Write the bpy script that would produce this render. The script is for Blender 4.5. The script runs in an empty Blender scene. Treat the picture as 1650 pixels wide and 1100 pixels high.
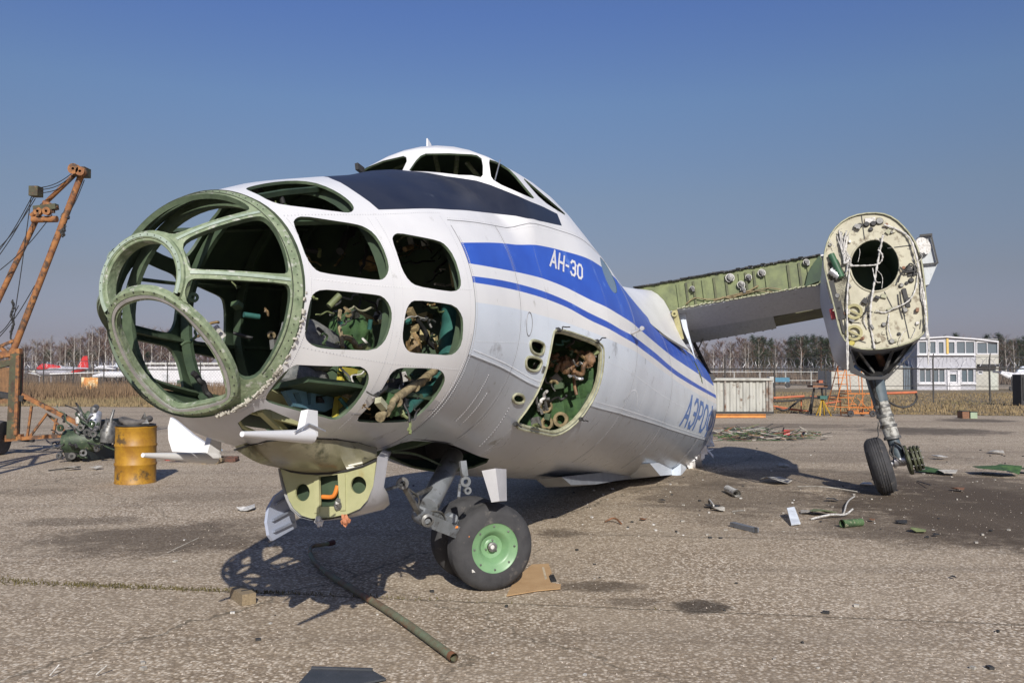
import bpy, bmesh, math, random
import numpy as np
from mathutils import Vector, Matrix, geometry
random.seed(7)
rnd = random.random
def uni(a, b): return a + (b - a) * rnd()
sc = bpy.context.scene
COL = sc.collection
PI = math.pi

# ------------------------------------------------------------------ camera, sky, sun, exposure
FPX, HC = 1376.46, 1.8122           # focal length in photo pixels, eye height
PITCH = math.atan(50.0 / FPX)
cd = bpy.data.cameras.new('camera'); cam = bpy.data.objects.new('camera', cd); COL.objects.link(cam)
cam.location = (0, 0, HC); cam.rotation_euler = (PI / 2 + PITCH, 0, 0)
cd.sensor_width = 36.0; cd.lens = 36.0 * FPX / 1650.0; cd.clip_start = 0.05; cd.clip_end = 3000
sc.camera = cam
SUN_AZ = math.radians(-8.5)          # light travels towards this azimuth (from +Y, clockwise)
SUN_EL = math.radians(31.0)
w = bpy.data.worlds.new('World'); sc.world = w; w.use_nodes = True
nt = w.node_tree; nt.nodes.clear()
out = nt.nodes.new('ShaderNodeOutputWorld'); bg = nt.nodes.new('ShaderNodeBackground')
sky = nt.nodes.new('ShaderNodeTexSky'); sky.sky_type = 'NISHITA'; sky.sun_disc = False
sky.sun_elevation = SUN_EL; sky.sun_rotation = math.radians(180) + SUN_AZ
sky.altitude = 0; sky.air_density = 1.0; sky.dust_density = 1.0; sky.ozone_density = 3.0
# spring haze: the blue pales evenly towards the horizon, the same all the way round
gm = nt.nodes.new('ShaderNodeTexCoord'); sx = nt.nodes.new('ShaderNodeSeparateXYZ'); rp = nt.nodes.new('ShaderNodeValToRGB'); mu = nt.nodes.new('ShaderNodeMix'); mu.data_type = 'RGBA'; mu.blend_type = 'MULTIPLY'; mu.inputs[0].default_value = 1
nt.links.new(gm.outputs['Generated'], sx.inputs[0]); nt.links.new(sx.outputs[2], rp.inputs[0]); nt.links.new(rp.outputs[0], mu.inputs[7])
SKR = [(0.0, (0.848, 0.766, 1.046)), (0.008, (0.848, 0.766, 1.046)), (0.038, (0.617, 0.533, 0.716)), (0.107, (0.713, 0.57, 0.595)), (0.198, (0.86, 0.745, 0.732)), (0.3, (0.907, 0.91, 0.988)), (0.39, (0.799, 0.869, 1.169))]
e = rp.color_ramp.elements; e[0].position, e[0].color = SKR[0][0], (*SKR[0][1], 1); e[1].position, e[1].color = SKR[-1][0], (*SKR[-1][1], 1)
for z_, c_ in SKR[1:-1]: q_ = e.new(z_); q_.color = (*c_, 1)
nt.links.new(sky.outputs[0], mu.inputs[6]); nt.links.new(mu.outputs[2], bg.inputs[0]); bg.inputs[1].default_value = 0.072
nt.links.new(bg.outputs[0], out.inputs[0])
sd = bpy.data.lights.new('sun', 'SUN'); sd.energy = 4.2; sd.angle = math.radians(0.5); sd.color = (1.0, 0.945, 0.87)
sun = bpy.data.objects.new('sun', sd); COL.objects.link(sun)
_d = Vector((math.sin(SUN_AZ) * math.cos(SUN_EL), math.cos(SUN_AZ) * math.cos(SUN_EL), -math.sin(SUN_EL)))
sun.rotation_euler = _d.to_track_quat('-Z', 'Y').to_euler(); sun.location = (4, -20, 14)
vs = sc.view_settings; vs.view_transform = "Standard"; vs.look = "None"; vs.exposure = 0.3; vs.gamma = 1.0; vs.use_curve_mapping = False

# ------------------------------------------------------------------ pixel <-> world helpers (photo pixels 1650x1100)
def ray(px, py):
    v = ((px - 825) / FPX, 1.0, (550 - py) / FPX)
    c, s = math.cos(PITCH), math.sin(PITCH)
    return Vector((v[0], v[1] * c - v[2] * s, v[1] * s + v[2] * c))
CAMP = Vector((0, 0, HC))
def at(px, py, Y):
    d = ray(px, py); return CAMP + d * (Y / d.y)
def gp(px, py, z=0.0):
    d = ray(px, py); return CAMP + d * ((z - HC) / d.z)
# aircraft frame: x = forward (t), y = port (p), z = up (u)
AO = Vector((0.94803, 12.82421, 1.65399))
_h, _pi, _ro = 0.313904, 0.129671, 0.194008
_f = Vector((-math.sin(_h) * math.cos(_pi), -math.cos(_h) * math.cos(_pi), math.sin(_pi)))
_p = Vector((math.cos(_h), -math.sin(_h), 0)); _u = _f.cross(_p)
if _u.z < 0: _u = -_u
_p2 = _p * math.cos(_ro) + _u * math.sin(_ro); _u2 = _u * math.cos(_ro) - _p * math.sin(_ro)
AR = Matrix((( _f.x, _p2.x, _u2.x), (_f.y, _p2.y, _u2.y), (_f.z, _p2.z, _u2.z)))
ARI = AR.transposed()
def ap(px, py, t=None, p=None, u=None):       # a photo pixel on a plane of the aircraft frame
    d = ARI @ ray(px, py); o = ARI @ (CAMP - AO)
    for i, v in enumerate((t, p, u)):
        if v is not None: s = (v - o[i]) / d[i]
    return o + d * s
def w2a(P): return ARI @ (Vector(P) - AO)

# ------------------------------------------------------------------ fuselage surface
def interp(K, x):
    n = len(K)
    if x <= K[0][0]: return K[0][1]
    if x >= K[-1][0]:
        s = (K[-1][1] - K[-2][1]) / (K[-1][0] - K[-2][0]); return K[-1][1] + s * (x - K[-1][0])
    for i in range(n - 1):
        if x <= K[i + 1][0]: break
    def sl(i):
        if i <= 0 or i >= n - 1:
            j = 0 if i <= 0 else n - 2
            return (K[j + 1][1] - K[j][1]) / (K[j + 1][0] - K[j][0])
        a = (K[i][1] - K[i - 1][1]) / (K[i][0] - K[i - 1][0]); b = (K[i + 1][1] - K[i][1]) / (K[i + 1][0] - K[i][0])
        return 0. if a * b <= 0 else 2 * a * b / (a + b)
    h = K[i + 1][0] - K[i][0]; s = (x - K[i][0]) / h
    a, b = K[i][1], K[i + 1][1]; ma, mb = sl(i) * h, sl(i + 1) * h
    return a * (2 * s**3 - 3 * s * s + 1) + ma * (s**3 - 2 * s * s + s) + b * (-2 * s**3 + 3 * s * s) + mb * (s**3 - s * s)
KT = [(-3, 1.45), (2, 1.45), (3.5, 1.418), (4.5, 1.364), (5.45, 1.258), (6.5, 0.956), (7.076, 0.7), (7.8, 0.408), (8.3, 0.2), (8.712, -0.01)]
KW = [(-3, 1.45), (3, 1.45), (4, 1.372), (5, 1.2), (6, 1.054), (7.076, 0.958), (8, 0.765), (8.712, 0.605)]
KB = [(-3, -1.45), (4.5, -1.45), (5.5, -1.42), (6.3, -1.325), (7.076, -1.342), (8, -1.37), (8.4, -1.33), (8.712, -1.219)]
KC = [(-3, 0), (3, 0), (4, -.02), (5, -.08), (6, -.2), (7.076, -.38), (8, -.53), (8.712, -.614)]
KP = [(-7, .50), (-4, .29), (-2, .14), (-1, .075), (0, .025), (1.2, 0), (9, 0)]
def sm(x):
    x = max(0., min(1., x)); return x * x * (3 - 2 * x)
def S(t, th, off=0.0):
    top = interp(KT, t); bot = interp(KB, t); wd = interp(KW, t); c = interp(KC, t)
    cs, sn = math.cos(th), math.sin(th)
    H = (top - c) if cs > 0 else (c - bot)
    r = 1 / math.sqrt((sn / wd)**2 + (cs / H)**2)
    s = abs(th); q = 1.3 * math.sin(min(s, 1.57)); te = t + .074 * q * q
    if te < 6.068:
        k = .292 * sm((6.068 - te) / .45)
        if te < 4.7: k *= 1 - sm((4.7 - te) / 2.624)
        r += k * (1 - sm((s - .487) / .835))
    r += off
    return Vector((t, interp(KP, t) + r * sn, c + r * cs))
def SN(t, th):
    e = 1e-3
    a = S(t + e, th) - S(t - e, th); b = S(t, th + e) - S(t, th - e)
    n = b.cross(a); n.normalize()
    P = S(t, th); c = Vector((t, interp(KP, t), interp(KC, t)))
    return n if n.dot(P - c) > 0 else -n

# ------------------------------------------------------------------ materials
def new_mat(name):
    m = bpy.data.materials.new(name); m.use_nodes = True
    n = m.node_tree; b = n.nodes['Principled BSDF']; return m, n, b
def node(n, typ, **kw):
    x = n.nodes.new(typ)
    for k, v in kw.items():
        if k in x.inputs: x.inputs[k].default_value = v
        else: setattr(x, k, v)
    return x
def ramp(n, fac, stops):
    r = n.nodes.new('ShaderNodeValToRGB'); e = r.color_ramp.elements
    e[0].position, e[0].color = stops[0][0], (*stops[0][1], 1); e[1].position, e[1].color = stops[-1][0], (*stops[-1][1], 1)
    for p, c in stops[1:-1]:
        q = e.new(p); q.color = (*c, 1)
    n.links.new(fac, r.inputs[0]); return r
def mixc(n, fac, a, b):
    m = n.nodes.new('ShaderNodeMix'); m.data_type = 'RGBA'
    for s, v in ((0, fac), (6, a), (7, b)):
        if hasattr(v, 'links'): n.links.new(v, m.inputs[s])
        elif s == 0: m.inputs[0].default_value = v
        else: m.inputs[s].default_value = (*v, 1)
    return m.outputs[2]
MC = {}
def M(name, c1, c2=None, sc1=4, rough=.6, metal=0., bump=0., bsc=60, dirt=None, dthr=.55, dsc=2.5, stretch=None, c3=None):
    """procedural paint: two tones of noise, optional dirt / rust patches, fine relief"""
    if name in MC: return MC[name]
    m, n, b = new_mat(name)
    tc = node(n, 'ShaderNodeTexCoord'); co = tc.outputs['Object']
    if stretch:
        mp = node(n, 'ShaderNodeMapping'); mp.inputs['Scale'].default_value = stretch; n.links.new(co, mp.inputs[0]); cs = mp.outputs[0]
    else: cs = co
    nz = node(n, 'ShaderNodeTexNoise', Scale=sc1, Detail=8, Roughness=.62); n.links.new(cs, nz.inputs['Vector'])
    c2 = c2 or tuple(x * .72 for x in c1)
    r = ramp(n, nz.outputs[0], [(.34, c2), (.6, c1)]); col = r.outputs[0]
    rs = rough
    if dirt:
        d = node(n, 'ShaderNodeTexNoise', Scale=dsc, Detail=10, Roughness=.68); n.links.new(co, d.inputs['Vector'])
        dr = ramp(n, d.outputs[0], [(dthr, (0, 0, 0)), (dthr + .09, (1, 1, 1))])
        col = mixc(n, dr.outputs[0], col, dirt)
    n.links.new(col, b.inputs['Base Color'])
    rr = node(n, 'ShaderNodeMapRange'); rr.inputs[3].default_value = max(.05, rough - .1); rr.inputs[4].default_value = min(1, rough + .15)
    n.links.new(nz.outputs[0], rr.inputs[0]); n.links.new(rr.outputs[0], b.inputs['Roughness'])
    b.inputs['Metallic'].default_value = metal
    if bump:
        bn = node(n, 'ShaderNodeTexNoise', Scale=bsc, Detail=4); n.links.new(co, bn.inputs['Vector'])
        bp = node(n, 'ShaderNodeBump'); bp.inputs['Strength'].default_value = bump; bp.inputs['Distance'].default_value = .01
        n.links.new(bn.outputs[0], bp.inputs['Height']); n.links.new(bp.outputs[0], b.inputs['Normal'])
    MC[name] = m; return m
white = M('white_paint', (.74, .74, .73), (.67, .67, .67), 1.3, .30, dirt=(.50, .49, .46), dthr=.63, dsc=7, bump=.12, bsc=4.5)
blue = M('blue_stripe_paint', (.035, .105, .50), (.028, .08, .42), 2, .35, dirt=(.10, .20, .58), dthr=.6, dsc=4)
bluelet = M('faded_blue_paint', (.12, .22, .50), (.09, .18, .46), 3, .45)
ltgray = M('light_blue_grey_paint', (.66, .72, .79), (.58, .64, .71), 1.6, .30, dirt=(.40, .43, .47), dthr=.60, dsc=4, bump=.12, bsc=4.5)
belly = M('shaded_belly_grey', (.41, .44, .48), (.385, .41, .445), 3.5, .28, metal=.12, dirt=(.20, .195, .185), dthr=.61, dsc=3.4, stretch=(3, .9, .9), bump=.12, bsc=4.5)  # darker than the sides: underside shade put into the colour, plus dirt streaks
nosegray = M('nose_grey', (.56, .565, .585), (.46, .465, .485), 2.2, .32, metal=.05, dirt=(.30, .29, .27), dthr=.61, dsc=4)  # lower nose and small parts, greyer than the white skin above
black = M('anti_glare_black', (.022, .026, .040), (.015, .018, .03), 3, .42, dirt=(.05, .06, .08), dthr=.62, dsc=6)
prim = M('green_primer', (.24, .29, .18), (.13, .175, .10), 16, .6, dirt=(.42, .43, .38), dthr=.55, dsc=20, bump=.5, bsc=40)
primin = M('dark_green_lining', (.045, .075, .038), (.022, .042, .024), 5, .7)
primy = M('yellow_green_primer', (.37, .37, .20), (.29, .30, .15), 4, .55, dirt=(.30, .27, .12), dthr=.6, dsc=5)
spar = M('olive_spar_primer', (.17, .20, .085), (.10, .12, .055), 5, .6, dirt=(.16, .18, .08), dthr=.6, dsc=7)
cream = M('cream_firewall', (.45, .43, .32), (.34, .32, .23), 5, .55, dirt=(.17, .14, .09), dthr=.54, dsc=6)
alu = M('bare_aluminium', (.62, .62, .62), (.45, .45, .46), 12, .35, metal=.7)
steel = M('oily_steel', (.20, .20, .19), (.08, .08, .08), 14, .45, metal=.5, dirt=(.05, .04, .03), dthr=.55, dsc=12)
darkm = M('dark_metal', (.03, .03, .03), (.015, .015, .015), 9, .6)
wing_g = M('wing_underside_grey', (.50, .52, .54), (.42, .44, .46), 3, .45, dirt=(.18, .17, .16), dthr=.62, dsc=5, stretch=(2, 8, 2))
tyre = M('tyre_rubber', (.045, .045, .047), (.028, .028, .03), 9, .75, dirt=(.11, .10, .09), dthr=.58, dsc=7, bump=.15)
rim = M('mint_green_rim', (.17, .31, .155), (.13, .255, .125), 6, .4, dirt=(.16, .30, .14), dthr=.63, dsc=12)
wirew = M('white_cable_tape', (.60, .59, .56), (.30, .29, .26), 30, .6)
wireb = M('black_cable', (.02, .02, .02), None, 20, .6)
tan = M('tan_hose', (.27, .21, .11), (.12, .09, .045), 14, .6)
teal = M('teal_duct', (.03, .12, .10), (.02, .08, .07), 14, .5)
quilt = M('green_quilted_cloth', (.045, .10, .03), (.02, .055, .018), 10, .85, bump=.8, bsc=26)
feltg = M('grey_felt', (.20, .20, .19), (.10, .11, .11), 30, .95, bump=.5, bsc=90)
yel = M('yellow_frame_paint', (.42, .36, .05), (.34, .29, .05), 6, .5)
orange = M('orange_plastic', (.7, .22, .03), (.5, .15, .03), 8, .5)
red = M('red_paint', (.50, .03, .03), (.35, .02, .02), 8, .4)
seatb = M('blue_grey_box', (.10, .20, .24), (.07, .15, .19), 8, .5)
crane_m = M('rusty_orange_crane', (.33, .145, .045), (.16, .065, .03), 7, .75, dirt=(.07, .045, .03), dthr=.50, dsc=6, bump=.3)
craned = M('dark_green_rusted_steel', (.07, .075, .04), (.05, .03, .02), 6, .7, dirt=(.26, .11, .04), dthr=.56, dsc=7)
drum_m = M('yellow_drum_paint', (.38, .20, .014), (.24, .11, .012), 5, .5, dirt=(.09, .055, .02), dthr=.55, dsc=4)
wood = M('weathered_wood', (.27, .21, .13), (.17, .13, .08), 9, .85, bump=.4, stretch=(2, 9, 9))
cardb = M('cardboard', (.46, .30, .15), (.40, .25, .12), 5, .9)
glass_m, _n, _b = new_mat('window_glass'); _b.inputs['Base Color'].default_value = (.10, .13, .15, 1); _b.inputs['Roughness'].default_value = .08; _b.inputs['Specular IOR Level'].default_value = .8

# ------------------------------------------------------------------ mesh builders
class MB:
    def __init__(s): s.v = []; s.f = []; s.mi = []; s.cur = 0
    def add(s, vs_, fs):
        o = len(s.v); s.v += [tuple(v) for v in vs_]; s.f += [tuple(i + o for i in f) for f in fs]; s.mi += [s.cur] * len(fs); return s
    def quad(s, a, b, c, d): return s.add([a, b, c, d], [(0, 1, 2, 3)])
    def hexa(s, P):       # 8 points: bottom 0-3, top 4-7
        return s.add(P, [(0, 3, 2, 1), (4, 5, 6, 7), (0, 1, 5, 4), (1, 2, 6, 5), (2, 3, 7, 6), (3, 0, 4, 7)])
    def box(s, c, d, R=None):
        c = Vector(c); P = []
        for z in (-.5, .5):
            for x, y in ((-.5, -.5), (.5, -.5), (.5, .5), (-.5, .5)):
                v = Vector((x * d[0], y * d[1], z * d[2])); P.append(c + (R @ v if R else v))
        return s.hexa(P)
    def beam(s, a, b, w_, h_, up=Vector((0, 0, 1))):
        a, b = Vector(a), Vector(b); d = (b - a).normalized()
        x = d.cross(Vector(up)); x = x.normalized() if x.length > 1e-4 else d.orthogonal().normalized(); y = x.cross(d)
        P = [q + x * (i * w_ / 2) + y * (j * h_ / 2) for q in (a, b) for i, j in ((-1, -1), (1, -1), (1, 1), (-1, 1))]
        return s.hexa(P)
    def tube(s, pts, r, n=8, caps=True, closed=False):
        pts = [Vector(p) for p in pts]; N = len(pts); rr = r if isinstance(r, (list, tuple)) else [r] * N
        V = []; prev = None
        for i, p in enumerate(pts):
            if closed: d = pts[(i + 1) % N] - pts[i - 1]
            else: d = pts[min(i + 1, N - 1)] - pts[max(i - 1, 0)]
            d = d.normalized() if d.length > 1e-9 else Vector((0, 0, 1))
            if prev is None: x = d.orthogonal().normalized()
            else:
                x = prev - d * prev.dot(d); x = x.normalized() if x.length > 1e-6 else d.orthogonal().normalized()
            prev = x; y = d.cross(x)
            for k in range(n):
                a = 2 * PI * k / n; V.append(p + (x * math.cos(a) + y * math.sin(a)) * rr[i])
        F = []
        for i in range(N if closed else N - 1):
            j = (i + 1) % N
            for k in range(n): F.append((i * n + k, i * n + (k + 1) % n, j * n + (k + 1) % n, j * n + k))
        if caps and not closed: F += [tuple(range(n))[::-1], tuple((N - 1) * n + k for k in range(n))]
        return s.add(V, F)
    def lathe(s, prof, o, ax, n=32, caps=False):   # prof: (radius, distance along axis)
        o = Vector(o); ax = Vector(ax).normalized(); x = ax.orthogonal().normalized(); y = ax.cross(x); V = []
        for r, z in prof:
            for k in range(n):
                a = 2 * PI * k / n; V.append(o + ax * z + (x * math.cos(a) + y * math.sin(a)) * r)
        F = []
        for i in range(len(prof) - 1):
            for k in range(n): F.append((i * n + k, i * n + (k + 1) % n, (i + 1) * n + (k + 1) % n, (i + 1) * n + k))
        if caps: F += [tuple(range(n))[::-1], tuple((len(prof) - 1) * n + k for k in range(n))]
        return s.add(V, F)
    def sheet(s, poly, thick, holes=()):
        """planar polygon (3D points) with holes, given real thickness along its normal"""
        poly = [Vector(p) for p in poly]; c = sum(poly, Vector()) / len(poly); nn = Vector()
        for i in range(len(poly)): nn += (poly[i] - c).cross(poly[(i + 1) % len(poly)] - c)
        nn.normalize(); x = (poly[1] - poly[0]).normalized(); x = (x - nn * x.dot(nn)).normalized(); y = nn.cross(x)
        loops = [poly] + [[Vector(q) for q in h] for h in holes]; P2 = []; E = []
        for L in loops:
            o = len(P2); P2 += [Vector(((q - c).dot(x), (q - c).dot(y))) for q in L]; E += [(o + i, o + (i + 1) % len(L)) for i in range(len(L))]
        V2, _, F2, _, _, _ = geometry.delaunay_2d_cdt(P2, E, [], 0, 1e-6)
        l2 = [[((q - c).dot(x), (q - c).dot(y)) for q in L] for L in loops]; F = []
        for f in F2:
            m = (sum(V2[i].x for i in f) / 3, sum(V2[i].y for i in f) / 3)
            if pip(m, l2[0]) and not any(pip(m, h) for h in l2[1:]): F.append(f)
        n = len(V2); top = [c + x * v.x + y * v.y + nn * thick / 2 for v in V2]; bot = [q - nn * thick for q in top]
        FF = [tuple(f) for f in F] + [tuple(i + n for i in f[::-1]) for f in F]
        ed = {}
        for f in F:
            for i in range(3): ed[(f[i], f[(i + 1) % 3])] = 1
        for a, b in list(ed):
            if (b, a) not in ed: FF.append((a, a + n, b + n, b))
        return s.add(top + bot, FF)
    def build(s, name, mats, parent=None, smooth=False, loc=None, M4=None):
        me = bpy.data.meshes.new(name); me.from_pydata(s.v, [], s.f)
        for m in (mats if isinstance(mats, (list, tuple)) else [mats]): me.materials.append(m)
        if any(s.mi): me.polygons.foreach_set('material_index', s.mi)
        me.update()
        if smooth:
            me.polygons.foreach_set('use_smooth', [True] * len(me.polygons))
            try: me.set_sharp_from_angle(angle=math.radians(smooth if smooth > 1 else 40))
            except Exception: pass
        o = bpy.data.objects.new(name, me); COL.objects.link(o)
        if parent: o.parent = parent
        if loc is not None: o.location = loc
        return o
def pip(p, poly):
    x, y = p; c = False; n = len(poly); j = n - 1
    for i in range(n):
        xi, yi = poly[i]; xj, yj = poly[j]
        if (yi > y) != (yj > y) and x < (xj - xi) * (y - yi) / (yj - yi) + xi: c = not c
        j = i
    return c
def tag(o, label=None, cat=None, group=None, kind=None):
    for k, v in (('label', label), ('category', cat), ('group', group), ('kind', kind)):
        if v: o[k] = v
    return o
def thing(name, label, cat, loc=(0, 0, 0), rotz=0, group=None):
    o = bpy.data.objects.new(name, None); COL.objects.link(o); o.location = loc; o.rotation_euler = (0, 0, rotz); o.empty_display_size = .2
    return tag(o, label, cat, group)
def chaikin(L, k=1, closed=True):
    for _ in range(k):
        R = []; n = len(L)
        for i in range(n if closed else n - 1):
            a, b = L[i], L[(i + 1) % n]
            R += [tuple(.75 * a[j] + .25 * b[j] for j in range(len(a))), tuple(.25 * a[j] + .75 * b[j] for j in range(len(a)))]
        if not closed: R = [L[0]] + R + [L[-1]]
        L = R
    return L
def shape_shell(F, FN, grid, loops, classify, thick, tri_keep, mirror=None):
    pass

#=PART2=
# ------------------------------------------------------------------ the scrapped aircraft
ROOT_A = Vector((5.44, 0.17, -2.456))                    # ground point under the nose wheels, aircraft frame
plane = thing('scrapped_airplane', 'large white and blue scrapped airplane with an empty glazed nose, resting on its belly', 'airplane')
plane.matrix_world = Matrix.Translation(AO + AR @ ROOT_A) @ AR.to_4x4()
def islands(mb):
    par = list(range(len(mb.v)))
    def find(i):
        while par[i] != i: par[i] = par[par[i]]; i = par[i]
        return i
    for f in mb.f:
        a = find(f[0])
        for i in f[1:]: par[find(i)] = a
    g = {}
    for f, m in zip(mb.f, mb.mi): g.setdefault(find(f[0]), []).append((f, m))
    out = []
    for fs in g.values():
        ids = sorted({i for f, _ in fs for i in f}); ix = {j: k for k, j in enumerate(ids)}; q = MB(); q.v = [mb.v[i] for i in ids]; q.f = [tuple(ix[i] for i in f) for f, _ in fs]; q.mi = [m for _, m in fs]; out.append(q)
    return out
def part(mb, name, mats, smooth=False, parent=None, label=None, split=True):
    if split and parent is None:
        I = islands(mb)
        if 1 < len(I) <= 40:
            for q in I: o = part(q, name, mats, smooth, split=False)
            return o
        if len(I) > 40: o = part(mb, name, mats, smooth, split=False); o['kind'] = 'stuff'; return o
    if parent is None: o = mb.build(name, mats, plane, smooth, loc=-ROOT_A)
    else: o = mb.build(name, mats, parent, smooth)
    if label: o['label'] = label
    return o
def empty_part(name):
    o = bpy.data.objects.new(name, None); COL.objects.link(o); o.parent = plane; o.location = -ROOT_A; return o

KY = 1.25
H = {}
H['W1'] = [(8.565,.344),(8.491,.317),(8.335,.313),(8.128,.326),(8.03,.41),(8.012,.57),(8.003,.696),(8.008,.79),(8.039,.859),(8.107,.902),(8.176,.898),(8.383,.852),(8.583,.776),(8.632,.692),(8.619,.54),(8.599,.419)]
H['W2'] = [(8.635,1.031),(8.587,.971),(8.524,.947),(8.335,.998),(8.138,1.034),(8.071,1.061),(8.016,1.121),(7.993,1.227),(7.99,1.395),(8.013,1.461),(8.062,1.515),(8.116,1.531),(8.328,1.525),(8.565,1.516),(8.62,1.488),(8.66,1.389),(8.66,1.234)]
H['W3'] = [(7.86,1.183),(7.82,1.138),(7.758,1.12),(7.587,1.155),(7.364,1.197),(7.301,1.231),(7.25,1.325),(7.24,1.492),(7.262,1.563),(7.345,1.596),(7.519,1.586),(7.746,1.561),(7.817,1.523),(7.862,1.437),(7.868,1.324)]
H['W4'] = [(8.66,1.78),(8.64,1.708),(8.576,1.666),(8.429,1.661),(8.167,1.659),(8.091,1.667),(8.03,1.725),(8.003,1.809),(8.016,1.923),(8.042,2.012),(8.112,2.081),(8.299,2.105),(8.5,2.135),(8.567,2.131),(8.622,2.102),(8.65,2.052),(8.668,1.936)]
H['W5'] = [(7.877,1.91),(7.868,1.766),(7.824,1.697),(7.769,1.676),(7.529,1.687),(7.348,1.704),(7.257,1.775),(7.234,1.839),(7.21,1.968),(7.244,2.027),(7.315,2.06),(7.53,2.059),(7.743,2.064),(7.808,2.041),(7.859,1.985)]
H['W6'] = [(8.637,2.682),(8.66,2.576),(8.662,2.429),(8.64,2.342),(8.609,2.31),(8.201,2.22),(8.121,2.239),(8.07,2.285),(8.042,2.357),(8.043,2.481),(8.048,2.575),(8.071,2.649),(8.117,2.671),(8.227,2.663),(8.464,2.67),(8.569,2.694),(8.61,2.699)]
H['W7'] = [(7.901,2.633),(7.897,2.545),(7.876,2.451),(7.877,2.308),(7.868,2.228),(7.819,2.194),(7.734,2.182),(7.424,2.17),(7.325,2.19),(7.254,2.241),(7.23,2.295),(7.225,2.427),(7.241,2.536),(7.292,2.611),(7.357,2.63),(7.838,2.66)]
H['OVW'] = [(3.28,1.08),(3.32,1.04),(3.42,1.03),(3.55,1.05),(3.72,1.14),(3.80,1.25),(3.78,1.34),(3.70,1.37),(3.57,1.36),(3.43,1.30),(3.31,1.20)]
C2 = [(6.03,.16),(6.0,.13),(5.87,.135),(5.82,.15),(5.795,.175),(5.76,.313),(5.69,.434),(5.672,.462),(5.685,.50),(5.74,.54),(5.803,.582),(5.828,.583),(5.862,.529),(5.916,.462),(5.97,.36),(6.01,.26)]
H['C2'] = C2
H['C3'] = [(5.77,.655),(5.765,.625),(5.725,.586),(5.68,.553),(5.634,.536),(5.546,.555),(5.40,.56),(5.33,.60),(5.36,.66),(5.355,.711),(5.332,.747),(5.28,.785),(5.24,.81),(5.30,.822),(5.465,.817),(5.595,.806),(5.659,.778),(5.705,.745),(5.741,.709)]
H['C4'] = [(5.13,.66),(5.03,.63),(4.93,.68),(4.82,.72),(4.689,.755),(4.54,.79),(4.351,.823),(4.40,.845),(4.614,.838),(4.763,.827),(4.909,.813),(4.987,.796),(5.063,.779),(5.115,.742),(5.145,.70)]
DOOR = [(5.495,1.851),(5.417,1.823),(5.235,1.82),(4.48,1.841),(4.346,1.863),(4.307,1.919),(4.246,2.08),(4.235,2.207),(4.303,2.406),(4.433,2.517),(4.615,2.571),(4.835,2.573),(5.461,2.578),(5.593,2.539),(5.564,2.406),(5.534,2.27),(5.522,2.133),(5.527,2.016)]
V1 = [(5.974,1.953),(5.95,1.916),(5.73,1.925),(5.667,1.954),(5.686,2.026),(5.909,2.009)]
V2 = [(5.986,2.083),(5.964,2.042),(5.725,2.046),(5.657,2.074),(5.698,2.148),(5.919,2.139)]
V3 = [(5.957,2.365),(5.929,2.327),(5.764,2.335),(5.711,2.39),(5.857,2.402)]
SLIT = [(-2.62,1.27),(-2.72,1.27),(-2.80,1.33),(-2.80,1.5),(-2.75,1.57),(-2.65,1.57),(-2.60,1.5),(-2.58,1.33)]
CH1 = [(8.60,2.78),(8.55,2.75),(8.25,2.77),(8.15,2.84),(8.12,2.95),(8.35,3.05),(8.58,3.08),(8.62,2.9)]
BAY = [(6.95,3.141),(6.95,2.90),(6.85,2.86),(5.35,2.90),(5.25,2.95),(5.25,3.141)]
holes = []
def grow(L, k):
    cx = sum(q[0] for q in L) / len(L); cy = sum(q[1] for q in L) / len(L); return [(cx + (q[0] - cx) * k, cy + (q[1] - cy) * k) for q in L]
for k, L in H.items():
    L = L if k in ('C2', 'C3', 'C4') else grow(chaikin(L, 1), 1.02)
    holes.append(L)
    if k == 'C2': holes.append([(t, .21 - a) for t, a in L])
    else: holes.append([(t, -a) for t, a in L])
for L in (DOOR, V1, V2, V3, SLIT, CH1): holes.append(chaikin(L, 1))
holes += [BAY, [(t, -a) for t, a in BAY]]
ST1 = [(7.08,1.206),(6.8,1.19),(6.188,1.158),(5.7,1.148),(5,1.148),(4,1.155),(3.2,1.165),(2.1,1.17),(0,1.14),(-1.8,1.15),(-4.1,1.18)]
ST2 = [(7.07,1.374),(6.579,1.389),(5.82,1.407),(5.12,1.46),(4.376,1.53),(3.3,1.56),(2,1.53),(.66,1.49),(-2.3,1.463),(-4.1,1.50)]
ST3 = [(7.079,1.473),(6.63,1.481),(5.884,1.51),(5.186,1.57),(4.435,1.642),(3.63,1.67),(.9,1.618),(-4.1,1.62)]
ST4 = [(7.071,1.522),(6.66,1.535),(5.91,1.567),(5.2,1.623),(4.45,1.695),(3.4,1.722),(.95,1.677),(-4.1,1.665)]
GRL = [(7.06,1.669),(6.295,1.694),(5.673,1.727),(4.857,1.761),(4,1.785),(2.3,1.76),(.4,1.73),(-4.1,1.74)]
CHL = [(7.07,2.05),(6.51,2.133),(5.556,2.262),(4.225,2.294),(3,2.27),(0,2.225),(-4.1,2.24)]
NBL = [(8.712,2.76),(8.64,2.68),(8.5,2.66),(8.04,2.58),(7.85,2.58),(7.68,2.555),(7.226,2.41),(7.065,2.44)]
BLK = [(7.45,0),(7.6,.2),(7.747,.376),(7.808,.556),(7.823,.693),(7.799,.879),(7.511,.886),(7.17,.887),(6.867,.890),(6.496,.883),(6.262,.876),(6.015,.867),(5.868,.893),(5.757,.93),(5.62,.968),(5.364,.974),(5.054,.967),(4.718,.955),(4.699,.868),(5.053,.857),(5.398,.852),(5.552,.845),(5.64,.82),(5.745,.749),(5.817,.663),(5.874,.576),(5.937,.487),(6.0,.40),(6.07,.3),(6.12,.15),(6.13,0)]
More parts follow.
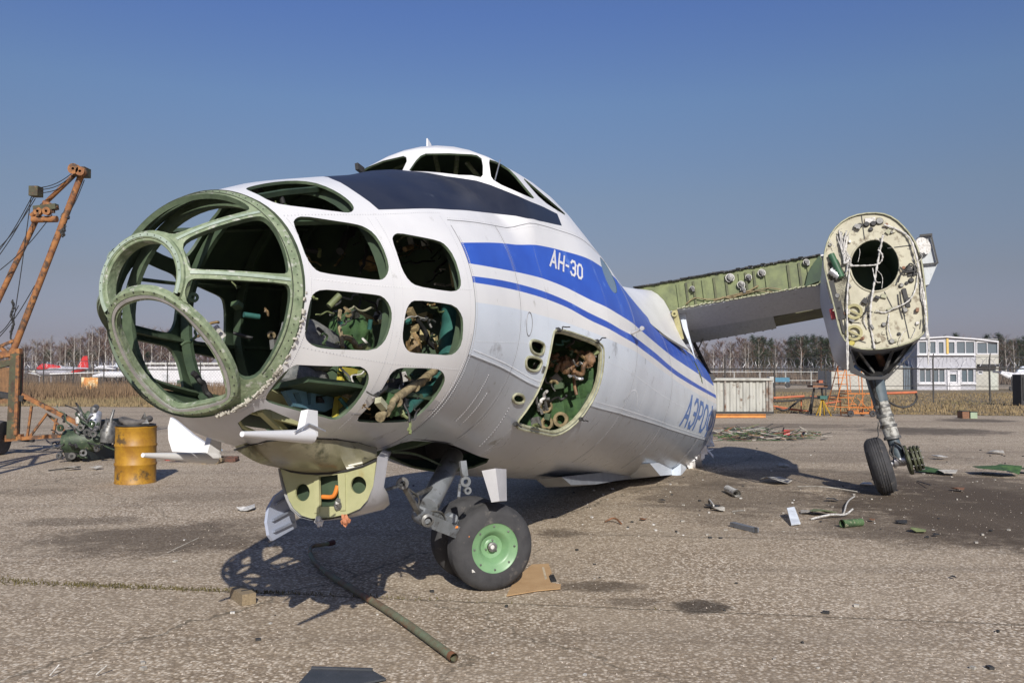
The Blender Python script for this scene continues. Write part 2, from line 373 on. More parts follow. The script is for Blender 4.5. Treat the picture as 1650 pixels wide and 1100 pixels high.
def fn(L): 
    K = sorted(L); return lambda t: interp(K, t)
fS1, fS2, fS3, fS4, fG, fC, fN = [fn(L) for L in (ST1, ST2, ST3, ST4, GRL, CHL, NBL)]
def dens(L, closed=False, step=.09):
    R = []; n = len(L)
    for i in range(n if closed else n - 1):
        a, b = L[i], L[(i + 1) % n]; k = max(1, int(math.hypot(a[0] - b[0], a[1] - b[1]) / step))
        R += [(a[0] + (b[0] - a[0]) * j / k, a[1] + (b[1] - a[1]) * j / k) for j in range(k)]
    if not closed: R.append(L[-1])
    return R
T0, T1 = -4.1, 8.70
lines = [(dens(h, True), True) for h in holes]
for f_ in (fS1, fS2, fS3, fS4, fG, fC):
    for sg in (1, -1): lines.append(([(t, sg * f_(t)) for t in np.linspace(T0 if True else 0, 7.07, 90)], False))
for sg in (1, -1):
    lines.append(([(t, sg * fN(t)) for t in np.linspace(7.07, T1, 25)], False))
    lines.append(([(7.07, sg * a) for a in np.linspace(.02, 3.14, 60)], False))
bl = dens(BLK + [(t, -a) for t, a in BLK[::-1]][1:-1], True); lines.append((bl, True))
BLKP = BLK + [(t, -a) for t, a in BLK[::-1]]
bb = lambda L: (min(q[0] for q in L), max(q[0] for q in L), min(q[1] for q in L), max(q[1] for q in L))
hb = [(bb(h), h) for h in holes]
def in_hole(t, a):
    for (x0, x1, y0, y1), h in hb:
        if x0 <= t <= x1 and y0 <= a <= y1 and pip((t, a), h): return True
    return False
def skin_mat(t, a):
    b = abs(a)
    if pip((t, a), BLKP): return 4
    if t > 7.07: return 5 if b > fN(t) else 0
    if fS1(t) < b < fS2(t) or fS3(t) < b < fS4(t): return 1
    if b > fC(t): return 3
    if b > fG(t): return 2
    return 0
def shell(Fo, FNn, grid, lines, keep, matf, thick, ky, names, mats, inmats, parent=None, onorm=True):
    P = [Vector((x, y * ky)) for x, y in grid]; E = []
    for L, cl in lines:
        o = len(P); P += [Vector((x, y * ky)) for x, y in L]
        E += [(o + i, o + i + 1) for i in range(len(L) - 1)] + ([(o + len(L) - 1, o)] if cl else [])
    V2, _, F2, _, _, _ = geometry.delaunay_2d_cdt(P, E, [], 0, 1e-5)
    F = []; mi = []
    for f in F2:
        x = sum(V2[i].x for i in f) / 3; y = sum(V2[i].y for i in f) / 3 / ky
        if keep(x, y): F.append(tuple(f)); mi.append(matf(x, y))
    used = sorted({i for f in F for i in f}); ix = {j: i for i, j in enumerate(used)}
    F = [tuple(ix[i] for i in f) for f in F]
    XY = [(V2[j].x, V2[j].y / ky) for j in used]
    A_ = [Fo(*q) for q in XY]; N_ = [FNn(*q) for q in XY]
    f0 = F[0]; nn = (A_[f0[1]] - A_[f0[0]]).cross(A_[f0[2]] - A_[f0[0]])
    if nn.dot(N_[f0[0]]) < 0: F = [f[::-1] for f in F]
    me = bpy.data.meshes.new(names[0]); me.from_pydata([tuple(v) for v in A_], [], F)
    for m in mats: me.materials.append(m)
    me.polygons.foreach_set('material_index', mi); me.polygons.foreach_set('use_smooth', [True] * len(F)); me.update()
    me.normals_split_custom_set_from_vertices([tuple(n) for n in N_])
    o = bpy.data.objects.new(names[0], me); COL.objects.link(o); o.parent = parent or plane
    if parent is None: o.location = -ROOT_A
    B_ = [a - n * thick for a, n in zip(A_, N_)]
    s = MB(); n = len(A_); s.add(A_ + B_, []); ed = {}
    for f in F:
        s.f.append(tuple(i + n for i in f[::-1])); s.mi.append(0)
        for i in range(3): ed[(f[i], f[(i + 1) % 3])] = 1
    for a, b in ed:
        if (b, a) not in ed: s.f.append((a, a + n, b + n, b)); s.mi.append(1)
    o2 = s.build(names[1], inmats, parent or plane, smooth=35)
    if parent is None: o2.location = -ROOT_A
    return o, o2
grid = []
nt_, na_ = 112, 64
for i in range(nt_ + 1):
    t = T0 + (T1 - T0) * i / nt_
    for j in range(na_ + 1): grid.append((t, -PI + 2 * PI * j / na_))
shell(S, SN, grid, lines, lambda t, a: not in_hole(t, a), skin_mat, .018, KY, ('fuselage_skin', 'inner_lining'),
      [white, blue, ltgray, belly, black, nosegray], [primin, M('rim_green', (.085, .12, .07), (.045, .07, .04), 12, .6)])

# glazed nose dome: frame between the main ring and the front ring
def DM(s, a):
    r = .605 + (.243 - .605) * s
    t = 8.712 + .448 * s + .20 * s * (1 - s) + .0436 * (1 - s) * r * math.cos(a)
    return Vector((t, r * math.sin(a), -.614 + .005 * s + r * math.cos(a)))
def DN(s, a):
    e = 1e-3; n = (DM(s, a + e) - DM(s, a - e)).cross(DM(s + e, a) - DM(s - e, a)); n.normalize()
    return n if n.x > 0 else -n
UP = [(.93,1.04),(.955,1.25),(.95,1.478),(.91,1.55),(.478,1.559),(.162,1.558),(.118,1.53),(.112,1.441),(.104,1.258),(.097,1.05),(.107,.956),(.144,.918),(.287,.919),(.51,.931),(.686,.939),(.85,.955)]
LP = [(.957,1.83),(.93,1.76),(.877,1.72),(.482,1.69),(.151,1.662),(.116,1.693),(.111,1.784),(.115,1.88),(.113,2.015),(.115,2.199),(.11,2.378),(.105,2.527),(.14,2.609),(.199,2.625),(.258,2.579),(.391,2.479),(.55,2.363),(.746,2.271),(.90,2.179),(.965,1.987)]
TP = [(.13,.79),(.113,.667),(.113,.3),(.113,0),(.113,-.3),(.113,-.667),(.13,-.79),(.2,-.815),(.6,-.80),(.9,-.76),(.96,-.6),(.96,0),(.96,.6),(.9,.76),(.6,.80),(.2,.815)]
UP, LP = grow(UP, 1.03), grow(LP, 1.03)
UP = [(max(.075, s_), a) for s_, a in UP]; LP = [(max(.078, s_), a) for s_, a in LP]; TP = [(max(.082, s_) if s_ < .5 else s_, a) for s_, a in TP]
dh = [chaikin(L, 1) for L in (UP, LP, TP)] + [[(s, -a) for s, a in chaikin(L, 1)] for L in (UP, LP)]
def symo(L): return L + [(-p, v) for p, v in L[::-1]][(1 if L[-1][0] == 0 else 0):]
OUTO = symo([(0,.329),(.06,.323),(.12,.300),(.17,.258),(.21,.20),(.26,.09),(.283,-.02),(.287,-.11),(.28,-.2),(.265,-.26),(.235,-.33),(.18,-.385),(.09,-.412),(0,-.42)])[:-1]
INO = symo([(0,.262),(.06,.258),(.115,.235),(.155,.20),(.185,.145),(.205,.06),(.221,-.04),(.222,-.135),(.20,-.24),(.175,-.31),(.15,-.345),(.11,-.356),(0,-.358)])[:-1]
OVAL = lambda P: P.x - (9.02 + .95 * (P.z + .9))
def in_oval(P):
    k = .95; q = math.sqrt(1 + k * k); d = (P.x - 9.02 - k * (P.z + .9)) / q; z = P.z + d * k / q; v = (z + .9) * q
    return d > -.16 and pip((P.y, v), [(a * 1.06, b * 1.04) for a, b in INO])
def dkeep(s, a):
    if any(pip((s, a), h) for h in dh): return False
    P = DM(s, a); return OVAL(P) < -.012 and not in_oval(P)
dg = [(i / 44, -PI + 2 * PI * j / 200) for i in range(45) for j in range(201)]
fr, frin = shell(DM, DN, dg, [(dens(h, True, .05), True) for h in dh], dkeep, lambda s, a: 0, .028, .45, ('nose_glazing_frame', 'frame_inner_face'), [prim], [M('rim_green', (1, 1, 1)), M('rim_green', (1, 1, 1))])
# front ring (round) and lower oval ring, with bolts
s = MB(); c0 = Vector((9.16, 0, -.609))
s.lathe([(.200, -.05), (.200, .008), (.204, .012), (.212, .012), (.214, .018), (.240, .018), (.246, .012), (.246, -.04), (.225, -.06), (.200, -.05)], c0, (1, 0, 0), 96)

def clip_oval(mb, lim=-.02):
    mb.f, mb.mi = zip(*[(f, m) for f, m in zip(mb.f, mb.mi) if (lambda q: OVAL(q) < lim and not in_oval(q))(sum((Vector(mb.v[i]) for i in f), Vector()) / len(f))]); mb.f = list(mb.f); mb.mi = list(mb.mi); return mb
ring1 = part(clip_oval(s), 'front_ring', prim, 30)
s = MB(); s.lathe([(.219, .018), (.219, .022), (.236, .022), (.236, .018)], c0, (1, 0, 0), 64); part(clip_oval(s), 'retaining_strip', M('strip_primer', (.33, .40, .33), (.24, .30, .22), 14, .5))
def ov(L, z):           # oval plane coordinates -> aircraft frame
    k = .95; q = math.sqrt(1 + k * k); nx = Vector((1, 0, -k)).normalized()
    return [Vector((9.02 + k * v / q, p, -.9 + v / q)) + nx * z for p, v in L]
def lofts(loops, mb):
    n = len(loops[0]); V = [q for L in loops for q in L]; F = []
    for i in range(len(loops) - 1):
        for k in range(n): F.append((i * n + k, i * n + (k + 1) % n, (i + 1) * n + (k + 1) % n, (i + 1) * n + k))
    mb.add(V, F)
def resamp(L, n=80):
    L = chaikin(L, 2); P = [Vector(q) for q in L]; d = [0]
    for i in range(len(P)): d.append(d[-1] + (P[(i + 1) % len(P)] - P[i]).length)
    R = []
    # start from the topmost crossing to keep the two loops aligned
    for k in range(n):
        x = d[-1] * k / n; i = max(j for j in range(len(P)) if d[j] <= x); f = (x - d[i]) / max(1e-9, d[i + 1] - d[i]); R.append(P[i].lerp(P[(i + 1) % len(P)], f))
    return R
oo, oi = [(q.x, q.y) for q in resamp(OUTO)], [(q.x, q.y) for q in resamp(INO)]
md = [((a[0] + b[0]) / 2, (a[1] + b[1]) / 2) for a, b in zip(oo, oi)]
s = MB(); lofts([ov(oo, -.022), ov(oo, .010), ov([(a[0] * .97, a[1] * .97) for a in oo], .020), ov(md, .020), ov([(a[0] * .98, a[1] * .98) for a in md], .010), ov([(b[0] * 1.05, b[1] * 1.05) for b in oi], .010), ov(oi, .014), ov(oi, -.025), ov(oo, -.022)], s)
ring2 = part(s, 'lower_oval_ring', prim, 30)
s = MB(); m2 = [(a[0] * .45 + b[0] * .55, a[1] * .45 + b[1] * .55) for a, b in zip(oo, oi)]; m3 = [(a[0] * .2 + b[0] * .8, a[1] * .2 + b[1] * .8) for a, b in zip(oo, oi)]
lofts([ov(m2, .008), ov(m2, .020), ov(m3, .020), ov(m3, .008)], s); part(s, 'sealing_strip', alu)
s = MB()                                                # bolts and drill holes along every ring
for k in range(34):
    a = 2 * PI * k / 34
    if .223 * math.sin(a) > -.03: s.box(c0 + Vector((.023, .228 * math.cos(a), .228 * math.sin(a))), (.003, .004, .004))
for k in range(0, 80, 2): q = ov([((oo[k][0] * .8 + oi[k][0] * .2), (oo[k][1] * .8 + oi[k][1] * .2))], .021)[0]; s.box(q, (.005, .005, .005))
for k in range(70):
    a = -2.5 + 5.0 * k / 69; q = DM(.045, a) + DN(.045, a) * .001
    if OVAL(q) < -.02 and rnd() < .85: s.box(q + DN(.045, a) * -.001, (.005, .005, .005))
for sg in (1, -1):
    for k in range(11): q = DM(.14 + .8 * k / 10, sg * 1.61); s.box(q, (.0045, .0045, .0045))
    for k in range(11): q = DM(.14 + .8 * k / 10, sg * .866); s.box(q, (.0045, .0045, .0045))
tag(part(s, 'ring_bolt', darkm), kind='stuff')
s = MB()                                                # metal cover strips on the struts
for sg in (1, -1):
    for a in (1.612, .868):
        P = [DM(.1 + .85 * k / 12, sg * a) + DN(.1 + .85 * k / 12, sg * a) * .003 for k in range(13)]
        for p, q in zip(P, P[1:]): s.beam(p, q, .016, .005, DN(.5, sg * a))
part(s, 'strut_cover_strip', M('strip_primer', (.33, .40, .33), (.24, .30, .22), 14, .5))
s = MB()
for a0, a1 in ((.60, .82), (.90, 1.12)):
    P = [S(8.70, a0 + (a1 - a0) * k / 5, .004) for k in range(6)]
    for p, q in zip(P, P[1:]): s.beam(p + Vector((.012, 0, 0)), q + Vector((.012, 0, 0)), .006, .06, (0, 0, 1))
r_c = random.Random(4); s = MB()
for k in range(150):
    a = 2.35 + .75 * r_c.random() if k % 3 else r_c.uniform(1.7, 3.1); q = S(8.695, a, .003) + Vector((r_c.uniform(-.004, .02), 0, 0)); s.box(q, (r_c.uniform(.004, .014), r_c.uniform(.006, .03), r_c.uniform(.004, .014)), Matrix.Rotation(r_c.uniform(0, 3), 3, 'X'))
tag(part(s, 'sealant_crust', M('old_sealant', (.50, .48, .42), (.22, .20, .16), 30, .9), split=False), kind='stuff')
s = MB()
for rs_ in (.005, .085):
    P = [DM(rs_, a) + DN(rs_, a) * .002 for a in np.linspace(-2.5, 2.5, 90)]
    for p, q in zip(P, P[1:]):
        if OVAL(p) < -.02 and OVAL(q) < -.02: s.beam(p, q, .004, .004, (1, 0, 0))
part(s, 'frame_joint', M('dark_joint', (.05, .06, .04), None, 9, .8))
# interior frames
for t in (8.62, 7.935, 7.13, 6.4, 4.12, 3.2, 2.2, 1.2, .2, -.8, -1.8, -2.8, -3.9):
    s = MB(); A_ = [S(t, a, -.037) for a in np.linspace(-PI, PI, 61)]; B_ = [S(t, a, -.10) for a in np.linspace(-PI, PI, 61)]
    V = []; F = []; dx = Vector((.016, 0, 0))
    for a, b in zip(A_, B_): V += [a + dx, b + dx, b - dx, a - dx]
    for i in range(60):
        for k in range(4): F.append((i * 4 + k, i * 4 + (k + 1) % 4, i * 4 + 4 + (k + 1) % 4, i * 4 + 4 + k))
    s.add(V, F); part(s, 'hoop_frame', M('rim_green', (1, 1, 1)) if t > 8.5 else primin)
for a in (.45, .95, 1.62, 2.15, -.6, -1.1, -1.6, -2.1):
    s = MB()
    for t0_, t1_ in zip(np.linspace(6.4, 8.6, 9), np.linspace(6.4, 8.6, 9)[1:]): s.beam(S(t0_, a, -.04), S(t1_, a, -.04), .02, .03, SN(7.5, a))
    part(s, 'stringer', M('rim_green', (1, 1, 1)) if a < 0 else primin, split=False)
# floors and bulkheads
def section(t, z0, z1, off=-.04, n=24):     # polygon of the inner section between two heights
    R = [S(t, a, off) for a in np.linspace(-PI, PI, n * 4 + 1)[:-1]]; return [q for q in R if z0 <= q.z <= z1]
def slab(t0, t1, z, name, mat, th=.03):
    L = []
    for t in np.linspace(t0, t1, 8):
        q = [S(t, a, -.045) for a in np.linspace(0, PI, 90)]; L.append(min(q, key=lambda v: abs(v.z - z)).y)
    P = [Vector((t, y, z)) for t, y in zip(np.linspace(t0, t1, 8), L)] + [Vector((t, -y, z)) for t, y in list(zip(np.linspace(t0, t1, 8), L))[::-1]]
    s = MB(); s.sheet(P, th); return part(s, name, mat)
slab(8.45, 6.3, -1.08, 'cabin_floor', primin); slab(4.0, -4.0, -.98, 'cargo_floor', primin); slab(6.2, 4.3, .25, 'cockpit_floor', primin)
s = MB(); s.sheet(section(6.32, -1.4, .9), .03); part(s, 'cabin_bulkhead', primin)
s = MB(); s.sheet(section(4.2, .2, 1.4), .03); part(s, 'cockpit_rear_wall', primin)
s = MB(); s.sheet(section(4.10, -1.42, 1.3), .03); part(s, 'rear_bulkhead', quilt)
s = MB()                                                # quilted blanket on the bulkhead behind the open door
for i in range(13):
    for j in range(14):
        y0, z0 = -1.05 + i * .18, -1.34 + j * .17
        if (y0 + .09) ** 2 + (z0 + .08) ** 2 > 1.62: continue
        V = []; F = []
        for a in range(5):
            for b in range(5):
                V.append(Vector((4.120 + .030 * math.sin(PI * a / 4)**.6 * math.sin(PI * b / 4)**.6, y0 + a * .045, z0 + b * .0425)))
        for a in range(4):
            for b in range(4): F.append((a * 5 + b, a * 5 + b + 1, a * 5 + b + 6, a * 5 + b + 5))
        s.add(V, F)
part(s, 'quilted_blanket', quilt, True)

def wiggle(p, q, n=8, amp=.05, seed=0):
    r = random.Random(seed); p, q = Vector(p), Vector(q); L = []
    for i in range(n + 1):
        f = i / n; e = math.sin(PI * f); L.append(p.lerp(q, f) + Vector((r.uniform(-1, 1), r.uniform(-1, 1), r.uniform(-1, 1))) * amp * e)
    return chaikin([tuple(v) for v in L], 2, False)
def blob(c, rx, ry, rz, seed=0, n=18, m=12, amp=.12):
    r = random.Random(seed); ph = [r.uniform(0, 6) for _ in range(8)]; V = []; F = []
    for i in range(m + 1):
        th = PI * i / m
        for k in range(n):
            a = 2 * PI * k / n
            d = 1 + (.035 * math.sin(15 * a + 2 * th + ph[4]) + .03 * math.sin(9 * th + 4 * a + ph[5]) if n > 40 else 0) + amp * (math.sin(3 * a + ph[0]) * math.sin(2 * th + ph[1]) + .6 * math.sin(5 * a + ph[2] + 3 * th) + .4 * math.sin(7 * th + ph[3]))
            V.append(Vector(c) + Vector((rx * math.sin(th) * math.cos(a), ry * math.sin(th) * math.sin(a), rz * math.cos(th))) * d)
    for i in range(m):
        for k in range(n): F.append((i * n + k, i * n + (k + 1) % n, (i + 1) * n + (k + 1) % n, (i + 1) * n + k))
    return V, F
# loose cabin fittings seen through the empty window frames
s = MB(); s.add(*blob(ap(500, 556, p=.22), .30, .12, .15, 1, amp=.08)); s.add(*blob(ap(492, 612, p=.16), .24, .10, .085, 2, amp=.07)); part(s, 'felt_insulation', feltg, True)
s = MB(); s.add(*blob(ap(568, 540, p=.20), .19, .12, .15, 3, 60, 20, amp=.10)); s.add(*blob(ap(566, 625, p=.20), .10, .08, .16, 4, amp=.16)); s.add(*blob(ap(630, 650, p=.52), .10, .06, .07, 6, amp=.2)); part(s, 'canvas_bag', quilt, 60)
s = MB(); P = [ap(x, y, p=.30) for x, y in ((549, 592), (592, 597), (593, 625), (566, 668), (538, 674))]
hole = [ap(571 + 19 * math.cos(a), 628 + 26 * math.sin(a), p=.30) for a in np.linspace(0, 2 * PI, 20)[:-1]]
s.sheet(P, .035, [hole]); part(s, 'yellow_bracket', yel)
s = MB(); P = [ap(x, y, p=.26) for x, y in ((456, 630), (490, 624), (530, 632), (538, 655), (520, 664), (470, 655))]
hs_ = [[ap(x, y, p=.26) for x, y in q] for q in (((468, 633), (478, 633), (483, 650), (475, 650)), ((490, 632), (497, 632), (498, 653), (493, 653)), ((505, 636), (523, 638), (523, 650), (505, 650)))]
s.sheet(P, .03, hs_); part(s, 'slotted_seat_pan', seatb)
s = MB()
for a, b, r_, sd_ in (((612, 672), (640, 640), .020, 1), ((640, 640), (700, 598), .026, 2)): s.tube(wiggle(ap(*a, p=.58), ap(*b, p=.60), 5, .012, sd_), r_, 10)
for k in (0, 1, 3, 6, 7, 8): q = ap(612 + 9.5 * k, 672 - 8 * k, p=.59); q2 = ap(613.5 + 9.5 * k, 670.7 - 8 * k, p=.59); s.tube([q, q2], .030, 10)
s.tube(wiggle(ap(552, 545, p=.38), ap(590, 560, p=.40), 7, .03, 5), .018, 8); s.tube(wiggle(ap(556, 632, p=.36), ap(580, 640, p=.34), 6, .03, 6), .022, 8)
s.tube(wiggle(ap(548, 500, p=.34), ap(552, 560, p=.4), 6, .012, 9), .012, 6)
part(s, 'tan_hose', M('dirty_tan_hose', (.32, .26, .15), (.10, .08, .045), 22, .7), True)
s = MB(); s.tube(wiggle(ap(728, 480, p=.62), ap(722, 580, p=.66), 6, .01, 3), .075, 14); s.tube(wiggle(ap(655, 655, p=.52), ap(722, 600, p=.58), 6, .02, 4), .045, 12); part(s, 'teal_air_duct', teal, True)
s = MB()
for (x0, y0, x1, y1, p_, r_) in ((605, 640, 625, 600, .55, .02), (645, 600, 660, 680, .56, .008), (700, 440, 742, 380, .6, .01), (640, 425, 700, 420, .45, .008), (590, 395, 580, 440, .2, .012), (585, 420, 620, 425, .2, .006), (548, 405, 575, 360, .1, .03), (660, 500, 700, 560, .5, .02), (310, 600, 340, 640, -.1, .015)):
    s.tube(wiggle(ap(x0, y0, p=p_), ap(x1, y1, p=p_ + .02), 6, .02, int(x0)), r_, 6)
part(s, 'loose_cable', wireb, True)
s = MB(); s.box(ap(678, 543, p=.42), (.12, .10, .10)); s.box(ap(700, 545, p=.45), (.06, .03, .05)); s.box(ap(712, 560, p=.5), (.18, .04, .02)); s.box(ap(716, 535, p=.5), (.03, .03, .16)); s.box(ap(690, 520, p=.25), (.5, .2, .04)); s.box(ap(590, 512, p=.1), (.35, .05, .03)); s.box(ap(735, 430, p=.7), (.03, .10, .30)); part(s, 'instrument_rack', [M('straw_padding', (.42, .36, .18), None, 12, .8)])
s = MB(); s.add(*blob(ap(668, 560, p=.48), .06, .05, .08, 7, amp=.25)); s.add(*blob(ap(600, 425, p=.0), .12, .1, .05, 12)); part(s, 'wiring_bundle', M('copper_wires', (.26, .17, .07), (.05, .035, .02), 40, .6), True)
s = MB()                                                # posts behind the cockpit panes
for x0, y0, x1, y1 in ((700, 246, 708, 285), (737, 248, 734, 284), (752, 262, 775, 290), (610, 280, 660, 262)): s.tube([ap(x0, y0, t=5.3), ap(x1, y1, t=5.3)], .022, 6)
s.box((5.3, .5, .75), (.3, .5, .5)); s.box((5.3, -.5, .75), (.3, .5, .5)); part(s, 'cockpit_fitting', prim)
# torn wiring, brackets and small equipment in view through each opening
r_k = random.Random(21)
CM = [M('dull_green_kit', (.06, .10, .045), (.03, .05, .025), 12, .6), M('dull_green_kit', (1, 1, 1)), spar, steel, steel, alu, wireb, wireb, tan, M('copper_wires', (.26, .17, .07), (.05, .035, .02), 40, .6), teal, M('pale_primer', (.38, .38, .26), (.22, .22, .14), 14, .6), wirew]
for (x0, y0, x1, y1, p0, p1, nn__) in ((500, 480, 622, 560, .15, .45, 34), (655, 490, 742, 568, .35, .62, 30), (540, 592, 590, 665, .2, .40, 14), (590, 600, 712, 675, .40, .60, 40), (480, 360, 620, 440, -.4, .2, 12), (640, 385, 738, 462, .2, .55, 22), (430, 610, 530, 665, .15, .4, 10), (310, 460, 455, 590, -.3, .1, 12), (410, 300, 560, 335, .0, .2, 8)):
    for _k in range(nn__):
        x, y, p_ = r_k.uniform(x0, x1), r_k.uniform(y0, y1), r_k.uniform(p0, p1); q = ap(x, y, p=p_); m_ = r_k.choice(CM); s = MB(); ty = r_k.random()
        if abs(q.y) > interp(KW, q.x) - .14 or q.z < interp(KB, q.x) + .12: continue
        if ty < .5: s.tube(wiggle(q, ap(x + r_k.uniform(-45, 45), y + r_k.uniform(-35, 35), p=p_ + r_k.uniform(-.06, .06)), 6, .03, _k + int(x0)), r_k.uniform(.003, .009), 5); nm = 'torn_wire'
        elif ty < .72: s.box(q, (r_k.uniform(.02, .09), r_k.uniform(.02, .06), r_k.uniform(.01, .06)), Matrix.Rotation(r_k.uniform(0, 3), 3, 'Y')); nm = 'small_box'
        elif ty < .86: a = Vector((r_k.uniform(-1, 1), .3, r_k.uniform(-1, 1))).normalized(); s.tube([q, q + a * r_k.uniform(.04, .12)], r_k.uniform(.008, .022), 10); nm = 'pipe_stub'
        else: s.lathe([(.012, 0), (.026, 0), (.026, .012), (.012, .012), (.012, 0)], q, (r_k.uniform(-1, 1), 1, r_k.uniform(-1, 1)), 12); nm = 'ring_clamp'
        part(s, nm, m_, 40, split=False)
for _k in range(46):
    x, y = r_k.uniform(850, 962), r_k.uniform(545, 690); t_ = r_k.uniform(4.25, 4.7) if x > 880 else r_k.uniform(4.5, 5.6)
    if x > 905 and y > 610: continue
    q = ap(x, y, t=t_); s = MB()
    if q.y > interp(KW, t_) - .12 or q.z < -1.3: continue
    if _k % 3: s.tube(wiggle(q, ap(x + r_k.uniform(-30, 30), y + r_k.uniform(-30, 30), t=t_ + .1), 6, .04, _k), r_k.uniform(.005, .016), 6)
    else: s.box(q, (.05, r_k.uniform(.04, .12), r_k.uniform(.03, .10)), Matrix.Rotation(r_k.uniform(0, 3), 3, 'X'))
    part(s, 'hold_wiring' if _k % 3 else 'hold_fitting', r_k.choice(CM), 40, split=False)
# things behind the open door
s = MB()
for k in range(5): s.tube(wiggle(ap(868 + 14 * k, 590 + 3 * k, t=4.5), ap(900 + 12 * k, 570 + 5 * k, t=4.4), 6, .07, 20 + k), .022, 8)
s.tube(chaikin([tuple(ap(x, y, t=4.35)) for x, y in ((945, 575), (935, 562), (925, 590), (925, 620), (929, 636))], 3, False), .016, 8)
s.add(*blob(ap(912, 588, t=4.4), .10, .08, .08, 31, amp=.2)); s.add(*blob(ap(950, 578, t=4.4), .05, .05, .07, 32, amp=.15)); part(s, 'brown_tank_and_hose', M('brown_leather', (.20, .11, .05), (.08, .05, .03), 14, .6), True)
s = MB()
for x, y, r_ in ((905, 676, .075), (883, 682, .065), (880, 655, .07)): s.lathe([(r_ * .6, .0), (r_, .0), (r_, .05), (r_ * .6, .05), (r_ * .6, 0)], ap(x, y, t=4.17), (1, 0, 0), 20)
part(s, 'round_flange', tan, 30)
s = MB(); P = [S(t, a, -.02) for t, a in dens(chaikin(DOOR, 1), True, .1)]; s.tube(P, .022, 6, closed=True); Q = [S(t, a, .006) for t, a in dens(chaikin([((t - 4.87) * 1.03 + 4.87, (a - 2.2) * 1.03 + 2.2) for t, a in DOOR], 1), True, .1)]; s.tube(Q, .010, 5, closed=True)
part(s, 'door_frame', M('pale_primer', (.38, .38, .26), (.22, .22, .14), 14, .6), True)
for t, a in ((5.42, 1.815), (4.5, 1.83), (4.28, 2.4), (5.62, 2.55)):
    s = MB(); q = S(t, a, .01); s.box(q, (.07, .03, .03)); s.tube(wiggle(q, q + SN(t, a) * .1 + Vector((uni(-.06, .06), 0, .03)), 4, .02, int(t * 9)), .006, 5); part(s, 'door_hinge', darkm)
for L in (V1, V2, V3):
    s = MB(); P = [S(t, a, .004) for t, a in chaikin(L, 2)]; s.tube(P, .012, 6, closed=True); part(s, 'vent_rim', M('pale_primer', (1, 1, 1)), True)
s = MB(); L_ = chaikin(H['OVW'], 1); P = [S(t, a, -.003) for t, a in L_]; c_ = (sum(q[0] for q in L_) / len(L_), sum(q[1] for q in L_) / len(L_)); s.add(P + [S(c_[0], c_[1], -.003)], [(i, (i + 1) % len(P), len(P)) for i in range(len(P))]); part(s, 'round_window_pane', M('grey_pane', (.16, .22, .27), (.14, .20, .24), 2, .25))

# seams, rivets, lettering
s = MB()
def rivrow(f, n, off=.002, r_=.0065):
    for k in range(n):
        t, a = f(k / (n - 1))
        if in_hole(t, a): continue
        q = S(t, a, off); N_ = SN(t, a); x = N_.orthogonal().normalized(); y = N_.cross(x)
        s.add([q + x * r_, q + y * r_, q - x * r_, q - y * r_, q + N_ * r_ * .8], [(0, 1, 4), (1, 2, 4), (2, 3, 4), (3, 0, 4)])
rivrow(lambda f: (7.045, 1.15 + 1.6 * f), 100); rivrow(lambda f: (7.10, 1.9 + .85 * f), 50)
for d in (.0, .035): rivrow(lambda f: (7.0 - 1.5 * f, fC(7.0 - 1.5 * f) - .012 - d), 60); rivrow(lambda f: (4.2 - 8.2 * f, fC(4.2 - 8.2 * f) - .012 - d), 150)
rivrow(lambda f: (6.6, 2.2 + .4 * f), 24); rivrow(lambda f: (6.45, 2.35 + .3 * f), 18); rivrow(lambda f: (5.9 - .1 * f, 2.45 + .35 * f), 16)
rivrow(lambda f: (3.2 - .8 * f, 2.15 - .1 * math.sin(PI * f)), 24); rivrow(lambda f: (2.9 - .3 * f, 2.0 + .25 * f), 14); rivrow(lambda f: (2.2, 1.95 + .3 * f), 14)
for t0 in (8.66, 7.98, 7.9, 7.14, 6.23, 6.17, 5.62, 4.15, 3.62, 3.09, 3.02, 2.45, 1.9, 1.3, .8, .25, .19, -.4, -1.0, -1.57, -1.63, -2.3, -3.02, -3.08, -3.8):
    rivrow(lambda f: (t0 + .0005, .97 + 1.95 * f), 110, .0015, .0036)
for a0 in (.98, 1.02, 1.95): rivrow(lambda f: (7.04 - 11 * f, a0), 330, .0015, .0042)
for sg in (.93, 1.58, 2.16): rivrow(lambda f: (8.66 - 1.55 * f, sg), 60, .0015, .0042)
tag(part(s, 'rivet_row', M('rivet_paint', (.55, .56, .58), None, 8, .35)), kind='stuff')
s = MB()
def seam(f, n, w_=.006):
    P = [S(*f(k / n), .0012) for k in range(n + 1)]
    for k in range(n):
        t, a = f((k + .5) / n)
        if in_hole(t, a): continue
        s.beam(P[k], P[k + 1], w_, .0016, SN(t, a))
for t0 in (6.2, 3.05, .22, -3.05): seam(lambda f: (t0, 1.0 + 1.8 * f), 50, .004 if t0 != .22 else .008)
seam(lambda f: (7.07, 1.05 + 2.0 * f), 50, .006); seam(lambda f: (8.0 - .9 * f, 2.60 - .1 * f), 10); seam(lambda f: (7.07 - 11 * f, fC(7.07 - 11 * f)), 90, .010); seam(lambda f: (7.07 - 11 * f, 1.0), 90, .004)
part(s, 'skin_seam', M('seam_grey', (.22, .22, .23), None, 9, .6))  # one even dark grey along the skin joints
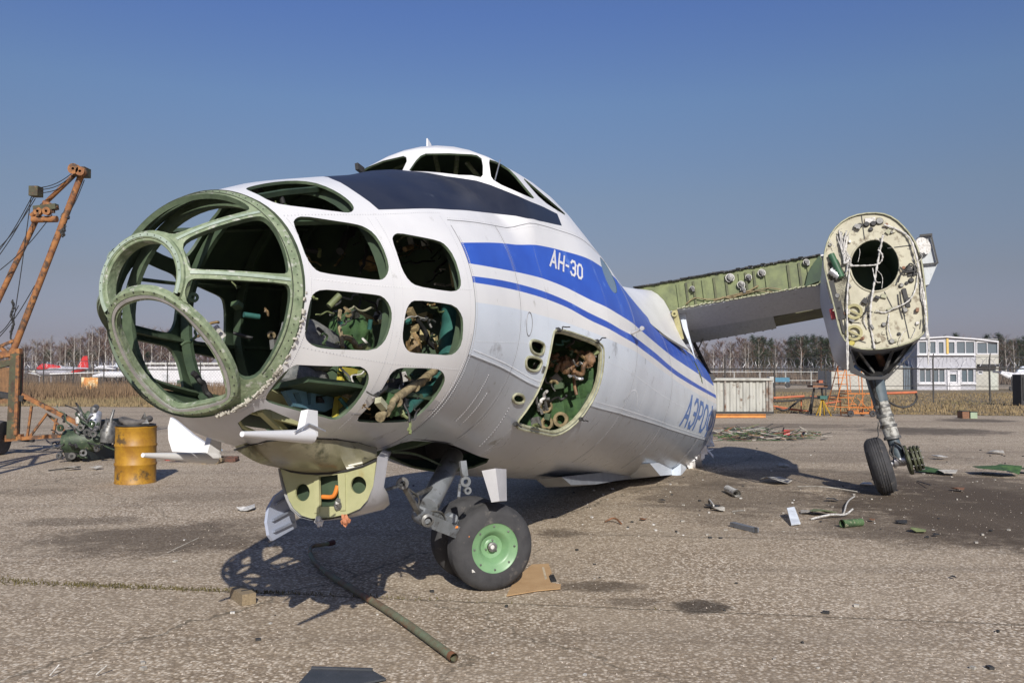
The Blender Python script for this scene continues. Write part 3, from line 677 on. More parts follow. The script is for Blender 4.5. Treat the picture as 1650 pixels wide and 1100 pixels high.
GL = {'А': [[(0, 0), (.5, 1), (1, 0)], [(.2, .3), (.8, .3)]], 'Н': [[(0, 0), (0, 1)], [(1, 0), (1, 1)], [(0, .5), (1, .5)]], '-': [[(.1, .48), (.9, .48)]],
      '3': [[(0, .85), (.25, 1), (.75, 1), (1, .82), (.9, .58), (.5, .52)], [(.5, .52), (.95, .45), (1, .2), (.75, 0), (.25, 0), (0, .15)]],
      '0': [[(.3, 0), (0, .2), (0, .8), (.3, 1), (.7, 1), (1, .8), (1, .2), (.7, 0), (.3, 0)]],
      'Э': [[(0, .85), (.3, 1), (.7, 1), (1, .8), (1, .2), (.7, 0), (.3, 0), (0, .15)], [(.35, .5), (1, .5)]],
      'Р': [[(0, 0), (0, 1), (.7, 1), (1, .85), (1, .6), (.7, .45), (0, .45)]],
      'О': [[(.3, 0), (0, .2), (0, .8), (.3, 1), (.7, 1), (1, .8), (1, .2), (.7, 0), (.3, 0)]],
      'Ф': [[(.5, -.12), (.5, 1.1)], [(.25, .18), (0, .35), (0, .7), (.25, .85), (.75, .85), (1, .7), (1, .35), (.75, .18), (.25, .18)]],
      'Л': [[(0, 0), (.15, .15), (.35, 1), (1, 1), (1, 0)]]}
def lettering(txt, widths, gap, TL, TR, BR, BL, sw, mat, clip=-4.08):
    tot = sum(widths) + gap * (len(txt) - 1); x = 0
    for ch, wd in zip(txt, widths):
        s = MB()
        for L in GL[ch]:
            for (ax, ay), (bx, by) in zip(L, L[1:]):
                A2 = Vector(((x + ax * wd), ay)); B2 = Vector(((x + bx * wd), by)); d = (B2 - A2); ln = d.length
                if ln < 1e-6: continue
                d /= ln; nrm = Vector((-d.y, d.x)) * sw / 2; A3 = A2 - d * sw * .45; B3 = B2 + d * sw * .45; k = max(1, int(ln / .15)); row = []
                for i in range(k + 1):
                    c = A3.lerp(B3, i / k)
                    for q in (c + nrm, c - nrm):
                        u, v = q.x / tot, q.y
                        t = (TL[0] * v + BL[0] * (1 - v)) * (1 - u) + (TR[0] * v + BR[0] * (1 - v)) * u
                        a = (TL[1] * v + BL[1] * (1 - v)) * (1 - u) + (TR[1] * v + BR[1] * (1 - v)) * u
                        row.append(S(max(t, clip), a, .0035 + .0006 * (hash((ax, ay)) % 3)))
                s.add(row, [(2 * i, 2 * i + 1, 2 * i + 3, 2 * i + 2) for i in range(k)])
        part(s, 'painted_letter', mat); x += wd + gap
lettering('АН-30', [.62, .55, .3, .5, .5], .26, (5.20, 1.165), (4.50, 1.238), (4.63, 1.355), (5.34, 1.295), .17, white)
lettering('АЭРОФЛ', [.62, .5, .5, .55, .7, .5], .26, (-1.35, 1.80), (-4.3, 1.85), (-4.35, 2.14), (-1.1, 2.13), .15, bluelet)
# small external fittings: blade aerial, side aerial, wiper, front blade, oval plate
s = MB(); q = ap(692, 240, t=5.1); s.hexa([q + Vector(v) for v in ((.08, -.01, -.08), (-.08, -.01, -.08), (-.08, .01, -.08), (.08, .01, -.08), (.03, -.006, .1), (-.05, -.006, .07), (-.05, .006, .07), (.03, .006, .1))]); part(s, 'blade_aerial', white)
s = MB(); q = ap(580, 272, t=6.2, ); s.box(q + Vector((0, 0, 0)), (.12, .03, .06)); part(s, 'side_mirror', darkm)
s = MB(); q = S(3.35, 1.66); n_ = SN(3.35, 1.66); s.tube([q, q + n_ * .13 + Vector((-.05, 0, .05))], .016, 8); e_ = q + n_ * .13 + Vector((-.05, 0, .05)); s.tube([e_ + Vector((-.12, 0, .02)), e_ + Vector((.06, 0, -.01))], [.012, .026], 8); part(s, 'side_aerial', alu, 40)
s = MB(); s.beam(ap(806, 258, t=5.45), ap(797, 292, t=5.68), .008, .008); part(s, 'window_wiper', alu)
s = MB(); P = [S(6.02 + .06 * math.cos(a), 1.80 + .09 * math.sin(a), .003) for a in np.linspace(0, 2 * PI, 24)]; s.tube(P, .003, 4, closed=True); part(s, 'access_plate_edge', M('seam_grey', (1, 1, 1)))
# air data tubes under the chin
for (x0, y0, x1, y1, pp) in ((500, 703, 390, 699, .55), (345, 738, 230, 733, -.52)):
    s = MB(); a, b = ap(x0, y0, p=pp), ap(x1, y1, p=pp)
    s.tube([a - (b - a).normalized() * .03, a, b], [.01, .036, .012], 14); s.hexa([a + Vector(v) for v in ((.10, -.02, 0), (-.04, -.02, 0), (-.04, .02, 0), (.10, .02, 0), (.03, -.02, .13), (-.06, -.02, .13), (-.06, .02, .13), (.03, .02, .13))])
    o = part(s, 'air_data_tube', white, 35)
s = MB(); L = [ap(x, y, p=.58) for x, y in ((475, 697), (497, 683), (524, 695))]; s.tube(L, .006, 6); part(s, 'tube_bracket', alu)
# chin opening and radar fairing
s = MB(); q = [S(t, a, -.02) for t, a in chaikin(CH1, 1)]; s.tube(q, .012, 6, closed=True)
q = [S(t, a, -.16) for t, a in CH1]; s.sheet(q, .02); s.beam(S(8.55, 2.85, -.05), S(8.2, 3.0, -.05), .03, .05); s.beam(S(8.6, 2.95, -.06), S(8.2, 2.85, -.06), .02, .04); part(s, 'chin_compartment', primy)
s = MB(); q = ap(404, 712, u=-1.30); s.lathe([(.03, 0), (.036, .01), (.0, .01)], q, (.5, .5, -.7), 16); part(s, 'chin_port_hole', darkm)
TB = 7.68
def hit(px, py):
    d = ARI @ ray(px, py); o = ARI @ (CAMP - AO); s_ = 2.5; last = None
    def g_(k):
        P = o + d * k; t = P.x; y = P.y - interp(KP, t); c = interp(KC, t); th = math.atan2(y, P.z - c); Q = S(t, th); return math.hypot(y, P.z - c) - math.hypot(Q.y - interp(KP, t), Q.z - c)
    while s_ < 25:
        P = o + d * s_
        if -6 < P.x < 8.7:
            v = g_(s_)
            if v < 0 and last is not None:
                a_, b_ = last, s_
                for _ in range(24):
                    m_ = (a_ + b_) / 2
                    if g_(m_) < 0: b_ = m_
                    else: a_ = m_
                return o + d * b_
            last = s_
        s_ += .03
    return None
ARC = [(452, 752), (470, 759), (490, 762), (512, 763), (535, 762), (560, 758), (585, 751), (607, 741)]
BK = [ap(x, y, t=TB) for x, y in ARC + [(602, 785.5), (593.5, 806.7), (580.4, 819.8), (560.8, 828.8), (534.6, 833.7), (505, 835.4), (487, 829.7), (474, 818), (466, 803.5), (460, 782)]]
h1 = [ap(488.5 + 11.5 * math.cos(a), 793 + 14 * math.sin(a), t=TB) for a in np.linspace(0, 2 * PI, 24)[:-1]]
h2 = [ap(578.5 + 12.5 * math.cos(a), 781 + 14 * math.sin(a), t=TB) for a in np.linspace(0, 2 * PI, 24)[:-1]]
h3 = [ap(x, y, t=TB) for x, y in ((515.5, 768), (545, 764), (548, 815), (517, 816))]
s = MB(); s.sheet(BK, .015, [h1, h2, h3]); part(s, 'fairing_bulkhead', primy)
s = MB()
for x, y0, y1 in ((510, 766, 826), (552, 763, 822)): s.beam(ap(x, y0, t=TB + .012), ap(x + 1, y1, t=TB + .012), .035, .008, (1, 0, 0))
part(s, 'bulkhead_stiffener', primy)
s = MB(); U = [ap(x, y, t=TB) for x, y in ((617, 735), (613, 760), (606, 786), (597, 808), (583, 822), (562, 831), (534.6, 836), (505, 838), (485, 833), (471, 820), (463, 803.5), (456, 782), (451, 757))]
def shift(L, dt, dy, dz, sc_=1.0):
    c = sum(L, Vector()) / len(L); return [c + (q - c) * sc_ + Vector((dt, dy, dz)) for q in L]
U = [hit(620, 726) or S(TB - .1, 2.72), ap(611, 739, t=TB)] + [ap(608, 760, t=TB), ap(604, 786, t=TB), ap(595.5, 807.5, t=TB)] + U[4:]
nU = len(U); aft = [.10 + .42 * max(0, math.sin(PI * min(1, max(0, (i - 3) / (nU - 5))))) for i in range(nU)]
loops = [shift(U, .02, 0, 0), [q + Vector((-.10, 0, -.004)) for q in U], [q + Vector((-a_ - .02, 0, .03 if a_ > .15 else 0)) for q, a_ in zip(U, aft)]]; n = len(U); V = [q for L in loops for q in L]
s.add(V, [(i * n + k, i * n + k + 1, (i + 1) * n + k + 1, (i + 1) * n + k) for i in range(2) for k in range(n - 1)])
V2 = [q + Vector((0, 0, .012)) * 1 for q in V]; s.add(V2, [(i * n + k, (i + 1) * n + k, (i + 1) * n + k + 1, i * n + k + 1) for i in range(2) for k in range(n - 1)])
part(s, 'fairing_skin', nosegray, 40)
s = MB(); c = ap(515, 770, t=TB - .35)
cB = sum(BK, Vector()) / len(BK); s.sheet([cB + (q - cB) * .94 + Vector((-.07, 0, 0)) for q in BK], .01); part(s, 'fairing_interior', primin)
s = MB(); s.tube(chaikin([tuple(ap(x, y, t=TB - .03)) for x, y in ((519, 800), (535, 801), (540, 796), (544, 782))], 2, False), .014, 8); part(s, 'orange_handle', orange, True)
for x, y, m_ in ((514, 840, wirew), (556, 838, M('torn_orange_rubber', (.5, .2, .1), None, 20, .7)), (545, 812, steel)):
    s = MB(); s.add(*blob(ap(x, y, t=TB + .02), .025, .025, .03, x, 8, 6, .3)); part(s, 'torn_bracket', m_)
# olive fairing tray between belly and bulkhead, colour darkened for the shade there
FC = [(378, 724), (402, 716), (430, 710), (462, 706), (500, 705), (540, 707), (578, 713), (607, 722)]
fr_ = [hit(*q) or ap(*q, p=0) for q in FC]; re_ = [ap(x, y, t=TB + .004) for x, y in ARC]
s = MB(); V = []; F = []; n_ = len(fr_); m_ = 7
for i in range(m_):
    f = i / (m_ - 1)
    for a_, b_ in zip(fr_, re_): V.append(a_.lerp(b_, f) + Vector((0, 0, -.030 * math.sin(PI * f) + .004)))
for i in range(m_ - 1):
    for j in range(n_ - 1): F.append((i * n_ + j, i * n_ + j + 1, (i + 1) * n_ + j + 1, (i + 1) * n_ + j))
s.add(V, F); s.add([v + Vector((0, 0, .012)) for v in V], [f[::-1] for f in F]); part(s, 'chin_fairing_tray', M('olive_fairing', (.27, .25, .17), (.15, .14, .08), 3, .28, dirt=(.08, .08, .05), dthr=.56, dsc=4), True)
s = MB(); s.tube([q + Vector((.006, 0, 0)) for q in re_], .008, 6); s.tube([q + Vector((0, 0, -.002)) for q in fr_], .006, 6); part(s, 'tray_edge', darkm)
# nose gear doors
s = MB(); D1 = [ap(x, y, p=-.42) for x, y in ((462, 784), (442, 798.6), (431, 818), (428, 841), (431.5, 862), (438, 870.6), (476.5, 849), (469, 808))]; s.sheet(D1, .02); dgn = part(s, 'nose_gear_door', M('door_grey_blue', (.36, .40, .50), (.32, .36, .45), 4, .45))
s = MB()
for (x0, y0, x1, y1) in ((443, 812, 463, 801), (438, 838, 468, 822), (440, 856, 472, 841)):
    s.beam(ap(x0, y0, p=-.405), ap(x1, y1, p=-.405), .012, .03, (0, 1, 0))
part(s, 'door_groove', M('door_rib_grey', (.24, .27, .34), None, 4, .45))
# gear bay
s = MB(); bx = [(6.93, 5.27), (-.30, .30), (-1.29, -.85)]
for f in ([(0, 0, 0), (0, 1, 0), (0, 1, 1), (0, 0, 1)], [(1, 0, 0), (1, 1, 0), (1, 1, 1), (1, 0, 1)], [(0, 0, 0), (1, 0, 0), (1, 0, 1), (0, 0, 1)], [(0, 1, 0), (1, 1, 0), (1, 1, 1), (0, 1, 1)], [(0, 0, 1), (1, 0, 1), (1, 1, 1), (0, 1, 1)]):
    s.add([Vector((bx[0][a], bx[1][b], bx[2][c])) for a, b, c in f], [(0, 1, 2, 3)])
for k in range(6): s.beam((6.8 - .28 * k, -.33, -1.05), (6.8 - .28 * k, .33, -1.05), .03, .06)
part(s, 'gear_bay', darkm, split=False)
# nose gear
NW = w2a((-.185, 7.235, .358)); ang = math.radians(23)
axw = Vector((math.sin(ang), -math.cos(ang), 0.02)).normalized(); axA = (ARI @ axw).normalized()
piv = ap(680, 834, p=.0)
s = MB(); top = ap(735, 762, p=0.0) + Vector((0, 0, .15)); s.tube([top, top.lerp(piv, .85)], .085, 18); s.tube([piv - axA * .11, piv + axA * .11], .052, 16); s.tube([piv - axA * .125, piv + axA * .125], .028, 12)
part(s, 'oleo_strut', M('gear_grey', (.20, .215, .23), (.12, .13, .135), 5, .45, dirt=(.05, .045, .04), dthr=.53, dsc=7), 40)
axc = NW - axA * .23
s = MB(); s.beam(piv, axc, .10, .07, axA); s.beam(piv + Vector((0, 0, .05)), axc.lerp(piv, .45) + Vector((0, 0, .07)), .07, .06, axA); q = axc.lerp(piv, .5) + Vector((0, 0, .10)); s.lathe([(.0, -.06), (.03, -.06), (.042, -.05), (.042, .05), (.03, .06), (0, .06)], q, axA, 16); s.tube([piv.lerp(axc, .2) + Vector((0, 0, .02)), q], .02, 8); s.tube([axc - axA * .25, axc + axA * .25], .035, 12)
part(s, 'trailing_arm', M('gear_grey', (1, 1, 1)), 40)
s = MB(); b1 = ap(648, 778, p=.05); b2 = ap(655, 790, p=-.1); s.beam(b1, piv, .035, .03); s.beam(b2, piv - axA * .08, .03, .03); s.beam(ap(618, 790, p=.05), ap(655, 778, p=.05), .02, .02); s.tube([b1.lerp(piv, .4), top.lerp(piv, .5)], .018, 8); s.tube(wiggle(top, piv, 6, .06, 8), .008, 6); s.tube(wiggle(b1, axc.lerp(piv, .6), 6, .07, 11), .007, 6)
s.lathe([(.03, -.03), (.05, -.02), (.05, .02), (.03, .03)], piv + axA * .13, axA, 18); s.lathe([(.02, 0), (.045, 0), (.045, .02), (.02, .02)], b1, axA, 14)
part(s, 'drag_brace', steel, 40)
s = MB(); q = ap(748, 763, p=.35); s.beam(q + Vector((0, 0, .1)), q - Vector((0, 0, .02)), .035, .05); s.lathe([(.02, -.015), (.042, -.015), (.042, .015), (.02, .015), (.02, -.015)], q - Vector((0, 0, .06)), axA, 16); s.lathe([(.014, -.015), (.03, -.015), (.03, .015), (.014, .015), (.014, -.015)], q - Vector((0.02, 0, .13)), axA, 14); s.tube([ap(741, 780, p=.35), ap(739, 801, p=.35)], .012, 8); part(s, 'towing_shackle', M('gear_grey', (1, 1, 1)), 40)
def wheel(c, ax, R_, W_, rimr, rim_mat=rim, hubc=True, parent=None, face=1):
    wo = empty_part('wheel'); pr = []; n = 14
    for k in range(n + 1):
        a = PI * k / n; pr.append((rimr + (R_ - rimr) * (abs(math.sin(a)) ** .55), -W_ / 2 * math.copysign(abs(math.cos(a)) ** .75, math.cos(a))))
    
    pr2 = []
    for (r0, z0) in pr: pr2.append((r0, z0))
    k_ = min(range(len(pr)), key=lambda i: abs(pr[i][1] + W_ * .20)); flat = [(R_ - .004, -W_ * .24)]
    for g_ in (-.17, -.06, .06, .17): flat += [(R_ - .001, W_ * g_ - .005), (R_ - .009, W_ * g_ - .003), (R_ - .009, W_ * g_ + .003), (R_ - .001, W_ * g_ + .005)]
    flat += [(R_ - .004, W_ * .24)]; pr = [q for q in pr if q[1] < -W_ * .25] + flat + [q for q in pr if q[1] > W_ * .25]
    s = MB(); s.lathe(pr, c, ax, 64); t_ = s.build('tyre', tyre, wo, 50)
    s = MB()
    for d in (-W_ * .22, -W_ * .08, W_ * .08, W_ * .22): s.lathe([(R_ - .001, d - .004), (R_ - .008 + .002, d), (R_ - .001, d + .004)], c, ax, 56)
    f = face; D_ = W_ / 2 * .92
    s = MB(); s.lathe([(0, D_ * .30), (.045, D_ * .30), (rimr * .30, D_ * .22), (rimr * .46, D_ * .30), (rimr * .62, D_ * .80), (rimr * .72, D_ * .90), (rimr * .93, D_ * .95), (rimr, D_ * 1.04), (rimr * 1.04, D_ * 1.0), (rimr * 1.02, D_ * .7), (rimr * .98, 0)] , c, ax * f, 56)
    rm = s.build('rim', rim_mat, wo, 35)
    s = MB()
    for k in range(8):
        a = 2 * PI * k / 8; x = ax.orthogonal().normalized(); y = ax.cross(x); s.lathe([(0, .008), (.009, .006), (.009, -.01)], c + ax * f * D_ * .95 + (x * math.cos(a) + y * math.sin(a)) * rimr * .87, ax * f, 6)
    for k in range(3):
        a = 2 * PI * k / 3 + .6; s.lathe([(0, .01), (.008, .008), (.008, -.01)], c + ax * f * D_ * .30 + (x * math.cos(a) + y * math.sin(a)) * rimr * .26, ax * f, 6)
    s.lathe([(.018, 0), (.04, 0), (.04, .03), (.026, .035), (.018, .02)], c + ax * f * D_ * .30, ax * f, 18); 
    for q_ in islands(s): q_.build('hub_bolt', steel, wo, 35)
    s = MB(); s.lathe([(0, .028), (.018, .026), (.018, 0)], c + ax * f * D_ * .30, ax * f, 14); s.build('axle_end', wirew, wo, 35)
    return wo
wheel(NW, axA, .362, .235, .205); wheel(NW - axA * .46, axA, .362, .235, .205)
for (x, y, dx, dy, m_, nm) in ((764, 919, 4, 2.4, wirew, 'valve_patch'), (733, 849, 5, 1.5, orange, 'paint_mark'), (757, 868, 1.6, 5, orange, 'paint_mark'), (838, 866, 1.5, 4, orange, 'paint_mark')):
    q = ARI @ (CAMP + ray(x, y) * ((CAMP - (AO + AR @ (NW + axA * .112))).dot(AR @ axA) / -ray(x, y).dot(AR @ axA)) - AO); u_ = axA.cross(Vector((0, 0, 1))).normalized(); v_ = axA.cross(u_); k_ = 7.2 / FPX
    s = MB(); s.hexa([q + u_ * a * dx * k_ + v_ * b * dy * k_ + axA * c for c in (-.002, .004) for a, b in ((-1, -1), (1, -1), (1, 1), (-1, 1))]); part(s, nm, m_)
# ventral blocks
for (x, y, wd, ht, tt, pp) in ((802, 788, .24, .22, 5.9, .45),):
    s = MB(); q = ap(x, y, p=pp); s.hexa([q + Vector(v) for v in ((.10, -.035, -.10), (-.09, -.035, -.10), (-.09, .035, -.10), (.10, .035, -.10), (.16, -.06, .16), (-.12, -.06, .16), (-.12, .06, .16), (.16, .06, .16))]); part(s, 'drain_fin', nosegray)
for L, pp, dp in ((((1047, 746), (1091, 743), (1092, 764), (1064, 766)), .80, -.5), (((1097, 743), (1133, 728), (1120, 752), (1097, 765)), .95, -.4), (((905, 768), (1048, 752), (1064, 766), (1000, 773), (960, 780), (920, 781)), .35, -.3)):
    P = [ap(x, y, p=pp) for x, y in L]; Q = [q + Vector((0, dp, .02)) for q in P]; k = len(P); s = MB(); s.add(P + Q, [tuple(range(k)), tuple(range(k, 2 * k))[::-1]] + [(i, k + i, k + (i + 1) % k, (i + 1) % k) for i in range(k)]); part(s, 'belly_fairing' if pp > .5 else 'belly_keel', ltgray if pp > .5 else M('shaded_keel_grey', (.20, .22, .24), (.14, .15, .17), 4, .6))  # keel colour darkened to carry the shade under the belly
s = MB()                                                # torn skin at the cut end
for k in range(26):
    a = uni(2.3, 2.95); q = S(-4.08, a, -.02); e = q + Vector((-uni(.1, .75), uni(-.1, .2), uni(-.25, .12))); s.beam(q, e, uni(.03, .14), .012, (0, 0, 1) if k % 2 else (0, 1, 0))
part(s, 'torn_skin_strip', M('dirty_torn_green', (1, 1, 1)))
s = MB(); P = [S(-4.12, a, .0) for a in np.linspace(2.1, 2.95, 14)]; Q = [q + Vector((-uni(.25, 1.0), uni(-.1, .15), uni(.0, .15) - .03)) for q in P]
s.add(P + Q, [(i, i + 1, 15 + i, 14 + i) for i in range(13)]); s.add([v + Vector((0, .01, .012)) for v in P + Q], [(i, 14 + i, 15 + i, i + 1) for i in range(13)]); part(s, 'torn_belly_panel', M('dirty_torn_green', (.12, .15, .07), (.05, .06, .035), 9, .7))
# ------------------------------------------------------------------ port wing stub, nacelle and main gear (parts of the aircraft)
TS = -2.0
def pl(L, t): return [ap(x, y, t=t) for x, y in L]
# fairing hump ahead of the wing root
hump = [ap(x, y, t=TS + .04) for x, y in ((1012, 468), (1022, 465), (1036, 466), (1050, 468), (1060, 474), (1070, 484), (1078, 498), (1085, 515), (1091, 530), (1098, 545), (1106, 557), (1113, 565))]
s = MB(); V = []; F = []; n = len(hump)
for i in range(15):
    f = i / 14; t = TS + .04 + f * 3.6
    for q in hump:
        a = math.atan2(q.y - interp(KP, TS), q.z); r0 = math.hypot(q.y - interp(KP, TS), q.z); base = S(t, a, -.01); rr = (Vector((0, base.y - interp(KP, t), base.z - interp(KC, t)))).length
        k = (1 - f) ** 1.5 * (1 + .0 * f); r_ = rr + (r0 - rr) * k if r0 > rr else rr
        V.append(Vector((t, interp(KP, t) + r_ * math.sin(a), r_ * math.cos(a))))
for i in range(14):
    for j in range(n - 1): F.append((i * n + j, (i + 1) * n + j, (i + 1) * n + j + 1, i * n + j + 1))
s.add(V, F); s.add([v - Vector((0, .01, .02)) for v in V], [f[::-1] for f in F]); part(s, 'wing_root_fairing', white, True, split=False)
top0, top1 = ap(1022, 465, t=TS), ap(1322, 412, t=TS)
bot0, bot1 = ap(1092, 498, t=TS), ap(1338, 456, t=TS)
bm = bot0 + (top0 - top1).normalized() * .9
s = MB(); s.sheet([top0, top1, bot1, bot0, Vector((TS, .95, bot0.z - .02))], .02); part(s, 'wing_spar_web', spar)
def onspar(x, y, d=.02): return ap(x, y, t=TS + d)
for k, x in enumerate((1090, 1104, 1116, 1131, 1149, 1168, 1190, 1200, 1213, 1232, 1268, 1286, 1300)):
    f = (x - 1022) / 300; yt = 465 - 53 * f + 5; fb = (x - 1100) / 235; yb = 497 - 41 * fb - 2
    s = MB(); s.beam(onspar(x, yt), onspar(x + 5, yb), .012, .03, (1, 0, 0)); s.beam(onspar(x + 1, yt, .035), onspar(x + 6, yb, .035), .035, .006, (1, 0, 0)); part(s, 'spar_stiffener', M('dark_olive_stiffener', (.10, .11, .05), (.05, .055, .03), 9, .6) if k % 3 else spar, split=False)
s = MB()                                                # ragged upper and lower skin edges left on the spar
for k in range(46):
    f = k / 46; a = top0.lerp(top1, f); b = top0.lerp(top1, (k + .93) / 46); z = uni(.0, .025); s.beam(a + Vector((.03, 0, z)), b + Vector((uni(.02, .05), 0, z * .6)), .07, .022, (0, 0, 1))
tag(part(s, 'torn_upper_flange', darkm, split=False), kind='stuff')
s = MB()
for k in range(34):
    a = bot0.lerp(bot1, k / 34); b = bot0.lerp(bot1, (k + .8) / 34); s.beam(a + Vector((.03, 0, 0)), b + Vector((uni(.02, .05), 0, uni(-.01, .02))), .05, .02, (0, 0, 1))
tag(part(s, 'torn_lower_flange', M('pale_primer', (1, 1, 1)), split=False), kind='stuff')
s = MB()
for k, (L, r_) in enumerate(((((1105, 490), (1119, 478), (1137, 483), (1168, 480), (1200, 474), (1235, 463), (1258, 466)), .010), (((1150, 484), (1178, 476), (1205, 470), (1222, 460)), .014), (((1163, 478), (1180, 482), (1200, 468), (1245, 470)), .008))):
    s.tube(chaikin([tuple(onspar(x, y, .06)) for x, y in L], 2, False), r_, 6)
part(s, 'spar_cable', tan, True)
for x, y, r_ in ((1176, 448, 7), (1194, 459, 6), (1206, 447, 5), (1227, 440, 6), (1197, 467, 4), (1115, 465, 4), (1299, 423, 5)):
    s = MB(); q = onspar(x, y, .04); s.lathe([(0, .07), (r_ * .007, .06), (r_ * .009, .02), (r_ * .011, .02), (r_ * .011, 0)], q, (1, .2, 0), 12); s.box(q + Vector((.03, .02, -.04)), (.05, .04, .05)); part(s, 'spar_bracket', steel, 35, split=False)
# lower skin, flap shroud, flap
u0 = bot0.z
e0, e1 = ap(1112, 528, t=-3.55), ap(1335, 495, t=-3.55)
s = MB(); s.sheet([bot0 + Vector((0, -.3, -.01)), bot1 + Vector((0, .2, 0)), e1 + Vector((0, .2, 0)), e0 + Vector((0, -.3, -.02))], .02); part(s, 'wing_lower_skin', wing_g)
g0, g1, g2 = ap(1121, 551, t=-4.35), ap(1251, 528, t=-4.35), ap(1246, 507, t=-3.58)
s = MB(); s.sheet([e0 + Vector((-.01, -.25, -.02)), ap(1246, 507, t=-3.56), g1, g0 + Vector((0, -.25, 0))], .02); part(s, 'flap_shroud', M('pale_wing_panel', (.42, .45, .46), (.33, .36, .37), 3, .5, dirt=(.10, .09, .08), dthr=.62, dsc=5, stretch=(2, 10, 2)))
s = MB(); s.sheet([ap(1246, 508, t=-3.62), ap(1333, 495, t=-3.62), ap(1334, 508, t=-4.3), ap(1300, 514, t=-4.3), ap(1272, 519, t=-4.3), ap(1262, 526, t=-4.3), ap(1250, 527, t=-4.3)], .03); part(s, 'broken_flap', M('dirty_olive_flap', (.13, .13, .07), (.07, .07, .04), 5, .7))
s = MB()
for k in range(9):
    q = g0.lerp(g1, k / 9 + .06); s.box(q + Vector((-.03, 0, 0)), (.05, .03, .03))
part(s, 'shroud_bolt', darkm)
s = MB(); tt0, tt1 = top0 + Vector((-.02, 0, 0)), top1 + Vector((-.02, .2, 0)); s.sheet([tt0, tt1, tt1 + Vector((-2.1, 0, -.12)), tt0 + Vector((-2.1, 0, -.12))], .02); part(s, 'wing_upper_skin', white)
s = MB(); s.sheet([bot0 + Vector((-.02, 0, 0)), bot0 + Vector((-.02, 0, .35)), bot0 + Vector((-2.0, .05, .25)), e0 + Vector((-.6, 0, .0))], .02); part(s, 'wing_root_rib', nosegray)
s = MB(); s.beam(ap(1087, 500, t=TS + .03), ap(1098, 547, t=TS + .03), .09, .04, (1, 0, 0)); s.lathe([(.02, 0), (.05, 0), (.05, .03), (.02, .03)], ap(1087, 506, t=TS + .08), (1, 0, 0), 14); part(s, 'wing_attachment_post', M('aged_cream', (.36, .33, .16), (.24, .22, .10), 6, .6), split=False)
s = MB(); P = [ap(x, y, t=-2.3) for x, y in ((1093, 498), (1101, 530), (1112, 556), (1121, 580), (1116, 560), (1108, 528), (1104, 503))]; s.sheet(P, .08); part(s, 'root_strut_panel', ltgray)
s = MB(); s.beam(ap(1118, 552, t=-3.9), ap(1148, 612, t=-4.1), .05, .05); s.beam(ap(1122, 575, t=-4), ap(1150, 612, t=-4.05), .03, .09); part(s, 'dark_root_former', darkm, split=False)
s = MB(); s.beam(ap(1133, 546, t=-4.2), ap(1123, 566, t=-4.2), .02, .02); part(s, 'bent_rod', steel)
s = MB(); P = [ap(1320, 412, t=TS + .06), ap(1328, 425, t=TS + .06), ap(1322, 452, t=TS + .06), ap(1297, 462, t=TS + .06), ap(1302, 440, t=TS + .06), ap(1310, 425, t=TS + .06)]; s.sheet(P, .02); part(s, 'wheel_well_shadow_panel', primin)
# nacelle
TN = .5
NO = [(1328,428),(1330,404),(1339.5,377),(1359,357),(1384,347),(1416,345),(1438,352),(1457,369),(1472,389),(1482,413.5),(1487,448),(1490.6,487),(1493,517),(1490.6,531.5),(1477,546),(1447.6,557),(1413,562),(1384,561),(1366.5,553.6),(1354,536),(1347,502),(1337,462.7)]
NOp = [Vector((TN, q[0], q[1])) for q in chaikin([(ap(x, y, t=TN).y, ap(x, y, t=TN).z) for x, y in NO], 2)]
hc = (1409.5, 428); hol = [ap(hc[0] + 40 * math.cos(a), hc[1] + 42 * math.sin(a), t=TN) for a in np.linspace(0, 2 * PI, 37)[:-1]]
s = MB(); s.sheet(NOp, .02, [hol]); part(s, 'nacelle_firewall', cream)
cN = sum(NOp, Vector()) / len(NOp); s = MB()
def nl(t, k, dz=0, zk=1.0):
    return [Vector((t, cN.y + (q.y - cN.y) * k, cN.z + (q.z - cN.z) * k * zk + dz)) for q in NOp]
loops = [nl(TN + .02, 1.02), nl(TN - .4, 1.03), nl(TN - 1.2, 1.03, -.02), nl(TN - 2.4, .98, .0), nl(TN - 3.4, .85, .12), nl(TN - 4.6, .5, .38)]
n = len(NOp); V = [q for L in loops for q in L]; F = [(i * n + k, i * n + (k + 1) % n, (i + 1) * n + (k + 1) % n, (i + 1) * n + k) for i in range(5) for k in range(n) ]
# leave the wheel well open underneath
def okf(f):
    c = sum((V[i] for i in f), Vector()) / 4; return not (c.x < -.1 and c.x > -2.2 and c.z < cN.z - .62 and abs(c.y - cN.y) < .38)
F = [f for f in F if okf(f)]
s.add(V, F); part(s, 'nacelle_skin', M('nacelle_paint', (.34, .36, .41), (.28, .30, .34), 2, .4, dirt=(.3, .3, .3), dthr=.62, dsc=4), 50)
s = MB(); s.tube([q + Vector((.012, 0, 0)) for q in nl(TN + .02, 1.015)][::2], .012, 5, closed=True); part(s, 'firewall_flange', M('pale_primer', (1, 1, 1)), True)
s = MB(); s.add([Vector((TN - .02, q.y, q.z)) for q in hol] + [Vector((TN - .9, q.y, q.z)) for q in hol], [(i, (i + 1) % 36, 36 + (i + 1) % 36, 36 + i) for i in range(36)] + [tuple(range(36, 72))]); part(s, 'jet_pipe_tunnel', primin, True)
s = MB(); s.tube([q + Vector((.015, 0, 0)) for q in hol], .012, 6, closed=True); part(s, 'tunnel_ring', cream, True)
def fw(x, y, d=.03): return ap(x, y, t=TN + d)
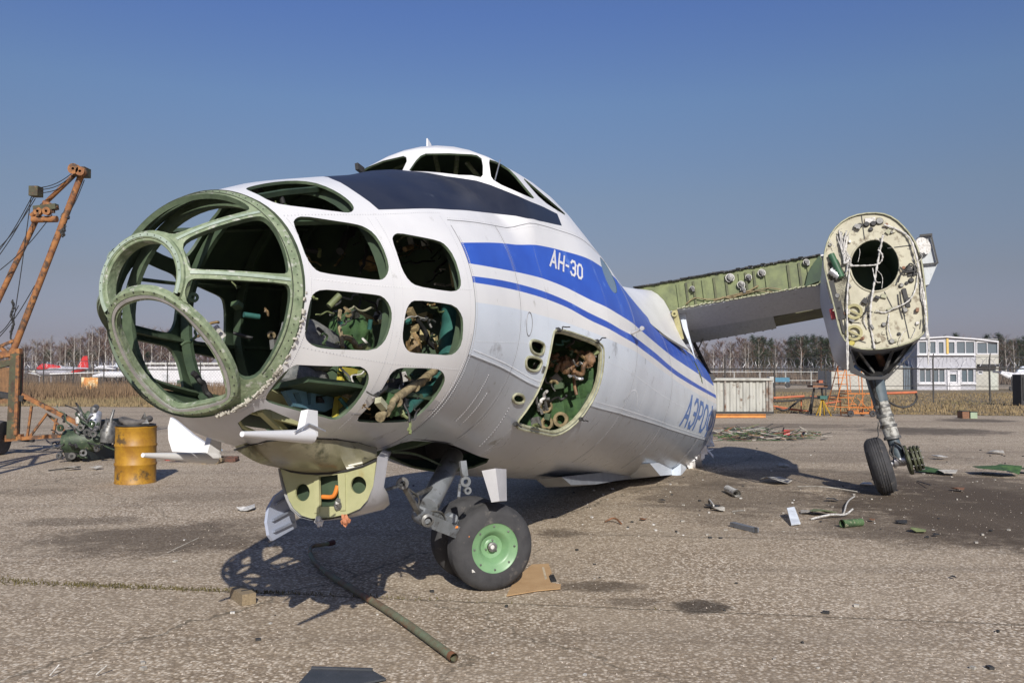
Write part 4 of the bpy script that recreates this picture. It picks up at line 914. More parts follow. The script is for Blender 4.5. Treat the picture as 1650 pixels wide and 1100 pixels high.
# wheel well interior and shafts
s = MB(); W0 = [ap(x, y, t=.35) for x, y in ((1368, 553), (1420, 560), (1476, 547), (1448, 585), (1425, 604), (1405, 606), (1382, 590))]
W1 = [q + Vector((-1.6, 0, .45)) for q in W0]; m_ = len(W0)
s.add(W0 + W1, [(i, (i + 1) % m_, m_ + (i + 1) % m_, m_ + i) for i in range(m_)] + [tuple(range(m_, 2 * m_))]); part(s, 'wheel_well_structure', darkm)
s = MB()
for a, b, r_ in (((1375, 556), (1408, 600), .02), ((1395, 560), (1372, 585), .015), ((1440, 560), (1425, 600), .025), ((1470, 548), (1432, 602), .03), ((1385, 566), (1425, 572), .012)): s.tube([ap(*a, t=.3), ap(*b, t=.1)], r_, 6)
part(s, 'well_brace', steel)
s = MB(); s.tube([ap(1412, 562, t=.2), ap(1424, 590, t=-.2)], .05, 10); part(s, 'rusty_actuator', M('rusted_steel', (.22, .10, .05), (.11, .06, .03), 12, .6), True)
s = MB(); P = [ap(x, y, t=.40) for x, y in ((1368, 556), (1376, 592), (1396, 606), (1420, 607), (1440, 598), (1476, 560), (1462, 578), (1430, 611), (1400, 612), (1370, 600))]; s.sheet(P, .03); part(s, 'well_door_edge', darkm)
# firewall dressing
s = MB(); s.tube([fw(1339, 410, .04), fw(1356, 447, .08)], .045, 14); part(s, 'green_cylinder', M('green_bottle_paint', (.03, .10, .045), (.02, .06, .03), 8, .5), 40)
s = MB(); s.tube([fw(1338, 436, .06), fw(1352, 446, .06)], .045, 12)
for k in range(4): q = fw(1338 + 4 * k, 436 + 3 * k, .06); s.tube([q, q + Vector((0, .01, -.01))], .055, 12)
part(s, 'coiled_coupling', alu, 40, split=False)
s = MB(); s.sheet([fw(x, y, .006) for x, y in ((1333, 425), (1350, 418), (1365, 446), (1372, 500), (1352, 495), (1338, 462))], .008); part(s, 'recess_shade_panel', darkm)  # flat dark sheet standing in for the shade of a recess
cab = [(((1363, 372), (1358, 395), (1364, 418), (1371, 430), (1366, 470), (1365, 520), (1368, 560), (1366, 596)), .018), (((1424, 378), (1417, 400), (1411, 430), (1408, 460), (1404, 490), (1400, 520), (1407, 545), (1410, 562)), .020), (((1371, 428), (1400, 428), (1418, 426), (1424, 412), (1416, 402)), .016),
       (((1424, 362), (1450, 370), (1468, 382), (1478, 410), (1482, 440), (1492, 480), (1494, 510), (1494, 545)), .020), (((1480, 440), (1475, 470), (1462, 488), (1440, 496), (1425, 505), (1410, 500)), .014), (((1431, 505), (1431, 525), (1437, 545)), .012), (((1404, 432), (1412, 455), (1418, 455)), .010), (((1370, 415), (1360, 430), (1364, 380)), .026), (((1394, 505), (1390, 515), (1396, 530)), .012), (((1484, 448), (1484, 480), (1492, 500)), .012), (((1366, 500), (1362, 540), (1364, 596)), .008)]
r_n = random.Random(8)
for k in range(9):
    x0 = 1352 + r_n.uniform(-3, 8); cab.append((((x0, 374 + r_n.uniform(-4, 6)), (x0 + 4, 400), (1366 + r_n.uniform(-7, 9), 418), (1362 + r_n.uniform(-6, 14), 436 + r_n.uniform(-8, 12))), .009))
for k in range(10):
    x0, y0 = r_n.uniform(1335, 1485), r_n.uniform(370, 550); cab.append((((x0, y0), (x0 + r_n.uniform(-14, 14), y0 + r_n.uniform(4, 16)), (x0 + r_n.uniform(-14, 14), y0 + r_n.uniform(14, 30))), .006))
cab.append((((1480, 455), (1492, 500), (1496, 545), (1497, 588)), .013)); cab.append((((1493, 520), (1498, 560), (1496, 572)), .010))
for k, (L, r_) in enumerate(cab):
    s = MB(); P = [fw(x + uni(-2, 2), y, .05 + .03 * math.sin(i * 1.7 + k)) for i, (x, y) in enumerate(L)]; P = chaikin([tuple(q) for q in P], 3, False); s.tube(P, [r_ * (.62 + .22 * math.sin(j * 1.9 + k)) for j in range(len(P))], 7); part(s, 'taped_cable', wirew, True)
for L in (((1460, 440), (1465, 422), (1475, 430), (1472, 446)), ((1447, 455), (1452, 440), (1462, 432)), ((1450, 470), (1452, 490), (1458, 510)), ((1400, 475), (1398, 500), (1390, 508)), ((1394, 500), (1406, 503)), ((1450, 430), (1458, 440), (1478, 436))):
    s = MB(); s.tube(chaikin([tuple(fw(x, y, .06)) for x, y in L], 2, False), .010, 6); part(s, 'black_lead', wireb, True)
for x, y, r_, m_ in ((1385, 364, .035, darkm), (1396, 362, .038, darkm), (1407, 361, .038, darkm), (1403, 370, .03, darkm), (1417, 357, .05, steel), (1436, 375, .022, steel), (1369, 390, .02, alu), (1354, 377, .03, steel), (1465, 433, .05, darkm), (1468, 452, .035, darkm), (1452, 460, .03, steel), (1463, 484, .04, darkm), (1458, 500, .035, steel), (1437, 550, .035, steel), (1424, 523, .03, steel), (1478, 521, .025, wirew), (1349, 477, .035, steel), (1372, 553, .04, yel), (1361, 385, .03, steel)):
    s = MB(); s.lathe([(0, .04), (r_ * .8, .04), (r_, .02), (r_, 0)], fw(x, y, .005), (1, 0, 0), 12); part(s, 'firewall_fitting', m_, 35)
for k in range(46):
    x, y = r_n.uniform(1334, 1488), r_n.uniform(358, 552)
    if (x - 1409) ** 2 / 2100 + (y - 428) ** 2 / 2300 < 1 or (y > 540 and (x < 1370 or x > 1460)) or (y < 385 and (x < 1360 or x > 1460)): continue
    s = MB(); z_ = r_n.uniform(.01, .05)
    if k % 3: s.box(fw(x, y, z_), (z_, r_n.uniform(.02, .07), r_n.uniform(.02, .07)), Matrix.Rotation(r_n.uniform(0, 3), 3, 'X'))
    else: s.lathe([(0, .03), (.02, .03), (.025, 0)], fw(x, y, .005), (1, 0, 0), 10)
    part(s, 'firewall_bracket', r_n.choice([steel, darkm, M('pale_primer', (1, 1, 1)), M('rusted_steel', (.22, .10, .05), (.11, .06, .03), 12, .6), cream]), 35, split=False)
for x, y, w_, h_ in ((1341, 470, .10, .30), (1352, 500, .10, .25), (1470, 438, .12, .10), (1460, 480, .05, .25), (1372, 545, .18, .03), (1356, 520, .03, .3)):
    s = MB(); s.box(fw(x, y, .02), (.03, w_, h_)); part(s, 'recess_shade', darkm)  # dark blocks on the flat firewall, recess shade put into their colour
for y in (503, 537):
    s = MB(); s.lathe([(.07, 0), (.105, 0), (.105, .05), (.07, .05), (.07, 0)], fw(1376, y, .005), (1, 0, 0), 20); s.beam(fw(1368, y - 4, .05), fw(1388, y + 5, .05), .02, .02); part(s, 'round_coupling', M('aged_cream', (1, 1, 1)), 35, split=False)
s = MB()
for x0, y0, x1, y1 in ((1388, 347, 1393, 385), (1366, 519, 1385, 520), (1430, 400, 1470, 395), (1456, 505, 1465, 545), (1372, 545, 1395, 552), (1484, 515, 1482, 530), (1425, 470, 1440, 500)): s.beam(fw(x0, y0, .012), fw(x1, y1, .012), .012, .006, (1, 0, 0))
part(s, 'firewall_seam', darkm)
s = MB(); P = [fw(x, y, .02) for x, y in ((1394, 352), (1410, 350), (1411, 358), (1394, 360))]; s.sheet(P, .01); part(s, 'white_placard', wirew)
s = MB(); s.box(ap(1347, 505, t=TN - .1) + Vector((0, -.03, 0)), (.12, .08, .13)); part(s, 'red_lamp', red)
# jet pipe box outboard
s = MB(); E0 = [ap(x, y, t=.1) for x, y in ((1478, 382), (1500, 379), (1511, 424), (1497, 458), (1483, 462), (1480, 425))]; E1 = [q + Vector((-.7, -.05, 0)) for q in E0]; m_ = len(E0)
s.add(E0 + E1, [(i, (i + 1) % m_, m_ + (i + 1) % m_, m_ + i) for i in range(m_)] + [tuple(range(m_))[::-1], tuple(range(m_, 2 * m_))]); part(s, 'exhaust_shroud', M('pale_wing_panel', (1, 1, 1)), 20)
s = MB(); q = ap(1484, 399, t=.12); s.tube([q + Vector((-.1, -.1, 0)), q + Vector((.08, .02, 0))], .12, 20); part(s, 'exhaust_stub', wirew, 40)
s = MB(); s.beam(ap(1500, 378, t=.14), ap(1511, 424, t=.14), .02, .02); s.beam(ap(1481, 427, t=.14), ap(1511, 424, t=.14), .02, .02); s.beam(ap(1482, 380, t=.14), ap(1502, 378, t=.14), .03, .03); part(s, 'shroud_edge', darkm, split=False)
# main gear leg
TG = -1.5
lp = lambda x, y, d=0: ap(x, y, t=TG + d)
MG = M('gear_grey', (1, 1, 1))
s = MB(); s.tube([lp(1403, 585), lp(1412, 620), lp(1424, 668)], [.13, .125, .10], 18); part(s, 'main_strut_upper', M('gear_blue_grey', (.09, .12, .14), (.045, .06, .07), 6, .5), 40)
s = MB(); s.tube([lp(1419, 648, .02), lp(1438, 705, .02)], .105, 18); part(s, 'main_strut_sleeve', M('peeling_white_paint', (.42, .42, .39), (.06, .055, .045), 16, .6), 40)
s = MB()
for f in (.0, .30, .62, 1.0): q = lp(1421 + 17 * f, 655 + 50 * f, .02); s.tube([q + Vector((0, 0, .02)), q - Vector((0, 0, .02))], .122, 18)
part(s, 'strut_collar', steel, 40)
s = MB(); s.tube([lp(1437, 702), lp(1449, 738)], .085, 18); part(s, 'main_oleo', M('gear_blue_grey', (1, 1, 1)), 40)
s = MB(); s.tube([lp(1398, 600, .3), lp(1412, 640, .1), lp(1421, 668, .1)], .03, 8); s.tube([lp(1376, 580, .4), lp(1410, 615, 0)], .035, 8); s.tube([lp(1443, 575, -.8), lp(1416, 625, 0)], .035, 8); part(s, 'side_brace', darkm, 40)
wc = lp(1418, 750, -.02); axm = Vector((0.05, .995, .06)).normalized()
ax_e = ap(1473, 741, t=TG)
s = MB(); s.tube([wc, ax_e], .05, 14); s.tube([lp(1440, 742), lp(1458, 741)], .085, 14); part(s, 'main_axle', alu, 40)
wm = wheel(wc, axm, .425, .30, .2, steel)
s = MB(); s.lathe([(.0, -.02), (.20, -.02), (.22, 0), (.22, .03), (.12, .04), (.12, .06), (.19, .07), (.19, .10), (.15, .105), (.19, .12), (.19, .15), (.15, .155), (.18, .17), (.18, .19), (0, .20)], lp(1462, 741), axm, 28); part(s, 'brake_pack', M('olive_brake', (.10, .11, .06), (.04, .04, .03), 14, .55, metal=.3), 30)
s = MB()
for k in range(10):
    a = 2 * PI * k / 10; s.tube([lp(1462, 741) + Vector((0, .04, 0)) + Vector((math.cos(a), 0, math.sin(a))) * .17, lp(1462, 741) + Vector((0, .2, 0)) + Vector((math.cos(a), 0, math.sin(a))) * .17], .012, 6)
part(s, 'brake_rod', steel)
s = MB(); s.tube([ax_e, ax_e + axm * .12], [.05, .03], 12); s.tube([ax_e + axm * .02 + Vector((0, 0, .08)), ax_e + axm * .1 + Vector((0, 0, .08))], .02, 8); part(s, 'axle_nut', steel, 40)
for k in range(5):
    s = MB(); s.tube(chaikin([tuple(lp(x, y, .12 + .02 * k)) for x, y in ((1440 + k, 712), (1448 + 2 * k, 716), (1458 - k, 724), (1460, 736))] if k < 3 else [tuple(lp(x, y, .12)) for x, y in ((1436 + 4 * (k - 3), 718), (1432 + 6 * (k - 3), 732), (1446, 738), (1456, 745))], 2, False), .012, 6); part(s, 'brake_hose', wireb, True)
s = MB(); s.tube(wiggle(lp(1402, 590, .35), lp(1418, 660, .2), 6, .05, 4), .01, 6); s.tube(wiggle(lp(1415, 680, .15), lp(1414, 705, .15), 4, .02, 5), .008, 6); part(s, 'brake_line', wireb, True)
# ------------------------------------------------------------------ ground
def ground_mat():
    m, n, b = new_mat('apron_exposed_aggregate'); L = n.links
    tc = node(n, 'ShaderNodeTexCoord'); co = tc.outputs['Object']
    def noise(sc_, det=6, stretch=None):
        v = co
        if stretch: mp = node(n, 'ShaderNodeMapping'); mp.inputs['Scale'].default_value = stretch; L.new(co, mp.inputs[0]); v = mp.outputs[0]
        x = node(n, 'ShaderNodeTexNoise', Scale=sc_, Detail=det, Roughness=.62); L.new(v, x.inputs['Vector']); return x.outputs[0]
    wob = node(n, 'ShaderNodeMapping'); L.new(co, wob.inputs[0])
    vo = node(n, 'ShaderNodeTexVoronoi', Scale=42, Randomness=1.0); L.new(co, vo.inputs['Vector'])
    hsv = node(n, 'ShaderNodeSeparateColor'); L.new(vo.outputs['Color'], hsv.inputs[0])
    stone = ramp(n, hsv.outputs[0], [(.0, (.23, .18, .13)), (.35, (.36, .295, .22)), (.55, (.54, .455, .35)), (.78, (.80, .70, .56)), (1.0, (.92, .85, .72))])
    edge = ramp(n, vo.outputs['Distance'], [(.32, (1, 1, 1)), (.66, (.42, .36, .29))])
    c = n.nodes.new('ShaderNodeMix'); c.data_type = 'RGBA'; c.blend_type = 'MULTIPLY'; c.inputs[0].default_value = 1; L.new(stone.outputs[0], c.inputs[6]); L.new(edge.outputs[0], c.inputs[7])
    fine = ramp(n, noise(160, 3), [(.3, (.30, .245, .175)), (.7, (.57, .48, .36))])
    k1 = ramp(n, noise(.9, 8), [(.35, (0, 0, 0)), (.68, (1, 1, 1))])
    col = mixc(n, .18, c.outputs[2], fine.outputs[0])
    worn = mixc(n, k1.outputs[0], col, fine.outputs[0]); hf = n.nodes.new('ShaderNodeMath'); hf.operation = 'MULTIPLY'; L.new(k1.outputs[0], hf.inputs[0]); hf.inputs[1].default_value = .55
    col = mixc(n, hf.outputs[0], col, fine.outputs[0])
    # rows further away are dustier, browner concrete
    sx = node(n, 'ShaderNodeSeparateXYZ'); L.new(co, sx.inputs[0])
    def math_(op, a, b_=None, c_=None):
        x = n.nodes.new('ShaderNodeMath'); x.operation = op
        for i, v in enumerate((a, b_, c_)):
            if v is None: continue
            if hasattr(v, 'links'): L.new(v, x.inputs[i])
            else: x.inputs[i].default_value = v
        return x.outputs[0]
    big = noise(.22, 8, (.45, 1.3, 1)); dz = ramp(n, big, [(.38, (0, 0, 0)), (.66, (1, 1, 1))])
    dd = math_('MULTIPLY', dz.outputs[0], .42); col = mixc(n, dd, col, (.20, .155, .11))
    st = ramp(n, noise(.5, 6, (.10, 1.6, 1)), [(.52, (0, 0, 0)), (.70, (1, 1, 1))]); dd = math_('MULTIPLY', st.outputs[0], .40); col = mixc(n, dd, col, (.12, .10, .08))
    # stains at their own places
    warp = noise(1.6, 7); w2 = noise(7, 6)
    for px, py, wx, hy, kk, cc in STAINS:
        g0 = gp(px, py); rx = wx / FPX * g0.y; ry = max(.05, (gp(px, py - hy).y - gp(px, py + hy).y) / 2)
        dx = math_('DIVIDE', math_('SUBTRACT', sx.outputs[0], g0.x), rx); dy = math_('DIVIDE', math_('SUBTRACT', sx.outputs[1], g0.y), ry)
        r2 = math_('ADD', math_('MULTIPLY', dx, dx), math_('MULTIPLY', dy, dy)); r2 = math_('ADD', r2, math_('MULTIPLY', math_('SUBTRACT', warp, .5), 3.2)); r2 = math_('ADD', r2, math_('MULTIPLY', math_('SUBTRACT', w2, .5), 1.6))
        mr = node(n, 'ShaderNodeMapRange'); mr.interpolation_type = 'SMOOTHSTEP'; L.new(r2, mr.inputs[0]); mr.inputs[1].default_value = 1.5; mr.inputs[2].default_value = .35; mr.inputs[3].default_value = 0; mr.inputs[4].default_value = kk
        col = mixc(n, mr.outputs[0], col, cc)
    # slab joints and cracks (lines a + b x), moss dark
    for a0, b0, wd, kk, x0, x1 in ((6.78, -.155, .016, .75, -60, 60), (16.6, -.155, .03, .7, -60, 60), (28.5, -.155, .05, .6, -80, 80), (9.75, -.12, .018, .7, .6, 3.4), (12.9, -.155, .02, .35, -60, 60)):
        yy = math_('ADD', math_('MULTIPLY', sx.outputs[0], b0), a0); dl = math_('SUBTRACT', sx.outputs[1], yy); dl = math_('ADD', dl, math_('MULTIPLY', math_('SUBTRACT', w2, .5), .12)); ab = math_('ABSOLUTE', dl)
        mr = node(n, 'ShaderNodeMapRange'); L.new(ab, mr.inputs[0]); mr.inputs[1].default_value = wd; mr.inputs[2].default_value = wd * .4; mr.inputs[3].default_value = 0; mr.inputs[4].default_value = kk
        inx = math_('MULTIPLY', math_('GREATER_THAN', sx.outputs[0], x0), math_('LESS_THAN', sx.outputs[0], x1)); col = mixc(n, math_('MULTIPLY', mr.outputs[0], inx), col, (.06, .05, .035))
    for a0, b0, wd, kk in ((-6.2, .62, .03, .6), (5.5, -.9, .02, .5), (-1.6, .22, .012, .5), (3.2, .35, .02, .5), (-9, .1, .03, .5), (9, -.25, .02, .5)):
        xx = math_('ADD', math_('MULTIPLY', sx.outputs[1], b0), a0); dl = math_('ABSOLUTE', math_('ADD', math_('SUBTRACT', sx.outputs[0], xx), math_('MULTIPLY', math_('SUBTRACT', warp, .5), .9)))
        mr = node(n, 'ShaderNodeMapRange'); L.new(dl, mr.inputs[0]); mr.inputs[1].default_value = wd; mr.inputs[2].default_value = wd * .4; mr.inputs[3].default_value = 0; mr.inputs[4].default_value = kk; col = mixc(n, mr.outputs[0], col, (.08, .07, .05))
    L.new(col, b.inputs['Base Color']); b.inputs['Roughness'].default_value = .9; b.inputs['Specular IOR Level'].default_value = .25
    bp = node(n, 'ShaderNodeBump'); bp.inputs['Strength'].default_value = .55; bp.inputs['Distance'].default_value = .006; bp.invert = True; L.new(vo.outputs['Distance'], bp.inputs['Height']); L.new(bp.outputs[0], b.inputs['Normal'])
    return m
DK = (.04, .031, .024); BR = (.08, .06, .042)
STAINS = [(250, 868, 190, 24, .7, BR), (130, 840, 90, 8, .5, BR), (960, 945, 75, 10, .75, BR), (1130, 977, 42, 12, .8, DK), (1020, 968, 45, 7, .5, BR), (1590, 822, 230, 56, .92, BR), (1470, 850, 150, 30, .6, BR), (1640, 800, 160, 50, .8, BR), (1180, 800, 170, 26, .6, BR), (1330, 770, 160, 18, .5, BR), (1120, 770, 80, 14, .55, BR), (900, 858, 40, 7, .6, BR), (1500, 694, 110, 6, .7, DK), (60, 792, 70, 6, .3, BR), (1250, 686, 150, 4, .5, BR), (1380, 738, 230, 7, .3, BR), (1160, 835, 80, 12, .35, BR), (330, 800, 100, 8, .3, BR), (1570, 677, 60, 3, .7, DK), (60, 706, 120, 8, .45, BR), (420, 840, 90, 10, .4, BR)]
def VEA(x, a, b): return a + (b - a) * x
EDGE = [(-200, 66), (-60, 50.5), (-24, 45.6), (-10, 43.2), (4, 40.0), (11, 38.2), (18, 36.6), (24, 35.0), (32, 33.4), (80, 26)]
s = MB(); s.quad((-400, -60, 0), (400, -60, 0), (400, 120, 0), (-400, 120, 0)); o = s.build('apron', ground_mat()); tag(o, kind='structure')
s = MB(); P = [(x, y, .006) for x, y in EDGE]; Q = [(x * 1.2, 96, .006) for x, y in EDGE]; s.add(P + Q, [(i, i + 1, len(P) + i + 1, len(P) + i) for i in range(len(P) - 1)])
verge_m = M('dry_verge', (.22, .165, .09), (.14, .105, .06), 1.1, .95, dirt=(.11, .10, .05), dthr=.55, dsc=.35, bump=.6, bsc=12)
tag(s.build('grass_verge', verge_m), kind='structure')
s = MB(); s.quad((-2500, 96, -.02), (2500, 96, -.02), (2500, 2500, -.02), (-2500, 2500, -.02)); tag(s.build('airfield_ground', M('airfield_brown', (.17, .14, .10), (.12, .10, .07), .05, .95)), kind='structure')
# dry grass blades on the verge, moss along the joint
def blades(name, pts, hts, mat, wd=.02):
    n = len(pts); V = np.zeros((n * 3, 3)); a = np.random.rand(n) * 6.28
    V[0::3] = pts; V[1::3] = pts; V[2::3] = pts
    V[0::3, 0] -= wd * np.cos(a); V[0::3, 1] -= wd * np.sin(a); V[1::3, 0] += wd * np.cos(a); V[1::3, 1] += wd * np.sin(a)
    V[2::3, 2] += hts; V[2::3, 0] += (np.random.rand(n) - .5) * hts * .7; V[2::3, 1] += (np.random.rand(n) - .5) * hts * .5
    me = bpy.data.meshes.new(name); me.vertices.add(n * 3); me.vertices.foreach_set('co', V.ravel()); me.loops.add(n * 3); me.loops.foreach_set('vertex_index', np.arange(n * 3)); me.polygons.add(n)
    me.polygons.foreach_set('loop_start', np.arange(0, n * 3, 3)); me.polygons.foreach_set('loop_total', np.full(n, 3)); me.update(); me.validate(); me.materials.append(mat)
    o = bpy.data.objects.new(name, me); COL.objects.link(o); tag(o, kind='stuff'); return o
np.random.seed(3)
ex = np.array([e[0] for e in EDGE]); ey = np.array([e[1] for e in EDGE])
n = 90000; X = np.random.uniform(-50, 48, n); Y = np.interp(X, ex, ey) + .1 + np.random.rand(n) ** 1.6 * 42
clump = (np.sin(X * 1.7 + np.sin(Y * .9) * 2) + np.sin(Y * 1.3 + X * .6) + np.sin(X * .31 + 2)) / 3
hh = (.05 + .13 * np.random.rand(n)) * (1 + .6 * clump); hh *= np.where(X < -12, 2.1, 1.0) * np.where(Y - np.interp(X, ex, ey) < 2.5, .5, 1)
grass_m = M('dry_grass_straw', (.29, .215, .11), (.16, .12, .065), .5, .95, dirt=(.14, .14, .06), dthr=.56, dsc=.25)
o = blades('dry_grass', np.c_[X, Y, np.zeros(n)], np.abs(hh), grass_m, .03); tag(o, 'dry straw coloured grass on the verge behind the apron', 'grass')
n = 16000; X = np.random.uniform(-46, -14, n); Y = np.interp(X, ex, ey) + 8 + np.random.rand(len(X)) * 16
o = blades('reed_brush', np.c_[X, Y, np.zeros(len(X))], .5 + .8 * np.random.rand(len(X)), M('brown_reed', (.22, .145, .08), (.13, .085, .05), .8, .95), .035); tag(o, 'tall brown dry weeds in front of the wire fence', 'weeds')
n = 5200; X = np.random.uniform(-5.6, 1.2, n); k = np.clip((.4 - X) / 5, .05, 1) ; keep = np.random.rand(n) < k ** 1.6 * (.45 + .55 * (np.sin(X * 5) + np.sin(X * 2.1 + 1) > -.5)); X = X[keep]
Y = 6.80 - .155 * X + np.random.randn(len(X)) * .028 * (1 + np.clip(-X - 2, 0, 4) * .35)
o = blades('joint_moss', np.c_[X, Y, np.zeros(len(X))], .008 + .022 * np.random.rand(len(X)), M('moss_green_brown', (.12, .10, .035), (.07, .06, .02), 9, .95), .006); tag(o, 'low brown green moss growing along the slab joint', 'moss')
n = 9000; a = np.random.rand(n); Yp = 3.9 + 22 * a ** 1.8; Xp = (np.random.rand(n) - .5) * 1.35 * Yp
o = blades('grit', np.c_[Xp, Yp, np.zeros(n)], .003 + .008 * np.random.rand(n), M('pale_grit', (.52, .47, .42), (.30, .25, .2), 30, .9), .006); tag(o, 'loose pale grit scattered over the apron', 'grit')

# ------------------------------------------------------------------ far trees
class TR: pass
bark_b = M('birch_bark', (.52, .49, .44), (.28, .25, .22), 1.2, .9, stretch=(1, 1, 3))
twig_m = M('bare_twigs', (.23, .165, .12), (.14, .10, .075), .4, .95); twig_r = M('reddish_twigs', (.22, .13, .095), (.14, .085, .065), .4, .95); twig_y = M('pale_twigs', (.23, .19, .14), (.15, .12, .09), .4, .95)
pine_m = M('pine_needles', (.060, .095, .038), (.035, .055, .024), .9, .9); pbark = M('pine_bark', (.16, .09, .055), (.08, .05, .03), 3, .9)
def birch(seed, Ht, spread=1.0, dense=420):
    r = random.Random(seed); tr, cr = MB(), MB()
    def stick(mb, p, q, a, b, n_=4): mb.tube([p, q], [a, b], n_, caps=False)
    pts = []; x = y = 0
    for i in range(9): pts.append(Vector((x, y, Ht * .95 * i / 8))); x += r.uniform(-.12, .12) * Ht / 12; y += r.uniform(-.1, .1) * Ht / 12
    tr.tube(pts, [.13 * Ht / 10 * (1 - i / 8.6) + .01 for i in range(9)], 6, caps=False)
    ends = []
    for k in range(26):
        f = r.uniform(.28, .97); i = f * 8; p = pts[int(i)].lerp(pts[min(8, int(i) + 1)], i % 1); a = r.uniform(0, 6.28); L_ = Ht * (.10 + .22 * (1 - f)) * r.uniform(.7, 1.2) * spread; up = r.uniform(.7, 1.5)
        q = p + Vector((math.cos(a), math.sin(a), up)).normalized() * L_; stick(tr if L_ > 1.5 and k < 14 else cr, p, q, .035 * (1.3 - f) * Ht / 10, .008); ends.append((p, q))
    for k in range(dense):
        p, q = r.choice(ends); b = p.lerp(q, r.uniform(.2, 1.0)); a = r.uniform(0, 6.28); L_ = r.uniform(.35, 1.3) * Ht / 11
        e = b + Vector((math.cos(a) * .8, math.sin(a) * .8, r.uniform(-.3, 1.1))).normalized() * L_; w_ = .018 if dense < 800 else .030; d = Vector((-math.sin(a), math.cos(a), 0)) * w_
        cr.add([b - d, b + d, e], [(0, 1, 2)])
        m_ = b.lerp(e, .5); a2 = a + r.uniform(-1, 1); e2 = m_ + Vector((math.cos(a2), math.sin(a2), r.uniform(0, 1))) * L_ * .4; cr.add([m_ - d * .7, m_ + d * .7, e2], [(0, 1, 2)])
    return tr, cr
def pine(seed, Ht):
    r = random.Random(seed); tr, cr = MB(), MB(); tr.tube([(0, 0, 0), (r.uniform(-.2, .2), 0, Ht * .5), (0, 0, Ht * .97)], [.2, .14, .03], 6, caps=False)
    cl = []
    for k in range(95):
        f = .15 + .85 * r.random() ** .8; R_ = Ht * .26 * (1 - f) ** .55 * r.uniform(.55, 1.15) + .15; a = r.uniform(0, 6.28); cl.append((Vector((math.cos(a) * R_ * .75, math.sin(a) * R_ * .75, Ht * f)), .45 + .9 * (1 - f)))
        tr.tube([(0, 0, Ht * f - .3), tuple(cl[-1][0])], [.04, .015], 3, caps=False)
    for c, rr in cl:
        for k in range(26):
            d = Vector((r.gauss(0, 1), r.gauss(0, 1), r.gauss(0, .9))) * rr * .6; p = c + d; a = r.uniform(0, 6.28); u = Vector((math.cos(a), math.sin(a), r.uniform(-.4, .5))) * r.uniform(.18, .42); v = Vector((-math.sin(a), math.cos(a), r.uniform(-.6, .6))) * r.uniform(.06, .14)
            cr.add([p - u, p + v, p + u * .9], [(0, 1, 2)])
    return tr, cr
def mesh_of(mb, name, m):
    o = mb.build(name, m); me = o.data; bpy.data.objects.remove(o); return me
BV = []
for k, (Ht, sp_, dn, tm) in enumerate(((13, .9, 420, twig_m), (12, 1.1, 460, twig_y), (14, .8, 380, twig_r), (11, 1.2, 500, twig_m), (12.5, 1.0, 460, twig_r), (10, 1.3, 560, twig_m))):
    a, b = birch(k + 1, Ht, sp_, dn); BV.append((Ht, mesh_of(a, 'trunk', bark_b), mesh_of(b, 'crown', tm)))
darkb = M('grey_bark', (.13, .10, .085), (.08, .06, .05), 2, .9)
DV = []
for k, (Ht, sp_, dn, tm) in enumerate(((11, 1.2, 1500, twig_m), (10, 1.5, 1700, twig_r), (12, 1.1, 1500, twig_m))):
    a, b = birch(k + 31, Ht, sp_, dn); DV.append((Ht, mesh_of(a, 'trunk', darkb), mesh_of(b, 'crown', tm)))
PV = []
for k, Ht in enumerate((11, 12.5, 10)): a, b = pine(k + 11, Ht); PV.append((Ht, mesh_of(a, 'trunk', pbark), mesh_of(b, 'crown', pine_m)))
def plant(name, var, x, y, Ht, label, cat, group):
    t = thing(name, label, cat, (x, y, -.02), uni(0, 6.28), group); k = Ht / var[0]; t.scale = (k * uni(.9, 1.15), k * uni(.9, 1.15), k)
    for nm, me in (('trunk', var[1]), ('crown', var[2])):
        o = bpy.data.objects.new(nm, me); COL.objects.link(o); o.parent = t
def tree_at(kind, px, ytop, Y, jit=0):
    g = at(px + uni(-jit, jit), 600, Y); Ht = (600 - ytop) / FPX * Y + HC + uni(-.4, .4)
    wh = [w_ for lim, w_ in ((60, 'behind the crane'), (185, 'behind the red airplane'), (700, 'left of and behind the airplane nose'), (1345, 'under the wing'), (1480, 'behind the main gear leg'), (1609, 'behind the office building'), (9999, 'right of the office building')) if px < lim][0]
    if kind == 'b': plant('birch_tree', random.choice(BV), g.x, Y, Ht, 'bare pale-trunked birch in the far tree line ' + wh, 'birch', 'birches in the tree line ' + wh)
    if kind == 'd': plant('bare_tree', random.choice(DV), g.x, Y, Ht, 'bushy bare brown tree in the far wood ' + wh, 'bare tree', 'bare brown trees ' + wh)
    if kind == 'p': plant('pine_tree', random.choice(PV), g.x, Y, Ht, 'dark green pine among the bare trees ' + wh, 'pine', 'pines ' + wh)
def prof(px):                      # skyline of the wood in the photograph
    return interp([(-60, 545), (20, 552), (60, 545), (110, 540), (150, 527), (215, 522), (270, 530), (330, 548), (1100, 548), (1160, 545), (1210, 538), (1260, 542), (1300, 538), (1340, 536), (1400, 536), (1470, 536), (1500, 541), (1560, 534), (1610, 537), (1700, 540)], px)
XS = [x for x in range(-50, 345, 9)] + [x for x in range(1108, 1700, 9)]
for x in XS: tree_at('d', x, prof(x) + uni(4, 14), uni(190, 215), 4)
for x in XS[::2]: tree_at('d', x, prof(x) + uni(8, 22), uni(168, 185), 6)
for x in (8, 24, 38, 52, 57, 70, 82, 96, 104, 118, 128, 141, 152, 158, 172, 180, 190, 199, 212, 221, 232, 246, 258, 270, 285, 300): tree_at('b', x, prof(x) + uni(-3, 8), uni(140, 165), 2)
